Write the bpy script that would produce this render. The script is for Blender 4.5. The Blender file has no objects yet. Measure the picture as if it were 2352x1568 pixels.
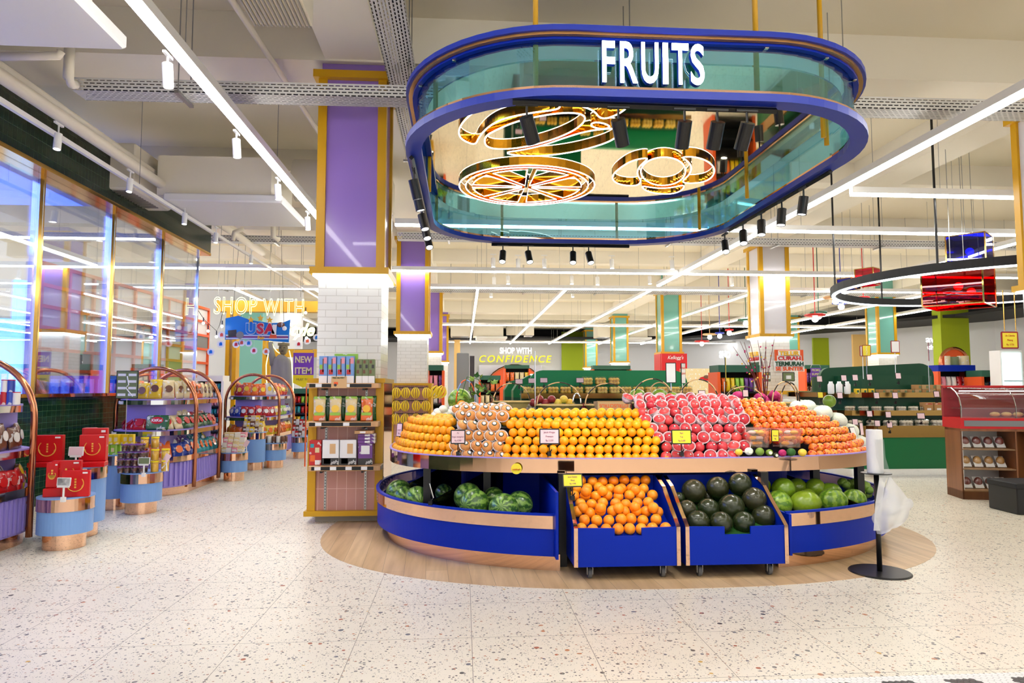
import bpy, math, random
from mathutils import Vector, Matrix, Euler
R = math.radians; PI = math.pi
rnd = random.Random(7)
sc = bpy.context.scene; C = sc.collection
# ---------------------------------------------------------------- camera, world, exposure
FOC = 1568.0; CAMH = 1.35; PIT = R(3.95); YAW = R(4.05)
cam = bpy.data.objects.new('camera', bpy.data.cameras.new('camera')); C.objects.link(cam)
cam.data.sensor_width = 36; cam.data.lens = 36*FOC/2352; cam.data.clip_start = .05; cam.data.clip_end = 200
cam.location = (0, 0, CAMH); cam.rotation_euler = (PI/2+PIT, 0, -YAW)
sc.camera = cam
sc.view_settings.view_transform = 'Standard'; sc.view_settings.look = 'None'
sc.view_settings.exposure = 0.6; sc.view_settings.gamma = 1; sc.view_settings.use_curve_mapping = False
w = bpy.data.worlds.new('world'); sc.world = w; w.use_nodes = True
w.node_tree.nodes['Background'].inputs[0].default_value = (1, .97, .93, 1)
w.node_tree.nodes['Background'].inputs[1].default_value = 0.8
cy = sc.cycles
cy.max_bounces = 10; cy.diffuse_bounces = 3; cy.glossy_bounces = 5; cy.transmission_bounces = 6; cy.transparent_max_bounces = 14
cy.sample_clamp_indirect = 6; cy.sample_clamp_direct = 0; cy.caustics_reflective = False; cy.caustics_refractive = False
cy.use_adaptive_sampling = True; cy.adaptive_threshold = 0.03
STRIP_E = 17.0; SPOT_W = 24.0; NEON_E = 4.0

_F = Vector((math.sin(YAW)*math.cos(PIT), math.cos(YAW)*math.cos(PIT), math.sin(PIT)))
_R = Vector((math.cos(YAW), -math.sin(YAW), 0)); _U = _R.cross(_F)
def at(px, py, Y=None, z=None, X=None):
    """world point seen at a photo pixel, at a known depth Y, height z or side distance X"""
    d = _F + _R*((px-1176)/FOC) - _U*((py-784)/FOC)
    t = Y/d.y if Y is not None else ((z-CAMH)/d.z if z is not None else X/d.x)
    return Vector((0, 0, CAMH)) + d*t

# ---------------------------------------------------------------- materials
M = {}
def nt(name):
    m = bpy.data.materials.new(name); m.use_nodes = True; M[name] = m
    return m, m.node_tree, m.node_tree.nodes['Principled BSDF']
def mat(name, col, rough=.5, metal=0, emit=0, ecol=None, alpha=1, trans=0, ior=1.45, coat=0, bump=0, bscale=60, spec=.5):
    m, t, b = nt(name)
    b.inputs['Base Color'].default_value = (*col, 1); b.inputs['Roughness'].default_value = rough
    b.inputs['Metallic'].default_value = metal; b.inputs['Alpha'].default_value = alpha
    b.inputs['Transmission Weight'].default_value = trans; b.inputs['IOR'].default_value = ior
    b.inputs['Coat Weight'].default_value = coat; b.inputs['Specular IOR Level'].default_value = spec
    if emit:
        b.inputs['Emission Color'].default_value = (*(ecol or col), 1); b.inputs['Emission Strength'].default_value = emit
    if bump:
        n = t.nodes.new('ShaderNodeTexNoise'); n.inputs['Scale'].default_value = bscale
        c = t.nodes.new('ShaderNodeTexCoord'); t.links.new(c.outputs['Object'], n.inputs['Vector'])
        u = t.nodes.new('ShaderNodeBump'); u.inputs['Strength'].default_value = bump; u.inputs['Distance'].default_value = .01
        t.links.new(n.outputs['Fac'], u.inputs['Height']); t.links.new(u.outputs[0], b.inputs['Normal'])
    return m
def S(r, g, b):  # photo colour 0-255 -> linear
    f = lambda c: (c/255/12.92 if c/255 <= .04045 else ((c/255+.055)/1.055)**2.4)
    return (f(r), f(g), f(b))
def N(t, typ, **kw):
    n = t.nodes.new(typ)
    for k, v in kw.items(): setattr(n, k, v)
    return n
def ramp(t, fac, stops, interp='LINEAR'):
    r = N(t, 'ShaderNodeValToRGB'); e = r.color_ramp.elements; r.color_ramp.interpolation = interp
    while len(e) < len(stops): e.new(.5)
    for q, (p, c) in zip(e, stops): q.position = p; q.color = (*c, 1)
    t.links.new(fac, r.inputs[0]); return r.outputs[0]
def mix(t, fac, a, b, mode='MIX'):
    n = N(t, 'ShaderNodeMix', data_type='RGBA', blend_type=mode)
    for i, v in ((0, fac), (6, a), (7, b)):
        if hasattr(v, 'is_linked') or isinstance(v, bpy.types.NodeSocket): t.links.new(v, n.inputs[i])
        else: n.inputs[i].default_value = v if i == 0 else (*v, 1)
    return n.outputs[2]
def coords(t, scale=(1, 1, 1), rot=(0, 0, 0), kind='Object', loc=(0, 0, 0)):
    c = N(t, 'ShaderNodeTexCoord'); m = N(t, 'ShaderNodeMapping')
    m.inputs['Scale'].default_value = scale; m.inputs['Rotation'].default_value = rot; m.inputs['Location'].default_value = loc
    t.links.new(c.outputs[kind], m.inputs[0]); return m.outputs[0]
def mathn(t, op, a, b=None):
    n = N(t, 'ShaderNodeMath', operation=op)
    for i, v in ((0, a), (1, b)):
        if v is None: continue
        if isinstance(v, bpy.types.NodeSocket): t.links.new(v, n.inputs[i])
        else: n.inputs[i].default_value = v
    return n.outputs[0]

def terrazzo():
    m, t, b = nt('terrazzo')
    base = S(240, 231, 212); col = None
    v0 = coords(t)
    ns = N(t, 'ShaderNodeTexNoise'); ns.inputs['Scale'].default_value = 9; t.links.new(v0, ns.inputs['Vector'])
    warp = mix(t, .02, v0, ns.outputs['Color'], 'ADD')
    col = base
    for sc_, th, ps in ((21, .26, [(0, S(70, 66, 62)), (.25, S(176, 92, 52)), (.42, S(120, 116, 108)), (.60, S(198, 128, 82)), (.8, S(92, 96, 108)), (.95, S(214, 170, 80))]),
                    (55, .28, [(0, S(96, 90, 84)), (.35, S(186, 140, 110)), (.6, S(150, 146, 138)), (.85, S(110, 104, 98))]),
                    (130, .30, [(0, S(150, 142, 132)), (.5, S(176, 166, 150))])):
        vo = N(t, 'ShaderNodeTexVoronoi'); vo.inputs['Scale'].default_value = sc_; t.links.new(warp, vo.inputs['Vector'])
        sep = N(t, 'ShaderNodeSeparateColor'); t.links.new(vo.outputs['Color'], sep.inputs[0])
        size = mathn(t, 'MULTIPLY', sep.outputs[1], th+.14)
        chip = mathn(t, 'LESS_THAN', vo.outputs['Distance'], size)
        keep = mathn(t, 'GREATER_THAN', sep.outputs[2], .45)
        fac = mathn(t, 'MULTIPLY', chip, keep)
        col = mix(t, fac, col, ramp(t, sep.outputs[0], ps, 'CONSTANT'))
    br = N(t, 'ShaderNodeTexBrick'); br.offset = 0; br.squash = 1
    br.inputs['Scale'].default_value = 1; br.inputs['Brick Width'].default_value = .62; br.inputs['Row Height'].default_value = .595
    br.inputs['Mortar Size'].default_value = .0016; br.inputs['Mortar Smooth'].default_value = 0
    t.links.new(coords(t, loc=(.569, .346, 0)), br.inputs['Vector'])
    col = mix(t, br.outputs['Fac'], col, S(140, 130, 116))
    t.links.new(col, b.inputs['Base Color']); b.inputs['Roughness'].default_value = .33
terrazzo()
def bricks(name, c1, c2, mc, bw, rh, mortar, rough=.2, scale=1, axes='xz', offset=.5, bump=.3):
    m, t, b = nt(name)
    c = N(t, 'ShaderNodeTexCoord'); s = N(t, 'ShaderNodeSeparateXYZ'); t.links.new(c.outputs['Object'], s.inputs[0])
    g = N(t, 'ShaderNodeNewGeometry'); gs = N(t, 'ShaderNodeSeparateXYZ'); t.links.new(g.outputs['Normal'], gs.inputs[0])
    side = mathn(t, 'GREATER_THAN', mathn(t, 'ABSOLUTE', gs.outputs[0]), .7)
    u = mathn(t, 'ADD', mathn(t, 'MULTIPLY', s.outputs[0], mathn(t, 'SUBTRACT', 1, side)), mathn(t, 'MULTIPLY', s.outputs[1], side))
    cb = N(t, 'ShaderNodeCombineXYZ'); t.links.new(u, cb.inputs[0]); t.links.new(s.outputs[2], cb.inputs[1])
    br = N(t, 'ShaderNodeTexBrick'); br.offset = offset; t.links.new(cb.outputs[0], br.inputs['Vector'])
    br.inputs['Color1'].default_value = (*c1, 1); br.inputs['Color2'].default_value = (*c2, 1); br.inputs['Mortar'].default_value = (*mc, 1)
    br.inputs['Scale'].default_value = scale; br.inputs['Brick Width'].default_value = bw; br.inputs['Row Height'].default_value = rh
    br.inputs['Mortar Size'].default_value = mortar; br.inputs['Mortar Smooth'].default_value = .1
    t.links.new(br.outputs['Color'], b.inputs['Base Color']); b.inputs['Roughness'].default_value = rough
    if bump:
        bu = N(t, 'ShaderNodeBump', invert=True); bu.inputs['Strength'].default_value = bump; bu.inputs['Distance'].default_value = .004
        t.links.new(br.outputs['Fac'], bu.inputs['Height']); t.links.new(bu.outputs[0], b.inputs['Normal'])
    return m
bricks('white_tile', S(244, 242, 236), S(238, 236, 230), S(214, 210, 202), .22, .075, .004, .16)
bricks('dark_green_tile', S(24, 44, 32), S(34, 58, 40), S(58, 72, 56), .075, .15, .003, .2, offset=0)
bricks('low_green_tile', S(20, 52, 34), S(30, 66, 42), S(70, 90, 70), .09, .068, .002, .12, offset=0)
bricks('pink_tile', S(196, 140, 128), S(206, 150, 138), S(232, 190, 178), .095, .34, .003, .25, offset=0)
def hexes():
    m, t, b = nt('hex_mosaic')
    v = coords(t, (22, 22, 22)); vo = N(t, 'ShaderNodeTexVoronoi'); vo.inputs['Randomness'].default_value = .12; t.links.new(v, vo.inputs['Vector'])
    vo.inputs['Scale'].default_value = 1
    ve = N(t, 'ShaderNodeTexVoronoi', feature='DISTANCE_TO_EDGE'); ve.inputs['Randomness'].default_value = .12; ve.inputs['Scale'].default_value = 1; t.links.new(v, ve.inputs['Vector'])
    ck = N(t, 'ShaderNodeTexNoise'); ck.inputs['Scale'].default_value = 3.2; t.links.new(coords(t), ck.inputs['Vector'])
    col = ramp(t, ck.outputs['Fac'], [(0, S(238, 236, 230)), (.5, S(30, 32, 34))], 'CONSTANT')
    ed = mathn(t, 'LESS_THAN', ve.outputs['Distance'], .04)
    t.links.new(mix(t, ed, col, S(170, 166, 158)), b.inputs['Base Color']); b.inputs['Roughness'].default_value = .3
hexes()
def wood(name, c1, c2, plank=.15, length=1.2, rough=.4, grain=14, rot=0, axis=(1, 1, 1)):
    m, t, b = nt(name)
    v = coords(t, axis, (0, 0, rot)); br = N(t, 'ShaderNodeTexBrick'); br.offset = .37
    br.inputs['Color1'].default_value = (*c1, 1); br.inputs['Color2'].default_value = (*c2, 1); br.inputs['Mortar'].default_value = (*[x*.45 for x in c1], 1)
    br.inputs['Scale'].default_value = 1; br.inputs['Brick Width'].default_value = length; br.inputs['Row Height'].default_value = plank; br.inputs['Mortar Size'].default_value = .0015
    t.links.new(v, br.inputs['Vector'])
    ns = N(t, 'ShaderNodeTexNoise'); ns.inputs['Scale'].default_value = grain; ns.inputs['Detail'].default_value = 6
    t.links.new(coords(t, (1.4, .10, 1.4) if rot else (1.4, 1.4, .10) if plank > 1 else (.12, 1.4, 1.4)), ns.inputs['Vector'])
    g = ramp(t, ns.outputs['Fac'], [(.35, (.78, .74, .70)), (.6, (1, 1, 1))])
    t.links.new(mix(t, 1.0, br.outputs['Color'], g, 'MULTIPLY'), b.inputs['Base Color']); b.inputs['Roughness'].default_value = rough
wood('plank_floor', S(222, 190, 146), S(206, 172, 128), .16, 2.2, .38, 10, R(87))
wood('walnut', S(150, 92, 48), S(140, 84, 42), 5, 9, .35, 9, 0, (1, 1, 1))
wood('light_wood', S(214, 168, 118), S(206, 160, 108), 5, 9, .4, 12)
def holes():
    m, t, b = nt('perforated_white'); out = t.nodes['Material Output']
    b.inputs['Base Color'].default_value = (*S(222, 220, 216), 1); b.inputs['Roughness'].default_value = .45
    c = N(t, 'ShaderNodeTexCoord'); s = N(t, 'ShaderNodeSeparateXYZ'); t.links.new(c.outputs['Object'], s.inputs[0])
    cb = N(t, 'ShaderNodeCombineXYZ'); t.links.new(s.outputs[0], cb.inputs[0])
    t.links.new(mathn(t, 'ADD', s.outputs[1], s.outputs[2]), cb.inputs[1])
    br = N(t, 'ShaderNodeTexBrick'); br.offset = .5; br.inputs['Scale'].default_value = 1; br.inputs['Brick Width'].default_value = .062; br.inputs['Row Height'].default_value = .032
    br.inputs['Mortar Size'].default_value = .0082; br.inputs['Mortar Smooth'].default_value = 0; t.links.new(cb.outputs[0], br.inputs['Vector'])
    tr = N(t, 'ShaderNodeBsdfTransparent'); mx = N(t, 'ShaderNodeMixShader'); t.links.new(br.outputs['Fac'], mx.inputs[0])
    t.links.new(tr.outputs[0], mx.inputs[1]); t.links.new(b.outputs[0], mx.inputs[2]); t.links.new(mx.outputs[0], out.inputs[0])
holes()
def tinted(name, tint, rough=.0, refl=.12, edge=.9):
    """thin coloured glass or film: tinted see-through plus a clear reflection"""
    m, t, b = nt(name); out = t.nodes['Material Output']
    tr = N(t, 'ShaderNodeBsdfTransparent'); tr.inputs[0].default_value = (*tint, 1)
    gl = N(t, 'ShaderNodeBsdfGlossy'); gl.inputs['Roughness'].default_value = rough; gl.inputs[0].default_value = (*[min(1, .6+.4*x) for x in tint], 1)
    lw = N(t, 'ShaderNodeLayerWeight'); lw.inputs[0].default_value = .35
    fac = mathn(t, 'ADD', mathn(t, 'MULTIPLY', lw.outputs['Fresnel'], edge*.5), refl)
    mx = N(t, 'ShaderNodeMixShader'); t.links.new(fac, mx.inputs[0]); t.links.new(tr.outputs[0], mx.inputs[1]); t.links.new(gl.outputs[0], mx.inputs[2])
    t.links.new(mx.outputs[0], out.inputs[0])
tinted('clear_glass', (.97, .99, .985), 0, .05, .6); tinted('window_glass', (.90, .94, 1.0), 0, .30, .5)
tinted('teal_glass', (.45, .83, 1.0), 0, .13, .5); tinted('red_acrylic', S(230, 20, 26), 0, .10); tinted('blue_acrylic', S(12, 40, 200), 0, .10)
tinted('pink_acrylic', S(240, 80, 130), 0, .1); tinted('film', (.98, .98, .98), .06, .03); tinted('wrap_red', S(255, 236, 226), .05, .10)
tinted('tub_pink', S(252, 224, 216), .15, .12)
m_, t_bp, b_bp = nt('bag_plastic'); b_bp.inputs['Base Color'].default_value = (.92, .93, .95, 1); b_bp.inputs['Roughness'].default_value = .25
_tr = N(t_bp, 'ShaderNodeBsdfTransparent'); _mx = N(t_bp, 'ShaderNodeMixShader'); _mx.inputs[0].default_value = .42
t_bp.links.new(_tr.outputs[0], _mx.inputs[1]); t_bp.links.new(b_bp.outputs[0], _mx.inputs[2]); t_bp.links.new(_mx.outputs[0], t_bp.nodes['Material Output'].inputs[0])
mat('mirror_rose', S(232, 190, 160), .06, 1); mat('copper', S(206, 134, 98), .2, 1); mat('brass', S(206, 164, 84), .12, 1); mat('gold', S(226, 166, 50), .1, 1)
mat('mirror_gold', S(244, 232, 200), .03, 1, bump=.06, bscale=1.6); mat('chrome', S(222, 224, 226), .08, 1); mat('steel', S(170, 170, 168), .35, 1)
mat('gold_lip', S(150, 118, 66), .12, 1); mat('dark_mirror', S(120, 100, 84), .06, 1); mat('trim_tan', S(200, 148, 90), .22, .7)
mat('royal_blue', S(0, 40, 168), .42, spec=.22); mat('canopy_blue', S(22, 50, 168), .35); mat('light_blue', S(124, 166, 226), .38)
mat('lavender', S(160, 144, 224), .4); mat('violet_panel', S(152, 120, 206), .16, 0, bump=.04, bscale=4, coat=.3); mat('mustard', S(212, 160, 12), .35)
mat('white_panel', S(226, 224, 232), .12, coat=.4); mat('aqua_panel', S(120, 186, 172), .12, coat=.5, bump=.05, bscale=2)
mat('white', S(244, 243, 240), .4); mat('ceiling_paint', S(244, 234, 210), .9); mat('beam_paint', S(246, 238, 220), .9); mat('wall_white', S(236, 236, 240), .5)
mat('black', S(22, 22, 24), .35); mat('black_matte', S(30, 30, 32), .7); mat('grey', S(130, 132, 134), .5); mat('concrete', S(176, 172, 164), .8)
mat('green_paint', S(0, 106, 56), .45); mat('bright_green', S(0, 142, 84), .45); mat('deep_green', S(18, 74, 48), .45); mat('forest', S(40, 92, 72), .5); mat('lime', S(176, 196, 30), .6); mat('peach_wall', S(250, 206, 128), .6)
mat('orange_frame', S(236, 92, 36), .4); mat('yellow_card', S(246, 226, 60), .5); mat('pink_card', S(244, 212, 218), .5); mat('white_card', S(246, 246, 246), .5); mat('red_frame', S(150, 24, 36), .4)
mat('tag_green', S(120, 134, 92), .5); mat('ink', S(150, 90, 120), .6); mat('ink_dark', S(60, 56, 60), .6); mat('purple_sign', S(124, 62, 180), .4); mat('sun_yellow', S(246, 220, 20), .4)
mat('strip_light', (1, 1, 1), .5, emit=STRIP_E, ecol=(1, .985, .95)); mat('neon_white', (1, 1, 1), .5, emit=NEON_E, ecol=(1, .97, .92)); mat('neon_yellow', (1, 1, .4), .5, emit=1.5, ecol=(1, 1, .42))
mat('neon_pink', (1, .5, 1), .5, emit=3, ecol=(1, .4, 1)); mat('neon_cool', (1, 1, 1), .5, emit=6, ecol=(.86, .97, 1)); mat('blue_glow', (.2, .4, 1), .5, emit=2.6, ecol=S(120, 180, 255)); mat('bulb', (1, 1, 1), .5, emit=9, ecol=(1, .98, .94))
mat('lens', (1, 1, 1), .3, emit=14, ecol=(1, .98, .95)); mat('confidence_yellow', (1, .9, 0), .5, emit=.5, ecol=S(250, 226, 0)); mat('signbox', (1, 1, 1), .5, emit=2.0, ecol=(1, 1, 1)); mat('fridge_glow', (1, 1, 1), .5, emit=1.5, ecol=S(200, 250, 250))
mat('blue_room', S(150, 176, 250), .6, emit=.0); mat('paper_roll', S(240, 240, 240), .6); mat('foam', S(252, 246, 246), .8, bump=.8, bscale=260); mat('foam_pink', S(250, 226, 230), .8, bump=.8, bscale=260)
mat('rubber', S(96, 98, 102), .6); mat('cardboard', S(196, 160, 112), .8); mat('brown_box', S(180, 136, 84), .8); mat('wicker', S(206, 176, 112), .7, bump=.8, bscale=160); mat('melon_white', S(238, 242, 226), .5, bump=.5, bscale=90)
mat('net_white', S(245, 245, 242), .8, bump=.9, bscale=200); mat('gift_red', S(206, 10, 20), .3); mat('gift_gold', S(240, 190, 80), .35, .3); mat('tan_basket', S(220, 180, 130), .6); mat('grey_cloth', S(142, 138, 136), .7); mat('stone_grey', S(128, 118, 92), .7)
mat('grass_mat', S(40, 100, 30), .9, bump=1, bscale=300); mat('usa_blue', S(20, 120, 210), .4); mat('usa_red', S(196, 36, 50), .4); mat('star_gold', S(240, 186, 30), .4); mat('twig', S(110, 40, 40), .7); mat('leaf', S(120, 150, 60), .6); mat('leaf_dark', S(50, 100, 40), .6)
def fruit(name, c1, c2, rough=.35, bump=.25, bs=180, dots=None, scale=6, coat=0):
    m, t, b = nt(name)
    oi = N(t, 'ShaderNodeObjectInfo'); ns = N(t, 'ShaderNodeTexNoise'); ns.inputs['Scale'].default_value = scale; t.links.new(coords(t), ns.inputs['Vector'])
    f = mathn(t, 'ADD', mathn(t, 'MULTIPLY', oi.outputs['Random'], .5), mathn(t, 'MULTIPLY', ns.outputs['Fac'], .6))
    col = ramp(t, f, [(.1, c1), (.85, c2)])
    if dots:
        vo = N(t, 'ShaderNodeTexVoronoi'); vo.inputs['Scale'].default_value = 46; vo.inputs['Randomness'].default_value = .4; t.links.new(coords(t), vo.inputs['Vector'])
        col = mix(t, mathn(t, 'LESS_THAN', vo.outputs['Distance'], .38), col, dots)
    t.links.new(col, b.inputs['Base Color']); b.inputs['Roughness'].default_value = rough; b.inputs['Coat Weight'].default_value = coat
    if bump:
        n2 = N(t, 'ShaderNodeTexNoise'); n2.inputs['Scale'].default_value = bs; t.links.new(coords(t), n2.inputs['Vector'])
        u = N(t, 'ShaderNodeBump'); u.inputs['Strength'].default_value = bump; u.inputs['Distance'].default_value = .002
        t.links.new(n2.outputs['Fac'], u.inputs['Height']); t.links.new(u.outputs[0], b.inputs['Normal'])
fruit('orange_peel', S(255, 146, 0), S(255, 182, 18)); fruit('bin_orange', S(255, 132, 6), S(255, 158, 26)); fruit('pear_skin', S(222, 140, 62), S(236, 166, 92), .4, .1); fruit('apple_skin', S(178, 18, 52), S(226, 76, 74), .3, 0, scale=9)
fruit('peach_dots', S(244, 96, 30), S(255, 170, 44), .3, 0, dots=S(212, 36, 20), coat=.8); fruit('dark_melon', S(26, 46, 18), S(54, 52, 32), .22, .05, 20); fruit('green_melon', S(84, 124, 22), S(138, 164, 36), .25, .05, 20, coat=.3)
fruit('mango_green', S(96, 140, 40), S(130, 160, 60), .35, .1); fruit('golden', S(255, 184, 30), S(255, 220, 84), .35, .1); fruit('banana_yellow', S(240, 200, 20), S(250, 216, 50), .4, .05); fruit('dragon', S(170, 10, 90), S(210, 40, 120), .5, .3, 60); fruit('red_apple', S(120, 20, 30), S(170, 50, 50), .3, 0); fruit('potato', S(206, 190, 160), S(232, 222, 200), .7, .3); fruit('meat', S(110, 50, 46), S(150, 80, 70), .3, .3); fruit('bread', S(190, 130, 60), S(226, 180, 110), .6, .2)
def melon_stripes(name, base, dark, light):
    m, t, b = nt(name); c = N(t, 'ShaderNodeTexCoord'); s = N(t, 'ShaderNodeSeparateXYZ'); t.links.new(c.outputs['Object'], s.inputs[0])
    ang = mathn(t, 'ARCTAN2', s.outputs[1], s.outputs[0])
    ns = N(t, 'ShaderNodeTexNoise'); ns.inputs['Scale'].default_value = 4.5; ns.inputs['Detail'].default_value = 6; t.links.new(c.outputs['Object'], ns.inputs['Vector'])
    w_ = mathn(t, 'SINE', mathn(t, 'ADD', mathn(t, 'MULTIPLY', ang, 10), mathn(t, 'MULTIPLY', ns.outputs['Fac'], 9)))
    col = ramp(t, mathn(t, 'ADD', mathn(t, 'MULTIPLY', w_, .5), .5), [(.1, light), (.5, base), (.72, dark)])
    t.links.new(col, b.inputs['Base Color']); b.inputs['Roughness'].default_value = .28; b.inputs['Coat Weight'].default_value = .2
melon_stripes('watermelon_skin', S(104, 146, 52), S(52, 92, 34), S(132, 170, 76)); melon_stripes('pale_melon_skin', S(118, 156, 40), S(86, 128, 30), S(140, 172, 56))
BAGC = {'bag_red': (200, 24, 30), 'bag_orange': (238, 110, 30), 'bag_yellow': (246, 206, 30), 'bag_green': (24, 90, 40), 'bag_teal': (40, 160, 170), 'bag_purple': (110, 50, 140), 'bag_pink': (236, 150, 170),
        'bag_white': (236, 232, 226), 'bag_brown': (110, 64, 40), 'bag_blue': (40, 70, 170), 'bag_black': (34, 32, 36), 'bag_lime': (150, 200, 60), 'bag_cream': (232, 212, 160), 'bag_grey': (150, 150, 150)}
for k, c in BAGC.items():
    m, t, b = nt(k); oi = N(t, 'ShaderNodeObjectInfo')
    v = coords(t, (1, 1, 1)); ns = N(t, 'ShaderNodeTexNoise'); ns.inputs['Scale'].default_value = 16; t.links.new(v, ns.inputs['Vector'])
    cc = S(*c); pal = [(.0, cc), (.56, cc), (.6, tuple(min(1, x*.4+.5) for x in cc)), (.68, S(*rnd.choice([(250, 240, 210), (210, 60, 40), (250, 210, 60), (250, 250, 250)])))]
    t.links.new(ramp(t, ns.outputs['Fac'], pal, 'CONSTANT'), b.inputs['Base Color']); b.inputs['Roughness'].default_value = .28; b.inputs['Coat Weight'].default_value = .3

# ---------------------------------------------------------------- mesh builder
class MB:
    def __init__(s): s.v = []; s.f = []; s.mi = []; s.cur = 0
    def add(s, vs, fs):
        o = len(s.v); s.v += [tuple(p) for p in vs]; s.f += [tuple(i+o for i in f) for f in fs]; s.mi += [s.cur]*len(fs); return s
    def m(s, i): s.cur = i; return s
    def box(s, x0, x1, y0, y1, z0, z1, mt=None):
        vs = [(x, y, z) for z in (z0, z1) for (x, y) in ((x0, y0), (x1, y0), (x1, y1), (x0, y1))]
        if mt: vs = [mt @ Vector(p) for p in vs]
        return s.add(vs, [(3, 2, 1, 0), (4, 5, 6, 7), (0, 1, 5, 4), (1, 2, 6, 5), (2, 3, 7, 6), (3, 0, 4, 7)])
    def bbox(s, x0, x1, y0, y1, z0, z1, b=.008, mt=None):   # box with eased edges
        vs = []
        for z, e in ((z0, b), (z0+b, 0), (z1-b, 0), (z1, b)):
            X0, X1, Y0, Y1 = x0+e, x1-e, y0+e, y1-e
            vs += [(X0+b, Y0, z), (X1-b, Y0, z), (X1, Y0+b, z), (X1, Y1-b, z), (X1-b, Y1, z), (X0+b, Y1, z), (X0, Y1-b, z), (X0, Y0+b, z)]
        if mt: vs = [mt @ Vector(p) for p in vs]
        fs = [tuple(range(7, -1, -1)), tuple(range(24, 32))]
        for k in range(3):
            for i in range(8): j = (i+1) % 8; fs.append((k*8+i, k*8+j, k*8+8+j, k*8+8+i))
        return s.add(vs, fs)
    def prism(s, pts, z0, z1, mt=None, close=True):
        n = len(pts); vs = [(x, y, z0) for x, y in pts]+[(x, y, z1) for x, y in pts]
        if mt: vs = [mt @ Vector(p) for p in vs]
        fs = [(i, (i+1) % n, n+(i+1) % n, n+i) for i in range(n)]
        if close: fs += [tuple(range(n-1, -1, -1)), tuple(range(n, 2*n))]
        return s.add(vs, fs)
    def band(s, outer, inner, z0, z1):     # ring between two outlines of equal count
        n = len(outer); vs = [(x, y, z) for z in (z0, z1) for p in (outer, inner) for x, y in p]
        fs = []
        for i in range(n):
            j = (i+1) % n
            fs += [(i, j, 2*n+j, 2*n+i), (n+j, n+i, 3*n+i, 3*n+j), (j, i, n+i, n+j), (2*n+i, 2*n+j, 3*n+j, 3*n+i)]
        return s.add(vs, fs)
    def wall(s, path, z0, z1, th=.01, closed=False):   # thin upright sheet following an open path, real thickness
        n = len(path); P = [Vector((x, y)) for x, y in path]; off = []
        for i in range(n):
            a = P[max(0, i-1)]; b_ = P[min(n-1, i+1)]; d = (b_-a).normalized(); off.append(P[i]+Vector((-d.y, d.x))*th)
        vs = [(p.x, p.y, z) for z in (z0, z1) for q in (P, off) for p in q]
        fs = []
        for i in range(n-1):
            j = i+1
            fs += [(i, j, 2*n+j, 2*n+i), (n+j, n+i, 3*n+i, 3*n+j), (j, i, n+i, n+j), (2*n+i, 2*n+j, 3*n+j, 3*n+i)]
        fs += [(n, 0, 2*n, 3*n), (n-1, 2*n-1, 4*n-1, 3*n-1)]
        return s.add(vs, fs)
    def lathe(s, prof, c=(0, 0, 0), n=24, mt=None):
        vs = []; fs = []; k = len(prof)
        for i in range(n):
            a = 2*PI*i/n
            for r, z in prof: vs.append((c[0]+r*math.cos(a), c[1]+r*math.sin(a), c[2]+z))
        for i in range(n):
            j = (i+1) % n
            for q in range(k-1): fs.append((i*k+q, j*k+q, j*k+q+1, i*k+q+1))
        if prof[0][0] > 1e-6: fs.append(tuple(i*k for i in range(n-1, -1, -1)))
        if prof[-1][0] > 1e-6: fs.append(tuple(i*k+k-1 for i in range(n)))
        if mt: vs = [mt @ Vector(p) for p in vs]
        return s.add(vs, fs)
    def cyl(s, x, y, z0, z1, r, n=20, r2=None): return s.lathe([(r, z0), (r if r2 is None else r2, z1)], (x, y, 0), n)
    def tube(s, pts, r, n=8, closed=False):
        P = [Vector(p) for p in pts]; m = len(P); vs = []; up = Vector((0, 0, 1)); prev = None
        for i in range(m):
            a = P[(i-1) % m] if closed else P[max(0, i-1)]; b = P[(i+1) % m] if closed else P[min(m-1, i+1)]
            d = (b-a).normalized()
            if prev is None: u = d.cross(up if abs(d.z) < .9 else Vector((1, 0, 0))).normalized()
            else: u = (prev-d*prev.dot(d)).normalized()
            prev = u; v = d.cross(u)
            rr = r[i] if isinstance(r, (list, tuple)) else r
            for k in range(n): a_ = 2*PI*k/n; vs.append(P[i]+u*math.cos(a_)*rr+v*math.sin(a_)*rr)
        fs = []
        for i in range(m if closed else m-1):
            j = (i+1) % m
            for k in range(n): l = (k+1) % n; fs.append((i*n+k, i*n+l, j*n+l, j*n+k))
        if not closed: fs += [tuple(range(n-1, -1, -1)), tuple((m-1)*n+k for k in range(n))]
        return s.add(vs, fs)
    def strap(s, pts, w_, t_, axis=(0, 1, 0)):   # flat ribbon along pts, width along axis
        A = Vector(axis)*w_/2; P = [Vector(p) for p in pts]; m = len(P); vs = []
        for i in range(m):
            d = (P[min(m-1, i+1)]-P[max(0, i-1)]).normalized(); nrm = d.cross(Vector(axis)).normalized()*t_/2
            vs += [P[i]-A-nrm, P[i]+A-nrm, P[i]+A+nrm, P[i]-A+nrm]
        fs = [(0, 1, 2, 3), (m*4-1, m*4-2, m*4-3, m*4-4)]
        for i in range(m-1):
            for k in range(4): l = (k+1) % 4; fs.append((i*4+k, i*4+4+k, i*4+4+l, i*4+l))
        return s.add(vs, fs)
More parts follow.
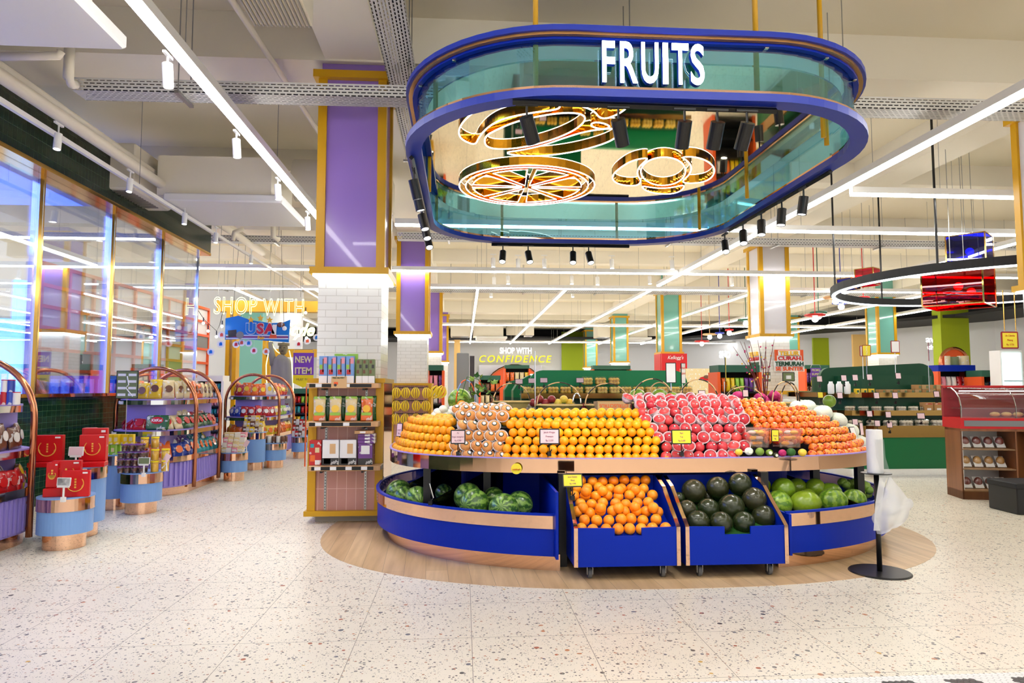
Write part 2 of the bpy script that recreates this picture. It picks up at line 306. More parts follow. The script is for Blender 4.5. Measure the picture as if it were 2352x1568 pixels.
    def sphere(s, c, r, nu=16, nv=10, sx=1, sy=1, sz=1, mt=None, fn=None):
        vs = []; fs = []
        for j in range(nv+1):
            th = PI*j/nv
            for i in range(nu):
                a = 2*PI*i/nu; p = Vector((math.sin(th)*math.cos(a)*sx, math.sin(th)*math.sin(a)*sy, math.cos(th)*sz))*r
                if fn: p = fn(p, th, a)
                vs.append(Vector(c)+(mt @ p if mt else p))
        for j in range(nv):
            for i in range(nu): k = (i+1) % nu; fs.append((j*nu+i, (j+1)*nu+i, (j+1)*nu+k, j*nu+k))
        return s.add(vs, fs)
    def mesh(s, name, mats, smooth=False):
        me = bpy.data.meshes.new(name); me.from_pydata(s.v, [], s.f)
        for m_ in (mats if isinstance(mats, (list, tuple)) else [mats]): me.materials.append(M[m_])
        if any(s.mi): me.polygons.foreach_set('material_index', s.mi)
        if smooth: me.polygons.foreach_set('use_smooth', [True]*len(me.polygons))
        me.update(); return me
    def build(s, name, mats, parent=None, loc=None, rot=None, smooth=False):
        o = bpy.data.objects.new(name, s.mesh(name, mats, smooth)); C.objects.link(o)
        if parent is not None: o.parent = parent
        if loc is not None: o.location = loc
        if rot is not None: o.rotation_euler = rot
        if smooth == 'auto':
            pass
        return o
def tag(o, label, cat, group=None, kind=None):
    if label: o['label'] = label
    if cat: o['category'] = cat
    if group: o['group'] = group
    if kind: o['kind'] = kind
    return o
def thing(name, label, cat, loc=(0, 0, 0), rotz=0, group=None):
    o = bpy.data.objects.new(name, None); C.objects.link(o); o.location = loc; o.rotation_euler = (0, 0, rotz); o.empty_display_size = .1
    return tag(o, label, cat, group)
def struct(o, label=None): o['kind'] = 'structure'; return o
KIDS = {}
def dup(root, loc=None, rot=None, label=None, group=None, scale=None, name=None):
    def cp(o, par):
        c = o.copy(); C.objects.link(c)
        if par is not None: c.parent = par; c.matrix_parent_inverse = o.matrix_parent_inverse.copy()
        for ch in o.children: cp(ch, c)
        return c
    r = cp(root, None)
    if loc is not None: r.location = loc
    if rot is not None: r.rotation_euler = rot
    if scale is not None: r.scale = scale if isinstance(scale, (tuple, list)) else (scale,)*3
    if label: r['label'] = label
    if group: r['group'] = group
    return r
ORD = 'zeroth first second third fourth fifth sixth seventh eighth ninth tenth eleventh twelfth thirteenth fourteenth fifteenth sixteenth seventeenth eighteenth nineteenth twentieth'.split()
TENS = ['', '', 'twenty', 'thirty', 'forty', 'fifty', 'sixty', 'seventy']; TTH = ['', '', 'twentieth', 'thirtieth', 'fortieth', 'fiftieth', 'sixtieth', 'seventieth']
def nth(n):
    if n <= 20: return ORD[n]
    return TTH[n//10] if n % 10 == 0 else TENS[n//10]+'-'+ORD[n % 10]
def text(name, s, size, material, parent=None, loc=(0, 0, 0), rot=(PI/2, 0, 0), sx=1, depth=.002, align='CENTER', offset=0, bevel=0, outline=False, space=1, shear=0, line=1):
    cu = bpy.data.curves.new(name, 'FONT'); cu.body = s; cu.size = size; cu.align_x = align; cu.align_y = 'CENTER'; cu.extrude = depth; cu.offset = offset
    cu.space_character = space; cu.shear = shear; cu.space_line = line; cu.resolution_u = 4
    if outline: cu.fill_mode = 'NONE'; cu.extrude = 0
    cu.bevel_depth = bevel; cu.bevel_resolution = 1
    cu.materials.append(M[material]); tmp = bpy.data.objects.new('tmp', cu); me = bpy.data.meshes.new_from_object(tmp); bpy.data.objects.remove(tmp); bpy.data.curves.remove(cu)
    me.name = name; o = bpy.data.objects.new(name, me); C.objects.link(o)
    if parent is not None: o.parent = parent
    o.location = loc; o.rotation_euler = rot; o.scale = (sx, 1, 1); return o
def rrect(x0, x1, y0, y1, r, n=12):   # rounded rectangle outline, counter-clockwise
    out = []
    for cx, cy, a0 in ((x1-r, y0+r, -90), (x1-r, y1-r, 0), (x0+r, y1-r, 90), (x0+r, y0+r, 180)):
        for i in range(n+1): a = R(a0+90*i/n); out.append((cx+r*math.cos(a), cy+r*math.sin(a)))
    return out
def ellipse(cx, cy, a, b, n=64, e=1.0):
    o = []
    for i in range(n):
        t_ = 2*PI*i/n; c_, s_ = math.cos(t_), math.sin(t_); o.append((cx+a*math.copysign(abs(c_)**e, c_), cy+b*math.copysign(abs(s_)**e, s_)))
    return o
# ================================================================ room
X0, X1, YB, YF, ZC = -12.5, 23.0, -7.0, 42.0, 5.35
struct(MB().box(X0, X1, YB, YF+.5, -.1, 0).build('floor', 'terrazzo'))
struct(MB().box(X0, X1, YB, YF+.5, ZC, ZC+.1).build('ceiling', 'ceiling_paint'))
wd = MB().prism(ellipse(1.5, 6.75, 2.8, 2.12, 96, .86), 0, .002).build('floor_wood_inlay', 'plank_floor'); struct(wd)
hx = MB().box(.6, 4.2, 2.4, 3.175, 0, .002); hx.m(1); hr = random.Random(3)
for q in range(13):
    for k in range(118):
        x = .62+k*.03+(.015 if q % 2 else 0); y = 3.16-q*.026; blk = q > 1 and (int(x*5.3+.5*math.sin(x*3)) % 2 == 0 or q > 8) and hr.random() < .93
        hx.m(2 if blk else 1).prism([(x+.0162*math.cos(R(60*i+30)), y+.0162*math.sin(R(60*i+30))) for i in range(6)], .002, .0035)
struct(hx.build('floor_mosaic_strip', ['grey', 'white', 'black']))
for i, X in enumerate((-9.5, -1.19, 7.2, 15.55)):
    struct(MB().box(X-.3, X+.3, YB, YF, 4.86, ZC).build('ceiling_beam', 'beam_paint'))
for Y in (-.4, 7.6, 15.6, 23.6, 31.6, 39.5):
    struct(MB().box(X0, X1, Y-.42, Y+.42, 4.84, ZC).build('ceiling_beam', 'beam_paint'))
for Y in (3.6, 11.6, 19.6, 27.6, 35.6):
    struct(MB().box(X0, X1, Y-.18, Y+.18, 4.98, ZC).build('ceiling_beam', 'beam_paint'))
# far walls (a broken line of shop walls) with a dark soffit
line = [(-12.5, 42), (13.6, 42), (16.6, 36.5), (20.2, 31), (22.2, 27), (22.9, -7)]
mb = MB().wall(line, 0, 4.18, .15); struct(mb.build('wall_back', 'wall_white'))
mb = MB().wall(line, 4.18, ZC, .15); struct(mb.build('wall_back_upper', 'black_matte'))
inner = [(-12.5, 38.5), (12.2, 38.5), (14.4, 34), (17.6, 28.8), (19.4, 25.6), (20.2, -7)]
n_ = len(line); vs = [(x, y, z) for z in (4.18, 4.30) for p in (line, inner) for x, y in p]
struct(MB().add(vs, [f for i in range(n_-1) for f in ((i, i+1, n_+i+1, n_+i), (2*n_+i, 3*n_+i, 3*n_+i+1, 2*n_+i+1), (n_+i, n_+i+1, 3*n_+i+1, 3*n_+i))]).build('ceiling_soffit', 'black_matte'))
def wall_panel(x0, x1, y0, y1, Y, m_, th=.12, name='wall_panel'):
    a = at(x0, y1, Y=Y); b = at(x1, y0, Y=Y)
    return struct(MB().box(a.x, b.x, Y, Y+th, max(0, a.z), b.z).build(name, m_))
wall_panel(1291, 1346, 762, 960, 41.7, 'lime'); wall_panel(1588, 1630, 790, 960, 41.7, 'peach_wall'); wall_panel(1042, 1057, 780, 980, 38, 'peach_wall')
wall_panel(1873, 1921, 776, 960, 33.5, 'lime'); wall_panel(1965, 2002, 768, 960, 31, 'peach_wall'); wall_panel(2170, 2223, 690, 960, 26, 'lime', .5)
wall_panel(1100, 1245, 838, 960, 41.6, 'white_panel')
# arch shaped shop openings in the back walls
def arch_opening(px, top, half, Y, m1='orange_frame', m2='white_panel'):
    c = at(px, top, Y=Y); w_ = half*Y/1568; h = c.z
    pts = [(-w_, 0), (w_, 0)]+[(w_*math.cos(R(a)), h-w_+w_*math.sin(R(a))) for a in range(0, 181, 12)]
    t_ = thing('arched_shop_front', 'orange arched shop opening in the white back wall with a lit sign box' if px < 1300 else 'orange arched opening beside the lime pier by the fridge', 'shop front', (c.x, Y, 0))
    mt = Matrix.Rotation(PI/2, 4, 'X')
    MB().prism(pts, 0, .1, mt).build('arch_panel', m1, t_)
    MB().tube([(x, -.12, z) for x, z in pts[1:]+[pts[0]]], .06, 6).build('arch_rim', 'copper', t_)
    MB().prism(rrect(w_*.0, w_*1.0, h-1.15, h-.55, .28, 6), .12, .2, mt).build('sign_box', 'signbox', t_)
arch_opening(1182, 838, 73, 41.2); arch_opening(2185, 800, 34, 24.5)
# left shop front: low green tiles, sill, glazing, mullions, tiled header
XL = -4.9; YE = 13.3
struct(MB().box(XL-.25, XL, YB, YE, 0, 1.25).build('wall_left', 'low_green_tile'))
struct(MB().box(XL-.28, XL+.06, YB, YE, 1.25, 1.29).build('trim_sill', 'mirror_rose'))
struct(MB().box(XL-.3, XL+.02, YB, YE+.1, 3.95, 4.62).build('wall_left_header', 'dark_green_tile'))
struct(MB().box(XL-.3, XL+.03, YB, YE+.1, 3.9, 3.95).build('trim_header', 'brass'))
ys = [-2.6, .3, 3.3, 6.55, 8.34, 10.0, 11.6, 13.15]
for i in range(len(ys)-1):
    struct(MB().box(XL-.12, XL-.11, ys[i]+.02, ys[i+1]-.02, 1.29, 3.9).build('window_%d' % (i+1), 'window_glass'))
for i, y in enumerate(ys[:-1]):
    q = thing('window_mullion', 'polished metal window mullion between the glass panes, %s from the tiled corner post' % nth(len(ys)-1-i), 'mullion', (XL-.1, y, 1.29), 0, 'mullions of the blue lit shop front'); q['kind'] = 'structure'
    MB().box(-.09, 0.0, -.045, .045, 0, 2.61).build('chrome_post', 'chrome', q); MB().box(0.0, .03, -.012, .012, 0, 2.61).build('brass_strip', 'brass', q)
struct(MB().box(XL-.14, XL-.09, YE-.17, YE-.13, 1.29, 3.9).build('window_edge', 'chrome'))
# the blue lit room behind the glass
struct(MB().box(-11.2, XL-.3, 7.5, 7.6, 0, 4.6).build('wall_blue_room_side', 'blue_room')) if False else None
struct(MB().box(-8.6, -8.5, YB, 10.2, 0, 5).build('wall_blue_room', 'blue_room'))
struct(MB().box(-8.5, XL-.3, YB, 10.2, 4.0, 4.1).build('ceiling_blue_room', 'blue_room'))
for i, (px, Y) in enumerate(((45, 9.3), (78, 9.6), (12, 9.0), (150, 9.9))):
    a = at(px, 700, X=-8.2)
    q = thing('light_column', ['tall glowing blue tube behind the glass, taller of the joined pair', 'tall glowing blue tube behind the glass, beside the first mullion', 'glowing blue tube cut by the picture edge', 'short glowing blue tube behind the second pane'][i], 'light column', (a.x, a.y, 0), 0, 'blue light columns behind the glass')
    MB().cyl(0, 0, .1, [3.35, 3.2, 2.6, 1.9][i], .11, 16).build('glow_tube', 'blue_glow', q, smooth=True); MB().cyl(0, 0, 0, .1, .14, 16).build('base', 'chrome', q)
bl = bpy.data.lights.new('blue_room_light', 'AREA'); bl.energy = 420; bl.color = S(110, 140, 255); bl.shape = 'RECTANGLE'; bl.size = 3; bl.size_y = 8
o = bpy.data.objects.new('blue_room_light', bl); C.objects.link(o); o.location = (-6.9, 6, 3.95)
# cabinets with papers seen low through the glass
for i, (px, w_) in enumerate(((140, .5), (196, .5), (246, .45))):
    a = at(px, 885, Y=11.2)
    q = thing('glass_counter', 'dim blue shop counter with posters behind the glass, %s from the aisle end' % nth(3-i), 'counter', (a.x, 11.2, 0), 0, 'counters behind the glass')
    MB().box(-w_/2*.7, w_/2*.7, 0, .5, 0, 1.55).build('body', 'royal_blue', q)
    for j in range(2): MB().box(-w_/2*.6+j*w_*.32, -w_/2*.1+j*w_*.32, -.01, 0, 1.28, 1.5).build('poster', 'light_blue', q)
# gold gateway and orange framed shop beyond the glass
t_ = thing('gold_gateway', 'mustard gold steel gateway with perforated beam under the neon words', 'gateway', (0, 19, 0))
a = at(528, 700, Y=19); b = at(733, 705, Y=19)
MB().box(a.x-.35, b.x+.4, 0, .3, 3.45, 3.75).build('beam', 'mustard', t_)
for px in (522, 538): p = at(px, 800, Y=19); MB().box(p.x-.05, p.x+.05, 0, .3, 0, 3.45).build('post', 'mustard', t_)
p = at(612, 800, Y=22); MB().box(p.x-.12, p.x+.12, 3, 3.3, 0, 2.9).build('post', 'mustard', t_)
MB().box(p.x, p.x+2.6, 3, 3.3, 2.35, 2.6).build('lower_beam', 'mustard', t_)
# orange framed shop facade (left, far)
t_ = thing('orange_grid_facade', 'shop facade with orange grid frames and white and grey panels', 'facade', (-7.05, 15.6, 0), R(88))
W_, H_ = 7.0, 3.3; nx, nz = 9, 6
MB().box(-W_/2, W_/2, .05, .12, 1.3, H_+.2).build('white_backing', 'wall_white', t_)
for i in range(nx):
    for k in range(nz):
        if (i*7+k*3) % 5 == 0: MB().box(-W_/2+W_*i/nx, -W_/2+W_*(i+1)/nx, .02, .05, 1.3+(H_-1.1)*k/nz, 1.3+(H_-1.1)*(k+1)/nz).build('grey_panel', 'grey', t_)
mb = MB()
for i in range(nx+1): x = -W_/2+W_*i/nx; mb.box(x-.03, x+.03, 0, .05, 1.3, H_+.2)
for k in range(nz+1): z = 1.3+(H_-1.1)*k/nz; mb.box(-W_/2, W_/2, -.004, .046, z-.03, z+.03)
mb.build('orange_grid', 'orange_frame', t_)
MB().box(-W_/2, W_/2, 0, .1, 0, 1.3).build('lower_wall', 'ink_dark', t_)
struct(MB().box(-12.5, -5.6, 24, 24.2, 0, 5).build('wall_left_far', 'wall_white')) 
for i, (px0, px1) in enumerate(((548, 606),)):
    a = at(px0, 800, Y=23.7); b = at(px1, 800, Y=23.7)
    struct(MB().box(a.x, b.x, 23.5, 23.9, 0, 4.3).build('column_aqua', 'aqua_panel'))
# ---------------------------------------------------------------- pillars
def pillar(X, Y, panel, label, side_dark=False, low='tile'):
    """X,Y = near left corner; .72 square"""
    s = .72; t_ = thing('pillar', label, 'pillar', (X, Y, 0), 0, 'clad pillars'); t_['kind'] = 'structure'
    MB().box(.03, s-.03, .03, s-.03, 0 if low != 'cab' else 0, 2.56).build('tiled_shaft', 'white_tile', t_)
    MB().box(.03, s-.03, .03, s-.03, 2.58, 5.3).build('panel', panel, t_)
    mb = MB(); e = .012; w_ = .09
    for x0, x1, y0, y1 in ((0, w_, 0, w_), (s-w_, s, 0, w_), (0, w_, s-w_, s), (s-w_, s, s-w_, s)): mb.box(x0, x1, y0, y1, 2.6, 4.7)
    mb.build('corner_posts', 'mustard', t_)
    MB().band([(-.05, -.05), (s+.05, -.05), (s+.05, s+.05), (-.05, s+.05)], [(.03, .03), (s-.03, .03), (s-.03, s-.03), (.03, s-.03)], 2.55, 2.62).build('lower_ledge', 'mustard', t_)
    MB().band([(-.05, -.05), (s+.05, -.05), (s+.05, s+.05), (-.05, s+.05)], [(.03, .03), (s-.03, .03), (s-.03, s-.03), (.03, s-.03)], 4.66, 4.74).build('cap', 'mustard', t_)
    MB().band([(-.02, -.02), (s+.02, -.02), (s+.02, s+.02), (-.02, s+.02)], [(.02, .02), (s-.02, .02), (s-.02, s-.02), (.02, s-.02)], 2.525, 2.548).build('cove_light', 'neon_cool', t_)
    return t_
pillar(-1.56, 7.22, 'violet_panel', 'tall pillar clad in violet panels and mustard frame behind the snack shelf')
pillar(-1.50, 15.2, 'violet_panel', 'second violet pillar, the one with hanging bananas at its foot')
pillar(-1.46, 23.2, 'violet_panel', 'third violet pillar, partly hidden behind the banana pillar')
pillar(-1.42, 31.2, 'violet_panel', 'most distant violet pillar, next to the yellow wall strip')
pillar(6.86, 15.3, 'white_panel', 'pillar with white panels above the TELUR CURAH sign')
pillar(6.86, 7.22, 'white_panel', 'pillar cut by the picture edge, only its mustard frame showing')
pillar(6.82, 23.1, 'aqua_panel', 'aqua glass pillar above the red cereal display')
pillar(6.95, 31.3, 'aqua_panel', 'aqua glass pillar behind the long green fruit stand')
pillar(7.0, 39.0, 'aqua_panel', 'smallest aqua pillar beside the lime wall panel')
pillar(14.6, 23.1, 'aqua_panel', 'aqua pillar standing behind the green produce island')
pillar(15.2, 31.3, 'aqua_panel', 'aqua pillar just past the TELUR CURAH pillar')
pillar(15.6, 38.5, 'aqua_panel', 'narrow aqua pillar in front of the neon SHO wall') 
# ---------------------------------------------------------------- ceiling lights
ZS = 3.95
def strip(a, b, label, z=ZS, w_=.05):
    a = Vector((*a, z)); b = Vector((*b, z)); L = (b-a).length; ang = math.atan2(b.y-a.y, b.x-a.x)
    t_ = thing('strip_light', label, 'strip light', a, ang, 'linear ceiling lights')
    MB().box(0, L, -w_/2, w_/2, -.014, .022).build('diffuser', 'strip_light', t_)
    MB().box(0, L, -w_/2-.012, w_/2+.012, .018, .10).build('housing', 'white', t_)
    n = max(1, int(L/2.4)); mb = MB()
    for i in range(n): x = L*(i+.5)/n; mb.tube([(x, 0, .1), (x, 0, ZC-z)], .004, 4)
    mb.build('suspension_wires', 'steel', t_); return t_
strip((-2.23, -4), (-2.23, 14.9), 'long strip light running past the violet pillar toward the back', ZS, .075)
strip((4.92, -4), (4.92, 16.9), 'long diagonal strip light on the right of the fruit canopy', ZS, .075)
strip((-.73, 15.1), (-9.3, 15.1), 'cross strip light above the blue glass wall')
strip((-.73, 15.1), (14, 15.1), 'cross strip light behind the canopy, above the far shelves')
strip((-1.1, 10.83), (9.6, 10.83), 'cross strip light seen through the rear of the canopy', ZS, .07)
strip((5.18, 8.67), (7.7, 8.67), 'short strip light above the hanging ring lamp', ZS, .06)
strip((-.9, 17.6), (18, 17.6), 'cross strip light where the far strips begin')
strip((-1.3, 28), (18, 28), 'cross strip light deep in the shop')
strip((-1.0, 38.3), (16, 38.3), 'most distant cross strip light before the back wall')
for i, X in enumerate((.36, 2.68, 4.95, 7.9, 10.4, 12.9, 15.4)):
    strip((X, 17.7), (X, 39.5 if X < 12 else 32), 'far lengthwise strip light, %s out from the violet pillars' % nth(i+1))
for i, X in enumerate((-6.0, -3.9)):
    strip((X, 18.1), (X, 30), 'lengthwise strip light above the gateway, %s to the pillars' % ['farther', 'nearer'][1-i if False else i])
strip((-9, 18.1), (-3.6, 18.1), 'cross strip light above the SHOP WITH neon')
strip((-8.6, 12.2), (-5.4, 12.2), 'strip light inside the blue glass shop')
strip((9.9, 5), (9.9, 17.5), 'strip light at the right edge above the deli case')
# unseen fill strips added above and behind the camera for front floor and reflections
strip((1.4, -5), (1.4, 1.0), 'added fill strip light above the unseen aisle behind the camera', ZS, .08)
strip((-2, 2.2), (4.7, 2.2), 'added cross fill strip light above the front floor, out of view', ZS, .10); strip((-2, -1.5), (4.7, -1.5), 'added cross fill strip light behind the camera, out of view', ZS, .10)
# white ceiling spots
def spot_head(name, label, group, loc, aim, m_='white', L=.16, r=.036, energy=0, angle=50, mount=.10, turn=0):
    t_ = thing(name, label, 'spotlight', loc, 0, group)
    d = (Vector(aim)-Vector(loc)).normalized(); q = d.to_track_quat('-Z', 'Y')
    MB().box(-.07, .07, -.012, .012, mount-.02, mount, Matrix.Rotation(turn, 4, 'Z')).build('track_adapter', m_, t_)
    MB().tube([(0, 0, mount-.02), (0, 0, 0)], .008, 6).build('stem', m_, t_)
    MB().lathe([(r, .02), (r, -L), (r-.006, -L), (r-.008, -L+.012)], n=20).build('lamp_can', m_, t_, (0, 0, 0), q.to_euler(), smooth=False)
    MB().lathe([(.0001, -L+.006), (r-.008, -L+.006)], n=16).build('lens', 'lens', t_, (0, 0, 0), q.to_euler())
    if energy:
        l = bpy.data.lights.new('spot_beam', 'SPOT'); l.energy = energy; l.spot_size = R(angle); l.spot_blend = .7; l.shadow_soft_size = .04; l.color = (1, .97, .92)
        o = bpy.data.objects.new('spot_beam', l); C.objects.link(o); o.location = Vector(loc)+d*(L+.03); o.rotation_euler = q.to_euler()
    return t_
wl = [(385, 135, 1.9), (543, 310, 1), (638, 420, 1), (706, 495, 1)]
for i, (px, py, k) in enumerate(wl):
    p = at(px, py, X=-2.32); spot_head('ceiling_spotlight', 'white spotlight under the long aisle strip light, %s counting away from the camera' % nth(i+1), 'white spotlights on the aisle strip', (p.x, p.y, 3.86), (p.x+.35, p.y-.1, 0), 'white', .17, .04, 90 if i < 2 else 0, 60, .1, PI/2)
# track along the left wall
tr = thing('white_light_track', 'white track rail running along the green tiled header', 'light track', (-4.2, 0, 3.93), 0)
MB().box(-.02, .02, -4, 22, 0, .05).build('rail', 'white', tr); mb = MB()
for y in range(0, 22, 3): mb.tube([(0, y, .05), (0, y, ZC-4.03)], .004, 4)
mb.build('hanging_rods', 'steel', tr)
for i, (px, py) in enumerate(((133, 335), (298, 437), (424, 514), (496, 556), (577, 600))):
    p = at(px, py, X=-4.1); spot_head('wall_track_spotlight', 'white spotlight on the rail by the tiled header, %s counting away from the camera' % nth(i+1), 'white spotlights on the wall rail', (p.x, p.y, 3.9), (p.x+.1, p.y-.6, 0), 'white', .15, .036, 50 if i < 3 else 0, 60, .13, PI/2)
for i, (px, py, Y) in enumerate(((1133, 595, 15.4), (1190, 597, 15.4), (1405, 598, 15.4), (1543, 600, 15.4), (1135, 638, 17.9), (1167, 636, 17.9), (1313, 636, 17.9), (1372, 638, 17.9), (1492, 636, 17.9), (1128, 668, 21), (1315, 668, 21), (1470, 668, 21), (1680, 640, 17.9), (1250, 597, 15.4))):
    p = at(px, py, Y=Y); spot_head('distant_spotlight', 'small white spotlight behind the canopy, %s in its run' % nth(i+1), 'distant white spotlights', p, (p.x, p.y-.8, 0), 'white', .2, .05, 0, 50, .12)
# pipes, cable trays, ducts
def tray(a, b, z, label, w_=.24, h=.125):
    a = Vector((*a, z)); b = Vector((*b, z)); L = (b-a).length; ang = math.atan2(b.y-a.y, b.x-a.x)
    t_ = thing('cable_tray', label, 'cable tray', a, ang, 'perforated cable trays')
    MB().box(0, L, -w_/2, w_/2, 0, .003).box(0, L, -w_/2, -w_/2+.003, .003, h).box(0, L, w_/2-.003, w_/2, .003, h).build('perforated_trough', 'perforated_white', t_)
    mb = MB()
    for i in range(7): mb.tube([(.1, -w_*.4+w_*.13*i, .02+.012*(i % 2)), (L-.1, -w_*.4+w_*.13*i, .02+.012*(i % 3))], .012, 6)
    for i in range(4): mb.tube([(.1, -w_*.4+.02*(i % 2), .045+.022*i), (L-.1, -w_*.4+.02*(i % 2), .045+.022*i)], .011, 6)
    mb.build('dark_fill_cables', 'ink_dark', t_)  # dark tubes added to fill the trough so its slots look shaded inside
    mb = MB()
    for i in range(max(1, int(L/2.2))):
        x = 1.0+i*2.2; mb.tube([(x, -w_/2-.02, 0), (x, -w_/2-.02, ZC-z)], .006, 4).tube([(x, w_/2+.02, 0), (x, w_/2+.02, ZC-z)], .006, 4).box(x-.02, x+.02, -w_/2-.06, w_/2+.06, -.03, 0)
    mb.build('hangers', 'steel', t_); return t_
tray((-3.75, 6.75), (9, 6.55), 4.2, 'perforated cable tray crossing in front of the violet pillar')
tray((-1.3, 13.3), (16, 13.3), 4.25, 'perforated cable tray above the white panelled pillar')
tray((-7, 14.0), (-1.6, 14.0), 4.3, 'perforated cable tray beyond the air conditioning duct')
tray((-8, 20.5), (16, 20.5), 4.25, 'perforated cable tray far above the neon sign')
tray((-.66, 2.0), (-.66, 13), 4.6, 'ladder cable tray running lengthwise beside the canopy', .3, .05)
def pipe(pts, r, label, name='ceiling_pipe', m_='beam_paint'):
    o = MB().tube(pts, r, 10).build(name, m_, smooth=True); return tag(o, label, 'pipe')
pipe([(-4.35, -3, 4.28), (-4.35, 22, 4.28)], .07, 'thick cream pipe along the tiled header, lower of two')
pipe([(-4.5, -3, 4.46), (-4.5, 20, 4.46)], .06, 'cream pipe along the tiled header, upper of two')
pipe([(-2.1, 3.6, 4.7), (-2.05, 5.2, 4.72), (-1.9, 9.5, 4.72), (-1.9, 12, 4.72)], .03, 'thin cream pipe slanting toward the violet pillar')
pipe([at(0, 130, Y=5.9), at(135, 128, Y=5.9), at(140, 118, Y=5.9)], .035, 'short drain pipe under the flat ceiling unit')
pipe([at(160, 110, Y=6.3), at(157, 180, Y=6.3), at(165, 192, Y=6.4), at(172, 194, Y=6.6)], .045, 'bent drain pipe joining the cable tray')
pipe([at(560, 525, Y=12.5), at(538, 533, Y=12.5), at(535, 552, Y=12.5)], .04, 'bent drain pipe below the distant duct')
pipe([at(628, 515, Y=12.8), at(628, 545, Y=12.8), at(640, 550, Y=12.9)], .05, 'second bent pipe below the distant duct')
def ac(px0, px1, y_near, y_far, X1_, label, depth0, depth1):
    t_ = thing('air_unit', label, 'air conditioner', (0, 0, 0), 0, 'ceiling air units')
    MB().bbox(X1_-1.65, X1_, depth0, depth1, 4.0, 4.12, .02).build('flat_pan', 'white', t_)
    MB().box(X1_-1.8, X1_-.2, depth0+.15, depth1-.15, 4.12, 4.7).build('casing', 'beam_paint', t_)
    MB().bbox(X1_-3.0, X1_-1.95, depth0-.2, depth1-.5, 4.1, 4.75, .02).build('duct_box', 'beam_paint', t_)
    mb = MB()
    for i in range(12): mb.box(X1_-2.9, X1_-2.05, depth0-.12+i*.08, depth0-.09+i*.08, 4.085, 4.1)
    mb.build('grille', 'steel', t_)
    mb = MB().lathe([(.32, 0), (.32, 1.0)], n=20, mt=Matrix.Translation((X1_+.0, (depth0+depth1)/2, 4.55)) @ Matrix.Rotation(PI/2, 4, 'Y'))
    mb.build('round_duct', 'beam_paint', t_, smooth=True)
    mb = MB().box(X1_+1.0, X1_+1.45, depth0+.25, depth1-.1, 4.2, 4.7); mb.build('outlet_box', 'beam_paint', t_)
    mb = MB()
    for i in range(14): mb.box(X1_+1.0+i*.032, X1_+1.012+i*.032, depth0+.25, depth1-.1, 4.185, 4.2)
    mb.build('outlet_grille', 'steel', t_); return t_
ac(0, 0, 0, 0, -2.65, 'big white flat-bottomed air unit overhanging the aisle near the camera', 3.7, 5.4)
ac(0, 0, 0, 0, -2.6, 'white air unit with square ducts beside the violet pillar', 9.8, 11.3)
ac(0, 0, 0, 0, 2.3, 'air unit hanging in front of the far CONFIDENCE wall', 36, 37.5)
ac(0, 0, 0, 0, 10.1, 'air unit far back above the wall with lime panel', 36, 37.5)
# ================================================================ hanging fruit canopy
cp_ = thing('fruit_canopy', 'large blue hanging canopy with teal glass band and mirrored ceiling over the fruit island', 'canopy', (1.3, 6.22, 3.15))
OX, OY, OZ = 1.3, 6.22, 3.15
def loc_(p): return (p[0]-OX, p[1]-OY, p[2]-OZ)
def co(i, n=14): return [(x-OX, y-OY) for x, y in rrect(-.45+i, 3.05-i, 4.05+i, 8.42-i, 1.12-i, n)]
MB().band(co(0), co(.12), 0, .05).build('lower_ring', 'canopy_blue', cp_)
MB().band(co(.015), co(.11), .05, .072).build('lower_copper_trim', 'mirror_rose', cp_)
MB().band(co(.0), co(.12), .42, .455).build('upper_ring', 'canopy_blue', cp_)
MB().band(co(.02), co(.11), .402, .42).build('upper_copper_trim', 'trim_tan', cp_)
MB().band(co(.05), co(.14), .385, .402).build('upper_soffit', 'royal_blue', cp_)
MB().band(co(.085), co(.095), .072, .385).build('teal_glass_band', 'teal_glass', cp_)
MB().prism(co(.16), .298, .31).build('mirror_ceiling', 'mirror_gold', cp_)
poles = [(1153, 553), (1417, 556), (1607, 527), (1716, 455), (1899, 333), (1002, 515), (986, 440), (1000, 290)]
P = [at(x, y, z=3.2) for x, y in poles]+[at(1230, 50, Y=4.2), at(1735, 60, Y=4.2), at(1884, 80, Y=4.75)]
for ip, p in enumerate(P):
    mb = MB().tube([(p.x-OX, p.y-OY, .05), (p.x-OX, p.y-OY, ZC-OZ if ip > 7 else .42)], .018, 10); mb.build('support_pole', 'mustard', cp_, smooth=True)
mb = MB()
for i in range(0, 56, 4):
    x, y = co(.07)[i]; mb.box(x-.012, x+.012, y-.012, y+.012, .375, .386)
mb.build('glass_clip', 'chrome', cp_)
# spotlight rails
def rail(a, b): MB().tube([loc_(a), loc_(b)], .02, 4).build('spotlight_rail', 'black', cp_)
zr = 3.128
a_ = at(1178, 232, z=zr); b_ = at(1795, 244, z=zr); rail((a_.x, 4.12, zr), (b_.x, 4.14, zr))
a_ = at(1128, 566, z=zr); b_ = at(1440, 570, z=zr); rail((a_.x, 8.33, zr), (b_.x, 8.33, zr))
rail((3.0, 5.3, zr), (2.98, 7.4, zr)); rail((-.41, 5.2, zr), (-.4, 7.6, zr))
for i, (px, py, sx_) in enumerate(((1210, 240, -.25), (1420, 245, -.2), (1572, 250, -.08), (1647, 250, 0), (1715, 252, .15))):
    p = at(px, py, Y=4.13); spot_head('canopy_spotlight', 'black spotlight on the front rail below FRUITS, %s from the aisle side' % nth(i+1), 'black spotlights on the front rail', (p.x, 4.13, 3.02), (p.x+.3*sx_*0+(.6 if sx_ < -.1 else 0)-sx_*1.2, 5.6, .9), 'black', .15, .045, SPOT_W, 62, .11)
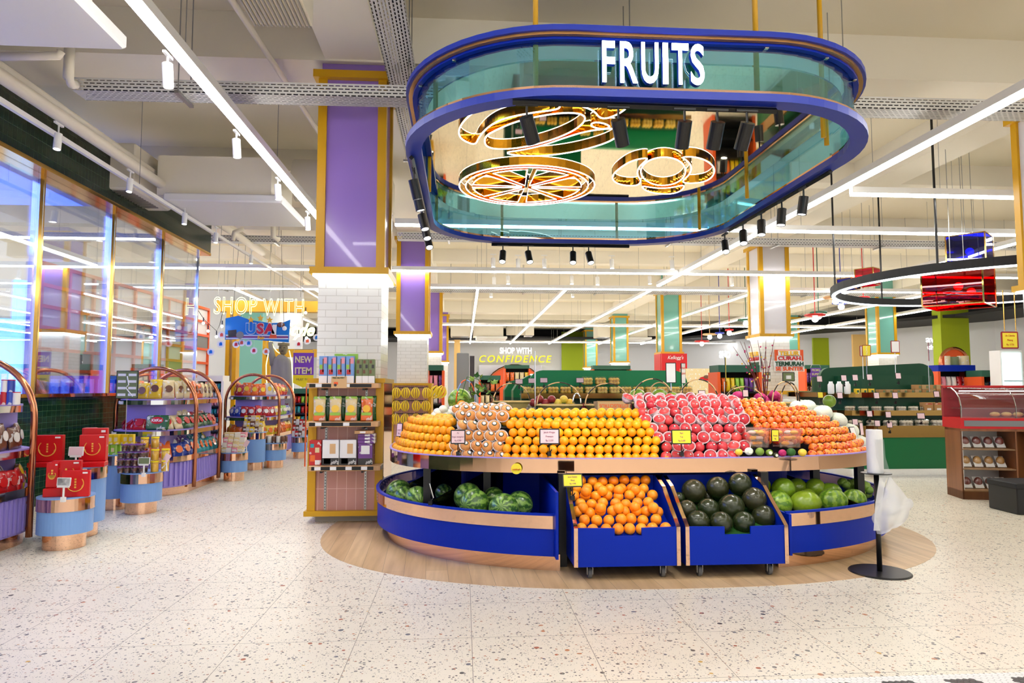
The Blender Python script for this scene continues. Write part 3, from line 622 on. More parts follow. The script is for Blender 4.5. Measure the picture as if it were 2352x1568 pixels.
for i, (px, py) in enumerate(((1155, 574), (1213, 574), (1316, 574), (1352, 574))):
    p = at(px, py, Y=8.33); spot_head('canopy_spotlight', 'black spotlight on the rear canopy rail, %s from the banana pillar side' % nth(i+1), 'black spotlights on the rear rail', (p.x, 8.33, 3.02), (p.x+(.3 if i % 2 else -.2), 7.2, .9), 'black', .14, .042, SPOT_W*.5, 62, .11)
for i, (px, py) in enumerate(((1847, 405), (1797, 436), (1750, 464), (1708, 490), (1666, 516))):
    p = at(px, py, X=3.0); spot_head('canopy_spotlight', 'black spotlight on the right canopy rail, %s counting away from the camera' % nth(i+1), 'black spotlights on the right rail', (2.99, p.y, 3.02), (2.7, 5.9+.1*i, .9), 'black', .14, .042, SPOT_W if i < 3 else 0, 60, .11, PI/2)
for i, (px, py) in enumerate(((951, 375), (958, 418), (970, 468), (976, 500), (982, 522))):
    p = at(px, py, X=-.41); spot_head('canopy_spotlight', 'black spotlight on the left canopy rail, %s counting away from the camera' % nth(i+1), 'black spotlights on the left rail', (-.41, p.y, 3.02), (.1, 5.9+.1*i, .9), 'black', .14, .042, SPOT_W if i < 3 else 0, 60, .11, PI/2)
# FRUITS letters on the front of the glass
fs_ = thing('fruits_sign', 'glowing white FRUITS letters fixed on the teal canopy glass', 'sign', (1.17, 4.125, 3.385))
def fit(o, w_=None, h_=None):   # scale a line of lettering to a real width and height, about its own centre
    co_ = [v.co for v in o.data.vertices]; x0, x1 = min(c.x for c in co_), max(c.x for c in co_); y0, y1 = min(c.y for c in co_), max(c.y for c in co_)
    for v in o.data.vertices: v.co.x -= (x0+x1)/2; v.co.y -= (y0+y1)/2
    o.scale = (w_/(x1-x0), h_/(y1-y0), 1)
xs = [(1383, 1412), (1424, 1464), (1473, 1512), (1522, 1534), (1543, 1581), (1586, 1617)]
for ch, (xa, xb) in zip('FRUITS', xs):
    a = at(xa, 140, Y=4.08); b = at(xb, 140, Y=4.08)
    for nm, m_, dy in (('letter_return', 'royal_blue', .02), ('letter_face', 'neon_cool', .0)):
        l = text(nm+'_'+ch.lower(), ch, .3, m_, fs_, ((a.x+b.x)/2-1.17, dy-.05, 0), depth=.018 if dy else .003, offset=.004)
        fit(l, b.x-a.x, .265)
# neon fruit outlines under the mirror
def neon(name, label, shapes, zb=3.405, zt=3.448, r=.0055, tri=None):
    pts0 = [at(x, y, z=zb) for x, y in shapes[0]]; c = sum(pts0, Vector())/len(pts0)
    t_ = thing(name, label, 'neon light', (c.x, c.y, zb), 0, 'neon fruit outlines under the canopy')
    for sh in shapes:
        P_ = [at(x, y, z=zb)-Vector((c.x, c.y, zb)) if not isinstance(x, Vector) else x for x, y in sh]
        neon_part(t_, P_, zt-zb, r)
    return t_
def smooth_loop(P_, it=2):
    for _ in range(it):
        Q = []
        for i in range(len(P_)): a, b = P_[i], P_[(i+1) % len(P_)]; Q += [a*.75+b*.25, a*.25+b*.75]
        P_ = Q
    return P_
def neon_part(t_, P_, h, r=.008, sm=2):
    P_ = smooth_loop(P_, sm); n = len(P_); cc = sum(P_, Vector())/n
    o_ = [(p.x, p.y) for p in P_]; i_ = [(p.x+(cc.x-p.x)*.001-.0, p.y) for p in P_]; inn = []
    for i in range(n):
        d = (P_[(i+1) % n]-P_[i-1]); d = Vector((d.x, d.y, 0)).normalized(); inn.append((P_[i].x-d.y*.012, P_[i].y+d.x*.012))
    MB().band(o_, inn, .004, h).build('gold_side', 'gold', t_)
    MB().tube([Vector(((o_[i][0]+inn[i][0])/2, (o_[i][1]+inn[i][1])/2, 0)) for i in range(n)], r, 6, closed=True).build('neon_tube', 'neon_white', t_, smooth=True)
t_ = thing('neon_citrus_wheel', 'round neon citrus slice with eight segments under the mirror ceiling', 'neon light', (.635, 6.83, 3.405), 0, 'neon fruit outlines under the canopy')
def circ(r, n=24, a0=0, a1=360): return [Vector((r*math.cos(R(a0+(a1-a0)*i/n)), r*math.sin(R(a0+(a1-a0)*i/n)), 0)) for i in range(n)]
neon_part(t_, circ(.70), .043, .0055, 1); neon_part(t_, circ(.635), .043, .0055, 1)
for k in range(8):
    a0, a1 = k*45+4, k*45+41
    P_ = [Vector((.05*math.cos(R(a0+18)), .05*math.sin(R(a0+18)), 0))]+[Vector((.56*math.cos(R(a0+(a1-a0)*i/5)), .56*math.sin(R(a0+(a1-a0)*i/5)), 0)) for i in range(6)]
    neon_part(t_, P_, .043, .005, 0)
neon('neon_papaya', 'neon papaya with leaves above the citrus wheel, under the mirror ceiling', [
    [(1121, 238), (1097, 252), (1069, 275), (1055, 297), (1057, 315), (1071, 325), (1091, 332), (1097, 318), (1110, 300), (1133, 282), (1161, 270), (1220, 258), (1288, 250), (1278, 238), (1200, 232)],
    [(1111, 328), (1113, 312), (1140, 297), (1180, 280), (1230, 267), (1290, 258), (1330, 259), (1347, 268), (1343, 282), (1320, 300), (1280, 318), (1230, 333), (1180, 342), (1140, 343), (1118, 338)],
    [(1156, 351), (1200, 358), (1260, 357), (1330, 346), (1390, 329), (1418, 313), (1420, 299), (1405, 295), (1350, 301), (1300, 316), (1250, 334), (1200, 345)],
    [(1325, 240), (1365, 252), (1382, 275), (1420, 262), (1447, 240), (1400, 232)],
    [(1352, 289), (1364, 279), (1392, 283), (1406, 293), (1380, 298)]])
neon('neon_orange_blossom', 'small round neon fruit with petal lobes beside the citrus wheel', [
    [(1471, 393), (1480, 412), (1503, 424), (1530, 426), (1556, 419), (1572, 404), (1574, 386), (1560, 369), (1535, 361), (1508, 362), (1483, 373)],
    [(1489, 362), (1455, 368), (1430, 382), (1409, 400), (1408, 414), (1425, 424), (1461, 427), (1472, 417), (1462, 402), (1464, 386), (1478, 372)],
    [(1562, 360), (1595, 359), (1625, 368), (1644, 386), (1640, 405), (1620, 418), (1583, 422), (1563, 418), (1582, 402), (1588, 384), (1578, 370)],
    [(1473, 427), (1486, 439), (1515, 445), (1545, 445), (1566, 437), (1572, 424), (1545, 431), (1515, 433), (1490, 430)]], zb=3.405)
# citrus neon on the right hand wall of the canopy (seen reflected): thin crescent near the right glass
# ================================================================ ring lamp and acrylic lanterns
rl = thing('ring_lamp', 'big black suspended ring lamp with a white glowing underside', 'ring lamp', (8.4, 10.2, 2.93))
def circ2(r, n=64): return [(r*math.cos(2*PI*i/n), r*math.sin(2*PI*i/n)) for i in range(n)]
MB().band(circ2(2.36), circ2(2.26), .02, .14).build('black_hoop', 'black_matte', rl); MB().band(circ2(2.335), circ2(2.285), 0, .02).build('light_ring', 'neon_cool', rl)
for a in (215, 250, 300, 160, 100, 40): x, y = 2.31*math.cos(R(a)), 2.31*math.sin(R(a)); MB().tube([(x, y, .14), (x, y, ZC-2.93)], .016, 8).build('hanger_rod', 'black', rl)
def lantern(px0, px1, py0, py1, Y, m_, label, rot=38):
    a = at(px0, py0, Y=Y); b = at(px1, py1, Y=Y); W = (b.x-a.x)/1.4; c = (a+b)/2; h = a.z-b.z
    t_ = thing('acrylic_lantern', label, 'lantern', (c.x, Y, b.z), R(rot), 'acrylic cube lanterns')
    for k in range(4):
        mt = Matrix.Rotation(k*PI/2, 4, 'Z'); MB().box(-W/2, W/2, -W/2-.004, -W/2, 0, h, mt).build('acrylic_panel', m_, t_)
    mb = MB()
    for sx in (-1, 1):
        for sy in (-1, 1): mb.box(sx*W/2-.01, sx*W/2+.01, sy*W/2-.01, sy*W/2+.01, 0, h)
    for z in (0, h):
        mb.box(-W/2, W/2, -W/2-.008, -W/2+.008, z-.008, z+.008).box(-W/2, W/2, W/2-.008, W/2+.008, z-.008, z+.008).box(-W/2-.008, -W/2+.008, -W/2, W/2, z-.008, z+.008).box(W/2-.008, W/2+.008, -W/2, W/2, z-.008, z+.008)
    mb.build('brass_frame', 'brass', t_)
    MB().sphere((0, 0, h*.5), .06, 14, 8).build('bulb', 'bulb', t_, smooth=True)
    mb = MB()
    for sx in (-1, 1): mb.tube([(sx*W/2, 0, h), (sx*W/2, 0, ZC-b.z)], .005, 4)
    mb.build('hanging_rods', 'steel', t_)
lantern(2120, 2282, 610, 705, 9.6, 'red_acrylic', 'large red acrylic cube lantern inside the ring lamp', 40)
lantern(2175, 2279, 543, 612, 10.4, 'blue_acrylic', 'blue acrylic cube lantern hanging above the red one', 40)
lantern(1966, 2021, 618, 655, 14.0, 'pink_acrylic', 'small pink red acrylic lantern seen through the ring lamp', 35)
lantern(1925, 1972, 640, 664, 14.4, 'blue_acrylic', 'small blue acrylic lantern beside the pink one', 30)
for i, (px, py, w_, Y, m_, cn, zz) in enumerate(((1919, 683, 58, 17, 'tan_basket', 'tan', 0), (1932, 696, 42, 17.5, 'canopy_blue', 'blue', 0), (1983, 684, 30, 18, 'gift_red', 'red', 0), (1872, 724, 50, 17, 'gift_red', 'red', 0), (1880, 718, 40, 17.6, 'forest', 'green', 0),
        (1713, 735, 40, 20, 'forest', 'green', 0), (1738, 743, 20, 21, 'gift_red', 'red', 0), (1675, 758, 20, 22, 'gift_red', 'red', 0), (1653, 765, 22, 23, 'canopy_blue', 'blue', 0), (1630, 768, 34, 24, 'tan_basket', 'tan', 0), (1612, 784, 36, 26, 'gift_red', 'red', 0), (1515, 801, 14, 26, 'tan_basket', 'tan', 0))):
    p = at(px, py, Y=Y); r_ = w_/2*Y/1568
    t_ = thing('disc_pendant', '%s disc pendant lamp with a globe bulb, %s counting inward from the ring lamp' % (cn, nth(i+1)), 'pendant lamp', (p.x, Y, p.z), 0, 'disc pendant lamps')
    MB().lathe([(.03, .03), (r_*.9, .03), (r_, 0), (r_*.9, -.02), (.03, -.03)], n=24).build('disc_shade', m_, t_, smooth=True); MB().sphere((0, 0, -.1), .08, 12, 8).build('globe_bulb', 'bulb', t_, smooth=True); MB().tube([(0, 0, .03), (0, 0, ZC-p.z)], .012, 5).build('rod', m_, t_)
# ================================================================ the fruit island
CX, CY = 1.6, 6.9
def eo(a, b, e, n=96): return [(x-CX, y-CY) for x, y in ellipse(CX, CY, a, b, n, e)]
def arc_pts(a, b, e, xa, xb, n=60):   # front half of the superellipse between two X values (island coordinates)
    out = []
    for i in range(720):
        t_ = PI+PI*i/719; c_, s_ = math.cos(t_), math.sin(t_); x = a*math.copysign(abs(c_)**e, c_); y = b*math.copysign(abs(s_)**e, s_)
        if xa <= x <= xb and (not out or math.hypot(x-out[-1][0], y-out[-1][1]) > .05): out.append((x, y))
    return out
isl = thing('fruit_island', 'blue oval fruit island with mirror rim, black legs and copper plinths', 'display stand', (CX, CY, 0))
XLB, XRB = .69-CX, 2.41-CX
for nm, xa, xb in (('side', -3, XLB), ('side', XRB, 3)):
    full = arc_pts(2.42, 1.93, .88, xa, xb)
    back = [(x, y) for x, y in ellipse(0, 0, 2.42, 1.93, 160, .88) if y > 0 and xa <= x <= xb]
    if xa < -2: path = [(x, y) for x, y in back if x < XLB]+full; path = path+[(XLB, full[-1][1])]
    else: path = [(XRB, full[0][1])]+full+back
    if xa < -2: path = sorted([p for p in back], key=lambda p: -p[0])+full+[(XLB, full[-1][1])]
    else: path = [(XRB, full[0][1])]+full+sorted([p for p in back], key=lambda p: -p[0])
    g = 'left' if xa < -2 else 'right'
    MB().wall(path, .12, .32, .02).build('blue_apron', 'royal_blue', isl)
    MB().wall([(x*1.004, y*1.004) for x, y in path], .32, .415, .022).build('copper_band', 'mirror_rose', isl)
    MB().wall([(x*1.006, y*1.006) for x, y in path], .415, .43, .03).build('blue_lip', 'royal_blue', isl)
    MB().wall([(x*.965, y*.965) for x, y in path], 0, .12, .02).build('copper_plinth', 'mirror_rose', isl)
    pl = [(x*.99, y*.99) for x, y in path]; MB().prism(pl, .25, .27).build('melon_tray_floor', 'royal_blue', isl)
xe = XLB; MB().box(XLB-.02, XLB, -1.92, 1.5, .12, .60).build('end_panel', 'royal_blue', isl); MB().box(XRB, XRB+.02, -1.92, 1.5, .12, .42).build('end_panel', 'royal_blue', isl)
# slanted blue back behind the trays
MB().band(eo(1.62, .95, .8), eo(1.58, .91, .8), .02, .70).build('blue_inner_wall', 'royal_blue', isl)
for X in (.76, 2.35, -.3, 3.45, .2, 3.05): MB().box(X-CX-.03, X-CX+.03, (-1.63 if .5 < X < 2.6 else -1.1)-.03, (-1.63 if .5 < X < 2.6 else -1.1)+.03, 0 if .5 < X < 2.6 else .27, .70).build('black_leg', 'black', isl)
DA, DB, DE = 2.30, 1.57, .70
MB().band(eo(DA, DB, DE), eo(DA-.015, DB-.015, DE), .69, .80).build('mirror_rim', 'mirror_rose', isl)
MB().band(eo(DA+.003, DB+.003, DE), eo(DA-.03, DB-.03, DE), .80, .808).build('rim_edge', 'lavender', isl)
MB().prism(eo(DA-.016, DB-.016, DE), .74, .765).build('deck', 'royal_blue', isl)
MB().prism(eo(DA-.34, DB-.34, DE), .765, 1.02).build('riser', 'black_matte', isl); MB().prism(eo(DA-.52, DB-.52, DE), 1.02, 1.10).build('upper_riser', 'deep_green', isl)
# partitions in the melon trays
def board(p0, p1, z0, z1, name='partition', m_='dark_mirror', par=isl):
    a = Vector((p0[0]-CX, p0[1]-CY, 0)); b = Vector((p1[0]-CX, p1[1]-CY, 0)); d = (b-a); L = d.length; ang = math.atan2(d.y, d.x)
    mt = Matrix.Translation(a) @ Matrix.Rotation(ang, 4, 'Z'); vs = [mt @ Vector(v) for v in ((0, -.006, .27), (L, -.006, .27), (L, -.006, z1), (0, -.006, z0), (0, .006, .27), (L, .006, .27), (L, .006, z1), (0, .006, z0))]
    MB().add(vs, [(0, 1, 2, 3), (7, 6, 5, 4), (0, 4, 5, 1), (1, 5, 6, 2), (2, 6, 7, 3), (3, 7, 4, 0)]).build(name, m_, par)
board((-.27, 5.62), (.35, 6.15), .44, .69); board((-.62, 6.25), (-.02, 6.6), .44, .69); board((3.2, 5.35), (2.9, 6.0), .42, .58)
st = text('maker_sticker_text', 'indofresh', .035, 'gift_red', isl, (.0, 0, 0)); 
p = at(1186, 1076, Y=5.38); st.location = (p.x-CX, p.y-CY-.012, p.z-.004); fit(st, .062, .013)
MB().lathe([(.0001, 0), (.042, 0), (.042, .002), (.0001, .002)], n=24).build('round_sticker', 'yellow_card', isl, (p.x-CX, p.y-CY-.004, p.z), (PI/2, 0, 0))
# ---- wheeled bins
def bin_(x0, x1, label, floor_m):
    w_ = x1-x0; t_ = thing('wheeled_bin', label, 'produce bin', (x0, 4.84, 0), 0, 'blue wheeled produce bins')
    D = .62; nx0, nx1 = w_*.38, w_*.64
    pts = [(0, 0), (w_, 0), (w_, .27), (nx1, .265), (nx1, .21), (nx0, .21), (nx0, .265), (0, .27)]
    mt = Matrix.Translation((0, .018, .10)) @ Matrix.Rotation(PI/2, 4, 'X')
    MB().prism(pts, 0, .018, mt).build('front_panel', 'royal_blue', t_)
    side = [(0, 0), (D, 0), (D, .56), (D-.10, .56), (D-.28, .50), (D-.42, .40), (.06, .31), (0, .27)]
    for x in (0, w_-.015):
        mt = Matrix.Translation((x, 0, .10)) @ Matrix.Rotation(PI/2, 4, 'Z') @ Matrix.Rotation(PI/2, 4, 'X')
        MB().prism(side, 0, .015, mt).build('side_panel', 'royal_blue', t_)
        path = [(x+.0075, -.004, .10), (x+.0075, -.004, .37), (x+.0075, .06, .415), (x+.0075, D-.42, .505), (x+.0075, D-.28, .605), (x+.0075, D-.1, .665)]
        MB().strap(path, .028, .006, (1, 0, 0)).build('copper_edge', 'mirror_rose', t_)
    MB().box(0, w_, D-.015, D, .10, .66).build('back_panel', 'royal_blue', t_)
    vs = [(.015, .02, .29), (w_-.015, .02, .29), (w_-.015, D-.02, .50), (.015, D-.02, .50), (.015, .02, .27), (w_-.015, .02, .27), (w_-.015, D-.02, .48), (.015, D-.02, .48)]
    MB().add(vs, [(0, 1, 2, 3), (7, 6, 5, 4), (0, 4, 5, 1), (2, 6, 7, 3), (1, 5, 6, 2), (3, 7, 4, 0)]).build('sloped_base', floor_m, t_)
    MB().box(0, w_, .02, D, .095, .105).build('bottom', 'royal_blue', t_)
    for x in (.12, w_-.1):
        for y in (.09, D-.09):
            c_ = MB().box(-.03, .03, -.03, .03, .088, .095).box(-.022, -.018, -.02, .02, .03, .09).box(.018, .022, -.02, .02, .03, .09).build('caster', 'steel', t_, (x, y, 0))
            MB().lathe([(.012, -.014), (.034, -.014), (.037, -.008), (.037, .008), (.034, .014), (.012, .014)], n=20, mt=Matrix.Translation((0, .0, .037)) @ Matrix.Rotation(PI/2, 4, 'Y')).build('wheel', 'rubber', c_)
    return t_
bin_(.785, 1.535, 'blue wheeled bin heaped with oranges, copper edged', 'royal_blue'); bin_(1.585, 2.325, 'blue wheeled bin piled with dark round melons', 'grass_mat')
# ---------------------------------------------------------------- fruit kinds
def orange_mesh(nm, m_, r=.035, sq=.96):
    return MB().sphere((0, 0, 0), r, 16, 10, 1, 1, sq).mesh(nm, m_, True)
def place(me, name, loc, label, cat, group, rot=None, sc_=1, parts=()):
    o = bpy.data.objects.new(name, me); C.objects.link(o); o.location = loc; o.rotation_euler = rot or (rnd.uniform(0, 6), rnd.uniform(0, 6), rnd.uniform(0, 6)); o.scale = (sc_,)*3
    tag(o, label, cat, group)
    for (pn, pm) in parts: c = bpy.data.objects.new(pn, pm); C.objects.link(c); c.parent = o
    return o
ORM = orange_mesh('orange', 'orange_peel', .0385, 1.0); BORM = orange_mesh('bin_orange', 'bin_orange', .042)
def nub(p, th, a):
    k = 1-.14*math.exp(-((PI-th)*4)**2); return p*k
APM = MB().sphere((0, 0, 0), .044, 18, 12, 1, 1, .93, fn=nub).mesh('apple', 'apple_skin', True)
PRM = MB().sphere((0, 0, 0), .046, 18, 12, 1, 1, .92, fn=nub).mesh('asian_pear', 'pear_skin', True)
PCM = MB().sphere((0, 0, 0), .037, 16, 10, 1, 1, .95, fn=lambda p, th, a: p*(1+.03*math.sin(5*a+3*th))).mesh('wrapped_peach', 'peach_dots', True)
def netcup(r, m_, nm, top=.1):
    prof = []
    for i in range(7): a = -1.35+i*(1.35+top)/6; prof.append((r*1.07*math.cos(a), r*1.05*math.sin(a)))
    prof.append((r*1.24*math.cos(top), r*1.1*math.sin(top)+.006))
    prof += [(x*.96, z) for x, z in prof[::-1]]
    return MB().lathe(prof, n=20).mesh(nm, m_, True)
ANET = netcup(.044, 'foam_pink', 'foam_net', .32); PNET = netcup(.046, 'foam', 'foam_net', -.05)
def stick(R_, rr):
    z_ = lambda r: R_-.5*r*r/.05
    mb = MB(); mb.lathe([(.0001, z_(0)), (rr*.5, z_(rr*.5)), (rr, z_(rr))], n=16); mb.m(1).lathe([(.0001, z_(0)+.0007), (rr*.4, z_(rr*.4)+.0007), (rr*.78, z_(rr*.78)+.0006)], n=14)
    return mb.mesh('sticker', ['deep_green', 'white_card'], True)
ASTK = stick(.0414, .009); PSTK = stick(.0431, .021)
def pts_on(a, b, e, spacing, off, ymax):
    out = []; acc = off*spacing; last = None
    for i in range(2400):
        t_ = PI*.93+PI*1.14*i/2399; c_, s_ = math.cos(t_), math.sin(t_); x = CX+a*math.copysign(abs(c_)**e, c_); y = CY+b*math.copysign(abs(s_)**e, s_)
        if last: acc += math.hypot(x-last[0], y-last[1])
        last = (x, y)
        if acc >= spacing: acc -= spacing; out.append((x, y))
    return [p for p in out if p[1] < ymax]
XP0, XP1, XA0, XA1 = -.07, .33, 1.62, 2.36   # section limits along the front
def facing(x, y, tilt=0):   # rotation that keeps an item's top axis leaning out of the display
    ang = math.atan2((y-CY)/DB, (x-CX)/DA); return Vector((math.cos(ang), math.sin(ang)*1.0, tilt)).to_track_quat('Z', 'Y').to_euler()
def oranges(rows, xa, xb, sp, wherefmt, group, ymax, yside=None):
    for k, (ins, z) in enumerate(rows):
        n = 0
        for (x, y) in pts_on(DA-ins, DB-ins, DE, sp, .5*(k % 2), ymax):
            if xa <= x-(0.0) < xb-(.02*k if xb > 1 else 0):
                n += 1; place(ORM, 'orange', (x+rnd.uniform(-.002, .002), y+rnd.uniform(-.003, .003), z+rnd.uniform(-.003, .003)), wherefmt % (nth(k+1), nth(n)), 'orange', group, sc_=rnd.uniform(.95, 1.03))
orow = [(.055, .805), (.075, .868), (.105, .932), (.14, .996), (.185, 1.055), (.255, 1.075), (.305, 1.140), (.375, 1.150)]
oranges(orow, XP1+.01, XA0, .0735, 'orange in the %s tier of the central wall, %s along from the pears', 'oranges stacked in the central wall', 5.95)
lrow = [(.055, .805), (.085, .868), (.12, .932), (.155, .996), (.195, 1.052), (.265, 1.062), (.335, 1.075), (.405, 1.085)]
oranges(lrow, -1, XP0-.01, .0735, 'orange in the %s tier of the rounded end stack, %s along toward the pears', 'oranges stacked at the rounded end', 6.65)
pear_rows = [(.07, .81), (.085, .885), (.12, .965), (.16, 1.045), (.22, 1.12), (.31, 1.17), (.41, 1.185)]
for k, (ins, z) in enumerate(pear_rows):
    n = 0
    for (x, y) in pts_on(DA-ins, DB-ins, DE, .094, .5*(k % 2), 6.1):
        if XP0-(.04 if k > 4 else 0) <= x < XP1+(.06 if k > 4 else 0):
            n += 1; place(PRM, 'asian_pear', (x, y, z), 'brown Asian pear with round sticker, %s tier up, %s from the rounded end' % (nth(k+1), nth(n)), 'pear', 'Asian pears in foam nets', (rnd.uniform(.7, 1.2), rnd.uniform(-.4, .4), rnd.uniform(-.5, .5)), 1, (('foam_net', PNET), ('sticker', PSTK)))
apple_rows = [(.065, .81), (.10, .88), (.145, .95), (.195, 1.02), (.25, 1.09), (.315, 1.15), (.385, 1.21), (.46, 1.25), (.54, 1.265)]
for k, (ins, z) in enumerate(apple_rows):
    n = 0
    for (x, y) in pts_on(DA-ins, DB-ins, DE, .094, .5*(k % 2), 6.1):
        if XA0-.02-.025*k <= x < XA1-(0 if k else .1):
            if k == 0 and x > 2.2: continue
            n += 1; net = rnd.random() < .72
            place(APM, 'apple', (x, y+rnd.uniform(-.01, .01), z), 'red pink apple%s, %s tier up, %s from the oranges' % (' in a white foam net' if net else ' without a net', nth(k+1), nth(n)), 'apple', 'red apples beside the orange wall', (rnd.uniform(.5, 1.3), rnd.uniform(-.5, .5), rnd.uniform(-.6, .6)), rnd.uniform(.96, 1.05), ((('foam_net', ANET),) if net else ())+(('sticker', ASTK),))
PTB = 2.33
peach_rows = [(.06, .806), (.10, .862), (.145, .92), (.19, .976), (.24, 1.03), (.295, 1.08), (.355, 1.125), (.415, 1.165), (.48, 1.20), (.55, 1.23), (.62, 1.245)]
for k, (ins, z) in enumerate(peach_rows):
    n = 0
    for (x, y) in pts_on(DA-ins, DB-ins, DE, .0775, .5*(k % 2), 6.9):
        if x >= PTB+.01+(0 if k > 4 else .12) and (k > 1 or x > 2.84) and y < 5.98-.0*k:
            n += 1; place(PCM, 'wrapped_peach', (x, y+rnd.uniform(-.006, .006), z+rnd.uniform(-.006, .006)), 'orange peach in red dotted wrap, %s tier up, %s from the apples' % (nth(k+1), nth(n)), 'peach', 'wrapped peaches on the island', sc_=rnd.uniform(.94, 1.06))
WMM = MB().sphere((0, 0, 0), .072, 18, 12, 1, 1, .92).mesh('netted_melon', 'melon_white', True)
mr = [(.09, .84), (.17, .95), (.26, 1.05), (.37, 1.12), (.50, 1.17)]
for k, (ins, z) in enumerate(mr):
    n = 0
    for (x, y) in pts_on(DA-ins, DB-ins, DE, .148, .5*(k % 2), 7.4):
        if x > 3 and y > 6.06:
            n += 1; place(WMM, 'netted_melon', (x, y, z), 'pale melon in white net, %s tier up, %s behind the peaches' % (nth(k+1), nth(n)), 'melon', 'white netted melons at the far end')
# bin oranges
n = 0
for j in range(7):
    for i in range(8):
        x = .785+.06+i*.087+(.04 if j % 2 else 0); y = 4.915+.083*j; z = .345+.045*j+rnd.uniform(-.006, .012)
        if x > 1.49: continue
        place(BORM, 'bin_orange', (x+rnd.uniform(-.008, .008), y+rnd.uniform(-.008, .008), z), 'loose orange in the wheeled bin, %s row back, %s from the yellow card' % (nth(j+1), nth(i+1)), 'orange', 'oranges heaped in the wheeled bin')
for i in range(9):
    x = .785+.10+(i % 5)*.13+(.05 if i > 4 else 0); y = 5.03+.18*(i//5)+rnd.uniform(0, .05); place(BORM, 'bin_orange', (x, y, .47+.10*(i//5)), 'loose orange on top of the bin heap, %s from the yellow card' % nth(i+1), 'orange', 'oranges on top of the bin heap')
def melon(px, py, rp, Y, me, nm, label, cat, group, sx=1, sy=1, szz=1, rot=None):
    p = at(px, py, Y=Y); r = rp*Y/1568
    o = place(me, nm, p, label, cat, group, rot or (rnd.uniform(-.6, .6), rnd.uniform(.8, 2.2), rnd.uniform(0, 6))); o.scale = (r*sx, r*sy, r*szz); return o
UM = lambda m_: MB().sphere((0, 0, 0), 1, 26, 18, fn=lambda p, th, a: p*(1-.06*math.exp(-(th*5)**2))).mesh('melon', m_, True)
DM, GM, WM, PM = UM('dark_melon'), UM('green_melon'), UM('watermelon_skin'), UM('pale_melon_skin')
Z6 = lambda x, y: (860+x/3.136, 860+y/3.136); Z7 = lambda x, y: (1460+x/3.136, 860+y/3.136)
for i, (x, y, r, Y, w_) in enumerate(((418, 840, 88, 5.3, 'back row beside the orange bin'), (590, 815, 82, 5.3, 'back row, middle of three'), (752, 790, 84, 5.26, 'back row, top of the heap'), (855, 900, 88, 5.14, 'resting high against the copper edge'), (370, 970, 68, 5.08, 'middle row beside the orange bin'), (523, 970, 80, 5.14, 'middle row, second'), (690, 955, 95, 5.12, 'biggest, in the centre with a red sticker'),
        (450, 1060, 82, 4.97, 'front row, nearest the orange bin'), (615, 1068, 82, 4.95, 'front row over the green mat'), (778, 1065, 80, 4.96, 'front row with pale scars'), (925, 1025, 88, 5.06, 'purplish, low by the copper edge'), (310, 890, 45, 5.28, 'small, in shadow by the bin wall'), (520, 880, 48, 5.36, 'small, peeking between the rows'))):
    melon(*Z7(x, y), r/3.136, Y, DM, 'dark_melon', 'dark green round melon in the bin, %s' % w_, 'melon', 'dark melons in the wheeled bin')
for i, (x, y, r, Y, sx, m_, w_) in enumerate(((905, 805, 70, 5.6, 1, GM, 'small, just behind the dark heap'), (1065, 825, 84, 5.5, 1, GM, 'yellowish, second in the rear row'), (1165, 810, 66, 5.72, 1, GM, 'plain green, third in the rear row'), (1295, 815, 70, 5.65, 1, GM, 'plain green, last in the rear row'), (1030, 930, 96, 5.33, 1, PM, 'pale, tilted against the copper edge'),
        (1225, 925, 92, 5.34, 1.25, GM, 'widest, front row middle'), (1240, 880, 62, 5.6, 1, GM, 'half hidden behind the widest'), (1420, 908, 88, 5.42, 1.22, PM, 'faintly striped, front row'), (1572, 900, 78, 5.54, 1.15, PM, 'bright striped, at the front by the bag roll'), (1400, 850, 74, 5.62, 1.2, GM, 'dark, behind the striped pair'))):
    melon(*Z7(x, y), r/3.136, Y, m_, 'green_melon', 'green melon in the tray, %s' % w_, 'melon', 'green melons in the tray', sx, 1, 1, (0, 0, 0) if sx > 1 else None)
for i, (x, y, r, Y, w_) in enumerate(((178, 850, 92, 6.3, 'behind at the rounded tip of the tray'), (212, 880, 74, 6.08, 'squeezed second from the tray tip'), (310, 893, 88, 5.88, 'in front of the black card clip'), (500, 850, 62, 6.2, 'behind the dark divider'), (672, 880, 100, 5.68, 'with a small white label, behind two'), (718, 930, 106, 5.48, 'front, showing its round end scar'),
        (860, 885, 75, 5.75, 'small one between the larger four'), (930, 965, 108, 5.37, 'front, closest to the rim'), (1045, 935, 96, 5.55, 'last before the empty blue space'))):
    melon(*Z6(x, y), r/3.136, Y, WM, 'watermelon', 'striped watermelon in the tray, %s' % w_, 'watermelon', 'watermelons in the tray', 1, 1, 1, (rnd.uniform(-.5, .5), rnd.uniform(1.2, 1.9), rnd.uniform(0, 6)))
GVM = MB().sphere((0, 0, 0), .045, 18, 10, 1, 1, .8, fn=lambda p, th, a: p*(1+.07*math.cos(6*a))).mesh('green_guava', 'mango_green', True)
for i, (x, y) in enumerate(((1600, 768), (1545, 785), (1655, 800), (1490, 775), (1590, 825), (1640, 790), (1530, 810), (1620, 850), (1675, 830), (1510, 790), (1570, 780), (1665, 860))):
    p = at(*Z7(x, y), Y=5.95-.02*(i % 5)); place(GVM, 'green_guava', p, 'small ribbed green fruit beyond the divider, %s from its top' % nth(i+1), 'guava', 'ribbed green fruits', (rnd.uniform(-.4, .4), rnd.uniform(-.4, .4), 0))
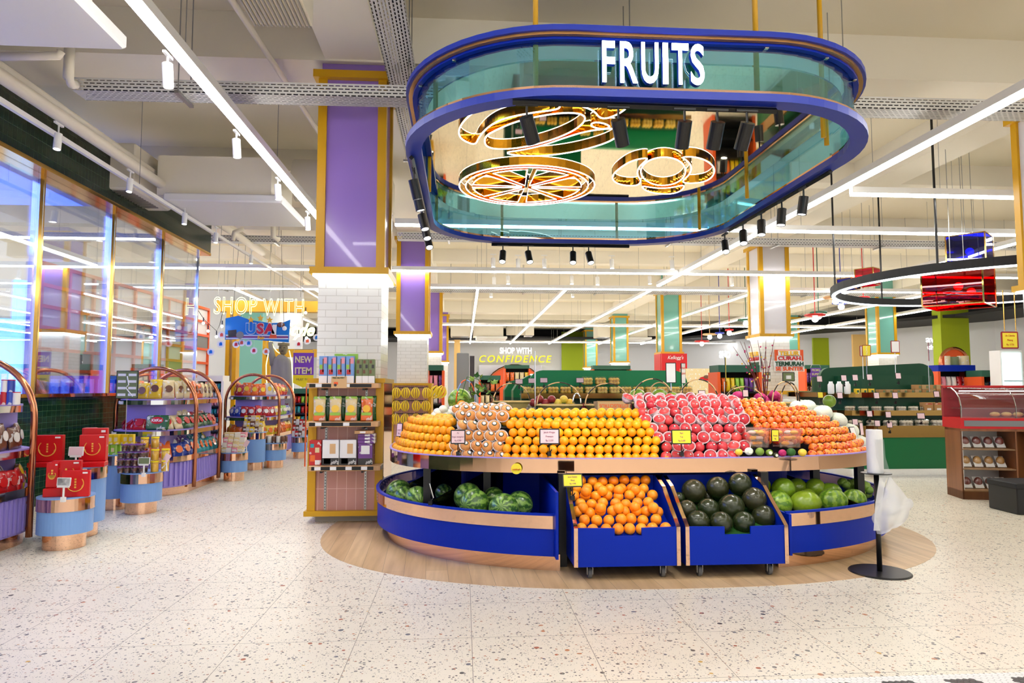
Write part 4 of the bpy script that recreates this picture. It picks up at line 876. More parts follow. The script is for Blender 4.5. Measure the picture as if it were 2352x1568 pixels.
# ---- cut fruit tubs and display halves in front of the peaches
def tub(x0, x1, y0, y1, Y, label):
    a = at(x0, y1, Y=Y); b = at(x1, y0, Y=Y); w_ = b.x-a.x; h = b.z-a.z; t_ = thing('fruit_tub', label, 'tub', ((a.x+b.x)/2, Y, a.z), 0, 'clear tubs of cut fruit')
    q = rrect(-w_/2*.9, w_/2*.9, 0, .13, .02, 3); q2 = rrect(-w_/2, w_/2, -.01, .14, .02, 3); n = len(q)
    vs = [(x, y, 0) for x, y in q]+[(x, y, h) for x, y in q2]; MB().add(vs, [(i, (i+1) % n, n+(i+1) % n, n+i) for i in range(n)]+[tuple(range(n-1, -1, -1))]).build('tub_wall', 'tub_pink', t_)
    MB().band(rrect(-w_/2-.006, w_/2+.006, -.016, .146, .02, 3), rrect(-w_/2, w_/2, -.01, .14, .02, 3), h-.008, h).build('tub_lip', 'tub_pink', t_)
    for i in range(9): MB().sphere((rnd.uniform(-w_*.34, w_*.34), rnd.uniform(.03, .1), .03+.045*(i % 3)), .028, 10, 7, 1.3, 1, .6).build('fruit_slice', 'golden' if i % 4 else 'foam', t_, smooth=True)
tub(1712, 1771, 983, 1028, 5.42, 'clear tub of cut yellow fruit on the apple side of the yellow card'); tub(1787, 1842, 985, 1028, 5.42, 'clear tub of cut yellow fruit beside the wrapped peaches')
for i, (px, py, r, m_, cat, lb) in enumerate(((1697, 1038, .028, 'golden', 'melon', 'square yellow melon slice at the rim below the apples'), (1720, 1036, .032, 'melon_white', 'melon', 'pale halved melon at the rim'), (1745, 1037, .033, 'mango_green', 'mango', 'round green mango at the rim'), (1767, 1039, .028, 'green_melon', 'melon', 'sliced green melon wedge at the rim'), (1797, 1040, .030, 'dragon', 'dragon fruit', 'magenta dragon fruit half at the rim'), (1817, 1038, .034, 'leaf_dark', 'melon', 'dark green striped baby melon at the rim'), (1843, 1039, .032, 'golden', 'peach', 'unwrapped golden peach at the rim'), (1782, 1045, .022, 'dark_melon', 'avocado', 'small dark avocado half at the rim'))):
    p = at(px, py, Y=5.36); o = MB().sphere((0, 0, 0), r, 16, 10, 1.1, .8, .95).build('sample_fruit', m_, None, p, smooth=True); tag(o, lb, cat, 'sample fruits along the rim')
    if i in (1, 3, 4, 7): MB().lathe([(.0001, 0), (r*.5, 0), (r*.5, .004), (.0001, .004)], n=14).build('cut_face', 'melon_white' if i % 2 else 'dragon', o, (0, -r*.74, 0), (PI/2, .3, 0))
# ---------------------------------------------------------------- price cards
def card(px, py, w_, h_, Y, m_, label, lines=None, tilt=.15, frame='black', clip=True, rz=0, drop=.07, sz=None, group='price cards on the island', name='price_card', ink='ink'):
    p = at(px, py, Y=Y); W = w_*Y/1568; H = h_*Y/1568
    t_ = thing(name, label, 'price card', p, rz, group)
    mt = Matrix.Rotation(-tilt, 4, 'X')
    mb = MB(); ou = rrect(-W/2, W/2, -H/2, H/2, min(W, H)*.08, 3); mb.prism(ou, -.004, .004, mt @ Matrix.Rotation(PI/2, 4, 'X')); mb.build('frame', frame, t_)
    e = min(W, H)*.08; mb = MB(); mb.box(-W/2+e, W/2-e, -.006, -.004, -H/2+e, H/2-e, mt); mb.build('card_sheet', m_, t_)
    if lines:
        s = H*.17 if sz is None else sz; n = len(lines)
        for i, l in enumerate(lines):
            if not l: continue
            text('printed_line', l, s, ink, t_, tuple(mt @ Vector((0, -.008, H*.26-i*H*.52/max(1, n-1)))) if n > 1 else (0, -.008, 0), (PI/2-tilt, 0, 0), .8, .0005)
    if clip:
        MB().tube([(0, .0, -H/2), (0, .01, -H/2-drop)], .004, 6).tube([(0, .01, -H/2-drop), (.015, -.012, -H/2-drop+.03)], .005, 5).box(-.014, .014, -.012, .018, -H/2-drop-.02, -H/2-drop+.01).build('clip', 'black', t_)
    return t_
card(1052, 1003, 34, 32, 5.40, 'pink_card', 'pink price card clipped to the rim before the pears', ['Pir', 'Singo wangshan', 'Rp 4.385'], .1)
card(1262, 1002, 47, 36, 5.30, 'pink_card', 'wide pink price card in front of the central oranges', ['Jeruk Wogan', 'Premium', 'Rp 3.550'], .1, rz=-.1)
card(1565, 1003, 48, 34, 5.27, 'yellow_card', 'yellow price card in front of the apples', ['Apel', 'Fuji', 'Rp 3.690'], .1)
card(918, 987, 16, 30, 6.4, 'pink_card', 'narrow pink price card at the rounded island end', ['', 'Jeruk', 'Rp'], .1, rz=-.6)
card(1315, 1103, 46, 30, 4.9, 'yellow_card', 'yellow price card on the orange bin corner', ['Jeruk Sunkist', 'Naval', 'Rp 4.990'], .3)
card(1780, 1000, 18, 28, 5.40, 'yellow_card', 'yellow card between the two clear tubs', ['', 'Promo', 'Rp'], .0, clip=False)
card(1960, 996, 22, 34, 5.95, 'white_card', 'tilted white price card in front of the netted melons', ['', '', ''], .3, rz=.5)
card(1978, 985, 14, 30, 6.3, 'pink_card', 'pink price card behind the bag roll', None, .1, rz=.5)
card(990, 1127, 5, 34, 5.45, 'white_card', 'edge-on price card clipped to the watermelon tray', None, .3, rz=1.3, drop=.03)
card(1612, 904, 17, 16, 6.3, 'pink_card', 'small pink card among the gift baskets', ['', 'Rp', ''], .1); card(1712, 903, 14, 17, 6.4, 'pink_card', 'small pink card behind the wrapped peaches', None, .1)
# tall sign frames behind the fruit
def sign_frame(px, py, w_, h_, Y, m_, label, lines, frame='black', pole=True, zb=1.05, rz=0, ink='ink_dark', sz=None, name='sign_board', pm='chrome'):
    t_ = card(px, py, w_, h_, Y, m_, label, lines, 0, frame, False, rz, group='standing sign frames', name=name, ink=ink, sz=sz); t_['category'] = 'sign'
    z = t_.location.z
    if pole: MB().tube([(0, .012, -h_*Y/1568/2), (0, .012, zb-z)], .005, 6).build('stand_rod', pm, t_)
    return t_
sign_frame(1541, 856, 24, 48, 6.5, 'white_card', 'black framed blank white sign above the apples', None, rz=-.25); sign_frame(1569, 857, 14, 48, 6.6, 'white_card', 'narrow black framed picture sign next to the blank one', ['fresh', 'juice', ''], rz=.5, ink='orange_frame'); sign_frame(1666, 848, 8, 58, 6.6, 'yellow_card', 'black framed sign turned almost edge-on above the peaches', None, rz=1.1)
MB().tube([(0, 0, 0), (0, 0, .52)], .006, 8).build('glass_rod', 'chrome', tag(thing('sign_rod', 'bare clear rod standing behind the central oranges', 'rod', at(1229, 935, Y=6.3)), None, None))
# ---------------------------------------------------------------- gift baskets with arched handles
def basket(px, py, wpx, hpx, Y, label, cols=('tan_basket', 'black'), bowl=True, nm='gift_basket'):
    p = at(px, py, Y=Y); W = wpx*Y/1568; H = hpx*Y/1568; t_ = thing(nm, label, 'basket', (p.x, Y, p.z), 0, 'gift baskets on the island top')
    arc = lambda ph, rr: [(W/2*math.cos(R(a)), rr*math.sin(R(a*6)+ph), H*math.sin(R(a))) for a in range(0, 181, 6)]
    MB().tube(arc(0, .006), .006, 6).build('handle', cols[0], t_, smooth=True); MB().tube(arc(PI, .006), .0055, 6).build('handle_twist', cols[1], t_, smooth=True)
    if bowl:
        MB().lathe([(W*.36, -.09), (W*.5, 0), (W*.48, 0), (W*.34, -.085), (.0001, -.085)], n=24).build('bowl', 'wicker', t_); MB().tube([(W*.5*math.cos(R(a)), W*.5*math.sin(R(a)), 0) for a in range(0, 360, 12)], .009, 6, closed=True).build('rim', 'wicker', t_)
basket(1175, 922, 84, 42, 6.5, 'wicker gift basket with arched handle behind the pears'); basket(1285, 930, 104, 52, 6.5, 'wicker gift basket with arched handle behind the oranges'); basket(1395, 930, 104, 50, 6.5, 'gift basket with arched handle around the citrus carton'); basket(1500, 925, 98, 56, 6.3, 'gift basket with tall arch behind the first apples')
basket(1605, 922, 94, 52, 6.3, 'gift basket with tall arch behind the blank sign'); basket(1710, 930, 98, 43, 6.3, 'gift basket with flat wide arch over the peaches'); basket(1803, 925, 62, 50, 6.3, 'double-arched gift basket below the TELUR sign'); basket(1815, 925, 46, 48, 6.5, 'slim crossed basket handle below the TELUR sign')
basket(1325, 925, 18, 22, 6.1, 'small silver wrapped handle behind the oranges', ('chrome', 'white'), False); basket(1070, 925, 44, 52, 6.4, 'orange and blue arched handle over the big watermelon', ('orange_frame', 'light_blue'), False)
basket(1690, 920, 34, 34, 6.9, 'small rear basket arch behind the flat wide one', bowl=False); basket(1515, 900, 44, 22, 6.8, 'tan arched handle over the green melons', ('tan_basket', 'tan_basket'), False)
# fruit lying on the island top
for i, (px, py, r, Y, me, nm, cat, lb) in enumerate(((1056, 919, 27, 6.5, PM, 'watermelon', 'watermelon', 'big striped watermelon on the island top by the pears'), (1464, 912, 20, 6.4, PM, 'green_melon', 'melon', 'green melon on the island top behind the first apples'), (1515, 912, 20, 6.4, GM, 'green_melon', 'melon', 'dark green melon under the tan arched handle'), (1545, 918, 18, 6.3, GM, 'green_melon', 'melon', 'yellow green melon next to the tan arched handle'), (1905, 921, 15, 6.6, GM, 'green_melon', 'melon', 'green melon at the back among the netted melons'), (1925, 1000, 16, 6.9, GM, 'green_melon', 'melon', 'dark melon at the island end behind the card'))):
    melon(px, py, r, Y, me, nm, lb, cat, 'melons on the island top')
o = place(BORM, 'orange', at(1060, 929, Y=6.35), 'single orange leaning on the big watermelon', 'orange', 'single fruits on top'); MB().sphere((0, 0, 0), .03, 8, 6, 1.2, .5, .12).build('leaf', 'leaf_dark', o, (0, 0, .045))
for i, (px, py, Y) in enumerate(((1615, 915, 6.35), (1628, 913, 6.4), (1600, 917, 6.4))): place(ORM, 'orange', at(px, py, Y=Y), 'loose orange beside the small pink card, %s toward the peaches' % nth(i+1), 'orange', 'loose oranges on top')
DRM = MB().sphere((0, 0, 0), .05, 18, 12, 1, 1, 1.15, fn=lambda p, th, a: p*(1+.16*max(0, math.sin(5*a+4*th)*math.sin(5*th)))).mesh('dragon_fruit', 'dragon', True)
for i, (px, py) in enumerate(((1695, 910), (1745, 914), (1755, 920), (1778, 908), (1785, 915), (1770, 918))): place(DRM, 'dragon_fruit', at(px, py, Y=6.5+.03*i), 'magenta dragon fruit behind the peaches, %s toward the far end' % nth(i+1), 'dragon fruit', 'dragon fruits on top')
for i in range(8):
    p = at(1000+i*9-(i % 2)*4, 947-(i % 3)*7, Y=6.45); place(WMM, 'netted_melon', (p.x, p.y, p.z-.03), 'pale fruit in white foam at the rounded end top, %s toward the pears' % nth(i+1), 'melon', 'white wrapped fruit at the rounded end', sc_=.6)
for i in range(7): p = at(1225+i*14, 925-(i % 2)*8, Y=7.2); place(MB().sphere((0, 0, 0), .045, 12, 8).mesh('red_apple', 'red_apple' if i < 4 else 'golden', True) if i in (0, 4) else bpy.data.meshes['red_apple' if i < 4 else 'red_apple.001'], 'packed_apple', p, 'packed %s fruit behind the oranges, %s along' % ('dark red' if i < 4 else 'yellow', nth(i+1)), 'apple', 'packed fruit behind the oranges')
# citrus carton
a = at(1410, 930, Y=6.2); t_ = thing('citrus_carton', 'open cardboard citrus carton with upside-down print behind the oranges', 'box', (a.x, 6.2, 1.08))
MB().box(-.15, .15, 0, .2, 0, .15).build('carton_body', 'cardboard', t_)
for i in range(2): text('print', 'CITRUSCITRUS', .045, 'orange_frame', t_, (0, -.002, .115-.045*i), (PI/2, PI, 0), .9, .0005, offset=.0005)
MB().box(-.15, .15, -.04, 0, .15, .153).build('flap', 'cardboard', t_, (0, 0, 0), (-.4, 0, 0))
# twig decoration and vine leaves
t_ = thing('twig_arrangement', 'thin red brown twigs with pink buds rising behind the peaches', 'twigs', at(1757, 930, Y=6.6))
for i in range(11):
    d = rnd.uniform(-.32, .12); h = rnd.uniform(.4, .72); MB().tube([(0, 0, -.05), (d*.4, rnd.uniform(-.05, .05), h*.5), (d, rnd.uniform(-.08, .08), h)], [.006, .004, .002], 5).build('twig', 'twig', t_)
    for k in range(4): f_ = .4+.15*k; MB().sphere((d*f_, 0, h*f_), .009, 6, 4).build('bud', 'dragon' if k % 2 else 'golden', t_)
t_ = thing('vine_leaves', 'artificial grape vine leaves draped beside the big watermelon', 'leaves', at(1085, 920, Y=6.35))
LF = MB().add([(0, 0, 0), (.03, .01, .02), (.05, 0, .06), (.03, -.01, .055), (0, .012, .10), (-.03, -.01, .055), (-.05, 0, .06), (-.03, .01, .02), (0, .02, .05)], [(0, 1, 8), (1, 2, 8), (2, 3, 8), (3, 4, 8), (4, 5, 8), (5, 6, 8), (6, 7, 8), (7, 0, 8)])
for i in range(18):
    o = bpy.data.objects.new('vine_leaf', LF.mesh('vine_leaf', 'leaf' if i % 3 else 'leaf_dark')); C.objects.link(o); o.parent = t_; o.location = (rnd.uniform(-.1, .2), rnd.uniform(-.1, .05), rnd.uniform(0, .25)-abs(i-9)*.006); o.rotation_euler = (rnd.uniform(-1, 1), rnd.uniform(-1, 1), rnd.uniform(0, 6)); o.scale = (.62,)*3
MB().tube([(-.1, 0, .05), (-.05, 0, .22), (.05, 0, .2), (.15, 0, .08), (.22, 0, 0)], .004, 5).build('vine_stem', 'leaf_dark', t_)
# ---------------------------------------------------------------- bag roll stand
t_ = thing('bag_roll_stand', 'black round-footed stand holding plastic bag rolls at the island end', 'bag stand', (3.065, 4.93, 0))
MB().lathe([(.0001, .012), (.205, .012), (.212, .006), (.212, 0), (.0001, 0)], n=48).build('round_foot', 'black', t_); MB().tube([(0, 0, .01), (0, 0, .72)], .018, 14).build('pole', 'black', t_, smooth=True)
MB().lathe([(.0001, .72), (.105, .72), (.105, .726), (.0001, .726)], n=40).build('tray_plate', 'black', t_); MB().tube([(0, 0, .72), (0, 0, 1.02)], .006, 8).build('spindle', 'black', t_)
t2 = thing('bag_roll', 'thick white roll of plastic bags on the black stand', 'bag roll', (3.06, 4.93, .727))
MB().lathe([(.0115, 0), (.055, 0), (.056, .01), (.056, .31), (.054, .318), (.0115, .318)], n=40).build('roll', 'paper_roll', t2, smooth=False); MB().lathe([(.011, 0), (.011, .319)], n=16).build('core', 'cardboard', t2)
MB().strap([(.0, -.063, .25), (.005, -.066, .12), (.03, -.07, .02), (.045, -.075, -.06)], .07, .001, (1, 0, 0)).build('torn_sheet', 'film', t2)
t3 = thing('plastic_bag', 'clear crumpled plastic bag hanging from the roll stand', 'plastic bag', (3.09, 4.86, .70))
n1, n2 = 22, 16; vs = []
for j in range(n2+1):
    v = j/n2; half = .012+.15*min(1, v*1.5)**1.1*(1-.45*max(0, v-.62)/.38); cx_ = .035+.0*v+.03*v*(1-v)*2
    for i in range(n1):
        a = 2*PI*i/n1; wv = .012*math.sin(5*a+7*v)+.008*math.sin(9*a-11*v); vs.append((cx_+(half+wv*v)*math.cos(a), (half*.4+wv*v)*math.sin(a), -v*.36+(.05*math.cos(a) if v > .5 else .03*math.cos(a)*v)))
fs = [(j*n1+i, j*n1+(i+1) % n1, (j+1)*n1+(i+1) % n1, (j+1)*n1+i) for j in range(n2) for i in range(n1)]
MB().add(vs, fs+[tuple(n2*n1+i for i in range(n1-1, -1, -1))]).build('bag_film', 'bag_plastic', t3, smooth=True)
MB().sphere((.03, 0, -.2), .07, 14, 10, 1.1, .6, 1, fn=lambda p, th, a: p*(1+.15*math.sin(7*a+5*th))).build('crumpled_bag_inside', 'bag_plastic', t3, smooth=True); MB().strap([(-.02, 0, 0), (-.07, -.02, -.18), (-.085, -.01, -.38)], .05, .001, (1, 0, 0)).build('torn_strip', 'bag_plastic', t3)
# ================================================================ snack pillar cabinet (foot of the near violet pillar)
PX, PY = -1.56, 7.22
t_ = thing('pillar_cabinet', 'mustard framed cabinet with pink tile back around the near pillar foot', 'cabinet', (PX, PY-.02, 0)); S_ = .74
MB().box(.06, S_-.04, -.02, S_, 0, .08).build('concrete_plinth', 'concrete', t_)
MB().box(-.0, S_, -.09, S_+.0, .08, 1.41).build('carcass', 'pink_tile', t_)
mb = MB()
for x0 in (-.005, S_-.075): mb.box(x0, x0+.08, -.125, -.09, .11, 1.41)
mb.box(-.02, S_+.02, -.14, S_+.03, 1.41, 1.455).box(-.03, S_+.02, -.15, S_+.03, .075, .125); mb.build('mustard_frame', 'mustard', t_)
MB().box(S_, S_+.006, -.06, S_-.03, .13, 1.40).build('mirror_side_tiles', 'mirror_rose', t_)
for x in (.17, .57):
    mb = MB().box(x-.011, x+.011, -.10, -.091, .13, 1.4); mb.m(1)
    for i in range(42): mb.box(x-.004, x+.004, -.101, -.099, .15+i*.03, .162+i*.03)
    mb.build('slotted_upright', ['steel', 'black'], t_)
shz = [(1.355, -.005, .70), (.975, .0, .70), (.545, .03, .73)]
for k, (z, x0, x1) in enumerate(shz):
    f = MB().bbox(x0+.04-.02, x1-.04+.06, -.34, -.10, z, z+.05, .004).build('wood_shelf', 'light_wood', t_)
    MB().box(x0+.05, x1-.05, -.343, -.34, z+.008, z+.042).build('label_strip', 'black', f)
    for i, u in enumerate((.15, .6) if k < 2 else (.1, .35, .6, .85)): MB().box(x0+.05+(x1-x0-.1)*u-.03, x0+.05+(x1-x0-.1)*u+.03, -.346, -.343, z+.01, z+.042).build('price_label', 'white_card', f)
    MB().box(.16, .18, -.33, -.1, z-.02, z).box(.56, .58, -.33, -.1, z-.02, z).build('bracket', 'black', f)
def carton(x, y, z, w_, d, h, m_, label, group, name='snack_box', cat='box', bands=None, rz=0, art=None, cap=None):
    o = MB().bbox(-w_/2, w_/2, -d/2, d/2, 0, h, .002).build(name, m_, None, (x, y, z), (0, 0, rz)); tag(o, label, cat, group)
    for (nm, x0, x1, z0, z1, mm) in (bands or ()): MB().box(-w_/2+w_*x0, -w_/2+w_*x1, -d/2-.0012, -d/2, h*z0, h*z1).build(nm, mm, o)
    return o
CP = {}
def pouch_mesh(nm, m_, w_=.12, h=.17, d=.05, top=None, seal=True):
    mb = MB(); nu, nv = 12, 10; vs = []
    for j in range(nv+1):
        v = j/nv; th = d/2*math.sin(PI*min(1, max(0, v)))**.6*(1-.25*v)+.002
        for i in range(nu):
            a = 2*PI*i/nu; c_ = math.cos(a); s_ = math.sin(a); vs.append((w_/2*math.copysign(abs(c_)**.7, c_)*(1-.10*math.sin(PI*v)), th*s_*(1+.15*math.sin(5*a+9*v)), h*v))
    fs = [(j*nu+i, j*nu+(i+1) % nu, (j+1)*nu+(i+1) % nu, (j+1)*nu+i) for j in range(nv) for i in range(nu)]
    mb.add(vs, fs+[tuple(range(nu-1, -1, -1)), tuple(nv*nu+i for i in range(nu))])
    return mb.mesh(nm, m_, True)
LBL = {}
def bag(x, y, z, m_, label, group, w_=.12, h=.17, d=.05, rz=0, tilt=0, name='snack_bag', cat='snack bag', lab='bag_white', labm=True, roll=0):
    key = (m_, round(w_, 3), round(h, 3), round(d, 3))
    if key not in CP: CP[key] = pouch_mesh(name, m_, w_, h, d)
    o = bpy.data.objects.new(name, CP[key]); C.objects.link(o); o.location = (x, y, z); o.rotation_euler = (tilt, roll, rz); tag(o, label, cat, group)
    if labm:
        k2 = (lab, round(w_, 3), round(h, 3), round(d, 3))
        if k2 not in LBL: LBL[k2] = MB().lathe([(.0001, 0), (w_*.3, -.001), (w_*.3, .006)], n=14, mt=Matrix.Translation((0, -d*.47-.004, h*.52)) @ Matrix.Rotation(PI/2, 4, 'X')).mesh('front_label', lab)
        c = bpy.data.objects.new('front_label', LBL[k2]); C.objects.link(c); c.parent = o
    return o
# top shelf: candy-striped stick boxes
for i in range(4):
    o = carton(PX+.16+i*.088, PY-.25, 1.405, .08, .07, .27, 'light_blue', 'blue lolly-patterned stick box on the top pillar shelf, %s from the aisle' % nth(i+1), 'patterned stick boxes on the pillar shelf', bands=(('white_foot', 0, 1, 0, .27, 'white_card'), ('pink_swirls', .55, .95, .72, .95, 'bag_pink'), ('red_swirls', .1, .6, .32, .5, 'bag_red'), ('green_swirls', .05, .4, .52, .68, 'bag_lime'), ('dark_slot', .42, .56, .4, .9, 'bag_brown')))
for i in range(3):
    o = carton(PX+.515+i*.062, PY-.25, 1.405, .06, .07, .24, 'tag_green', 'pale green cookie-dotted stick box on the top pillar shelf, %s from the blue boxes' % nth(i+1), 'patterned stick boxes on the pillar shelf', bands=(('white_foot', 0, 1, 0, .3, 'white_card'), ('dot', .1, .5, .4, .55, 'bag_brown'), ('dot', .5, .9, .62, .77, 'bag_black'), ('dot', .15, .55, .82, .95, 'bag_brown')))
carton(PX+.36, PY-.13, 1.405, .24, .04, .30, 'bag_lime', 'green and pink printed box standing behind the lolly boxes', 'boxes at the pillar top')
t_ = thing('delivery_card', 'orange FREE DELIVERY card on the top pillar shelf edge', 'sign', (PX+.335, PY-.375, 1.355)); MB().box(-.075, .075, 0, .003, 0, .115).build('card', 'tan_basket', t_); text('heading', 'FREE DELIVERY !', .021, 'deep_green', t_, (0, -.002, .1), depth=.0004, offset=.0006, sx=.85)
MB().lathe([(.0001, 0), (.014, 0), (.014, .002)], n=12).build('scooter_wheel', 'ink_dark', t_, (-.035, -.001, .03), (PI/2, 0, 0)); MB().box(-.05, -.01, -.002, 0, .035, .06).build('scooter_box', 'orange_frame', t_)
for i in range(4):
    ob = bag(PX+.13+i*.155, PY-.27, 1.027, 'bag_cream' if i < 3 else 'bag_orange', 'clear cookie pouch with orange foot and green top, %s on the middle pillar shelf' % nth(i+1), 'cookie pouches on the pillar shelf', .125, .235, .05, .15-.05*i, -.06, lab='golden')
    MB().bbox(-.056, .056, -.034, .0, .004, .075, .008).build('orange_foot', 'bag_orange', ob); MB().bbox(-.05, .05, -.036, -.03, .055, .085, .002).build('green_band', 'bag_lime', ob); MB().box(-.055, .055, -.006, .008, .20, .245).build('green_top', 'bag_lime', ob)
    bag(PX+.17+i*.15, PY-.17, 1.027, 'bag_green', 'green topped cookie pouch behind the front row, %s on the middle pillar shelf' % nth(i+1), 'cookie pouches behind the front row', .12, .25, .04, 0, 0, labm=False)
for i, (x, m_, w_, lb, bd) in enumerate(((.07, 'bag_red', .12, 'colourful dotted biscuit box at the aisle end of the low pillar shelf', (('teal_dot', .1, .4, .7, .85, 'bag_teal'), ('cream_dot', .5, .85, .5, .7, 'bag_cream'), ('orange_dot', .1, .5, .15, .4, 'bag_orange'), ('label', .5, .9, .02, .2, 'white_card'))), (.22, 'white_card', .165, 'white pretzel box, aisle side of the pair', (('black_foot', 0, 1, 0, .28, 'bag_black'), ('orange_print', .1, .5, .05, .26, 'bag_orange'), ('pretzel', .45, .8, .45, .85, 'tan_basket'))),
                                        (.39, 'white_card', .165, 'white pretzel box, island side of the pair', (('black_foot', 0, 1, 0, .28, 'bag_black'), ('orange_print', .1, .5, .05, .26, 'bag_orange'), ('pretzel', .45, .8, .45, .85, 'tan_basket'))), (.56, 'bag_purple', .145, 'purple and black biscuit box under the purple stack', (('white_print', .2, .8, .5, .9, 'white_card'), ('dark_foot', 0, 1, 0, .3, 'bag_black'))))):
    carton(PX+x+.03, PY-.25, .597, w_*.97, .09, .245 if i < 3 else .21, m_, lb, 'biscuit boxes on the low pillar shelf', bands=bd)
for i in range(3): carton(PX+.60, PY-.24, .808+.032*i, .17, .12, .03, 'bag_purple' if i < 2 else 'bag_purple', 'flat purple box, %s in the little stack on the low pillar shelf' % nth(i+1), 'flat purple boxes', bands=(('label', .4, .7, .2, .8, 'white_card'),))
carton(PX+.575, PY-.26, .904, .18, .13, .03, 'light_wood', 'flat amber box crowning the purple stack', 'flat purple boxes', bands=(('label', .3, .6, .2, .8, 'white_card'),))
# ================================================================ round pedestals with mirror bands
def pedestal(x, y, r, h, label):
    t_ = thing('round_pedestal', label, 'pedestal', (x, y, 0), 0, 'light blue round pedestals')
    MB().lathe([(.0001, .0), (r*.76, .0), (r*.76, .13), (.0001, .13)], n=48).build('copper_base', 'mirror_rose', t_, smooth=False)
    MB().lathe([(.0001, .13), (r*.98, .13), (r*.98, h-.1), (.0001, h-.1)], n=48).build('blue_drum', 'light_blue', t_)
    MB().lathe([(r*.98, h-.115), (r*1.015, h-.115), (r*1.015, h-.012), (r*.98, h-.012)], n=48).build('mirror_band', 'mirror_rose', t_)
    MB().lathe([(.0001, h-.012), (r*1.02, h-.012), (r*1.02, h), (.0001, h)], n=48).build('top', 'light_blue', t_); return t_
PED = [(147, 1265, 1145, 68, 'short round pedestal carrying red gift boxes, beside the copper arch'), (172, 1238, 1075, 70, 'tall round pedestal behind the one with red gift boxes'), (262, 1172, 1045, 50, 'tall round pedestal under the yellow juice packs'), (323, 1182, 1087, 49, 'short round pedestal carrying purple lidded cups'), (537, 1105, 1040, 31, 'short round pedestal with cream biscuit boxes'), (582, 1080, 993, 27, 'tall round pedestal with brown wafer boxes'), (628, 1075, 1018, 29, 'short round pedestal with canned drinks'), (687, 1053, 1003, 18, 'short round pedestal with jars past the last arch'), (714, 1028, 986, 13, 'most distant round pedestal beside the pillar')]
pc = []
for (px, pyf, pyt, rp, lb) in PED:
    f = at(px, pyf, z=0); zd = (f-Vector((0, 0, CAMH))).dot(_F); r = rp*zd/1568*math.cos(math.atan((px-1176)/FOC))*1.03; yc = f.y+r*.76; xc = f.x*(yc/f.y)-.0; xc = at(px, pyf, Y=yc).x; top = at(px, pyt, Y=yc-r); pedestal(xc, yc, r, top.z, lb); pc.append((xc, yc, r, top.z))
# red gift boxes
def gift(x, y, z, w_, d, h, rz, label):
    o = MB().bbox(-w_/2, w_/2, -d/2, d/2, 0, h, .004).build('gift_box', 'gift_red', None, (x, y, z), (0, 0, rz)); tag(o, label, 'gift box', 'red festival gift boxes')
    if h > .1:
        yf = -d/2-.0015; R0 = min(w_, h)*.3
        arc = [(R0*math.cos(R(a)), yf, h/2+R0*math.sin(R(a))) for a in range(-225, 50, 12)]; MB().tube(arc, .0036, 4).build('gold_ring', 'gift_gold', o)
        cr = [(R0*math.cos(R(a)), R0*math.sin(R(a))) for a in range(-180, 1, 15)]+[(R0*.8*math.cos(R(a)), -.02+R0*.62*math.sin(R(a))) for a in range(0, -181, -15)]
        MB().prism(cr, 0, .0015, Matrix.Translation((0, yf+.001, h/2)) @ Matrix.Rotation(PI/2, 4, 'X')).build('gold_crescent', 'gift_gold', o)
        mb = MB()
        for q in range(4): mb.box(-.006, .008, yf-.0005, yf+.0012, h/2+.03-q*.022, h/2+.045-q*.022)
        mb.build('gold_writing', 'gift_gold', o); MB().box(w_*.25, w_*.43, yf, yf+.001, h*.88, h*.94).build('barcode_label', 'white_card', o)
    return o
x, y, r, z = pc[0]; g_ = .0
gift(x-.045, y-.03, z, .20, .16, .07, .25, 'flat red gift box lying under the upright pair on the short pedestal'); gift(x-.115, y+.02, z+.071, .09, .16, .21, .25, 'narrow red gift box standing edge-on above the flat one'); gift(x-.02, y+.03, z+.071, .22, .07, .22, .25, 'upright red gift box on top of the flat one, short pedestal'); gift(x+.13, y-.10, z, .21, .05, .22, .2, 'upright red gift box at the front of the short pedestal')
x, y, r, z = pc[1]
gift(x-.24, y-.05, z+.045, .25, .06, .24, .12, 'large red gift box beside the copper arch, showing its round emblem'); gift(x-.24, y-.06, z, .25, .2, .044, .12, 'flat red gift box below the one beside the copper arch'); gift(x+.02, y+.14, z, .1, .12, .34, .2, 'tall red gift box edge-on at the rear of the tall pedestal'); gift(x+.10, y+.10, z, .2, .06, .34, .2, 'tall red gift box at the rear of the tall pedestal'); gift(x+.14, y-.02, z+.045, .22, .06, .24, .2, 'red gift box in front of the rear pair on the tall pedestal'); gift(x+.17, y-.10, z, .24, .16, .044, .25, 'flat red gift box at the tall pedestal edge')
def clipcard(px, py, Y, w_, h_, m_, label, frame='white'):
    t_ = card(px, py, w_, h_, Y, m_, label, None, .1, frame, False, -.1, group='cards clipped to the pedestals'); H = h_*Y/1568
    MB().box(-.05, .05, -.012, 0, -H/2-.012, -H/2).tube([(0, 0, -H/2), (0, .0, -H/2-.09)], .008, 6).box(-.018, .018, -.01, .01, -H/2-.13, -H/2-.09).build('white_clip', 'white', t_)
clipcard(147, 1106, 5.93, 30, 18, 'film', 'empty clear card holder clipped to the front pedestal'); clipcard(175, 1036, 6.5, 33, 20, 'pink_card', 'pink price card clipped above the red gift boxes'); clipcard(331, 1058, 7.55, 26, 15, 'tag_green', 'green price card clipped to the cup pedestal')
def lean(px, py, Y, label):
    p = at(px, py, Y=Y); t_ = thing('side_clip', label, 'card clip', p, 0, 'white side clips'); MB().box(-.03, .03, -.003, .003, 0, .1, Matrix.Rotation(.5, 4, 'Y')).build('pink_sheet', 'pink_card', t_); MB().tube([(-.02, 0, -.06), (.03, -.01, -.01), (.03, 0, -.09)], .009, 6).build('white_arm', 'white', t_)
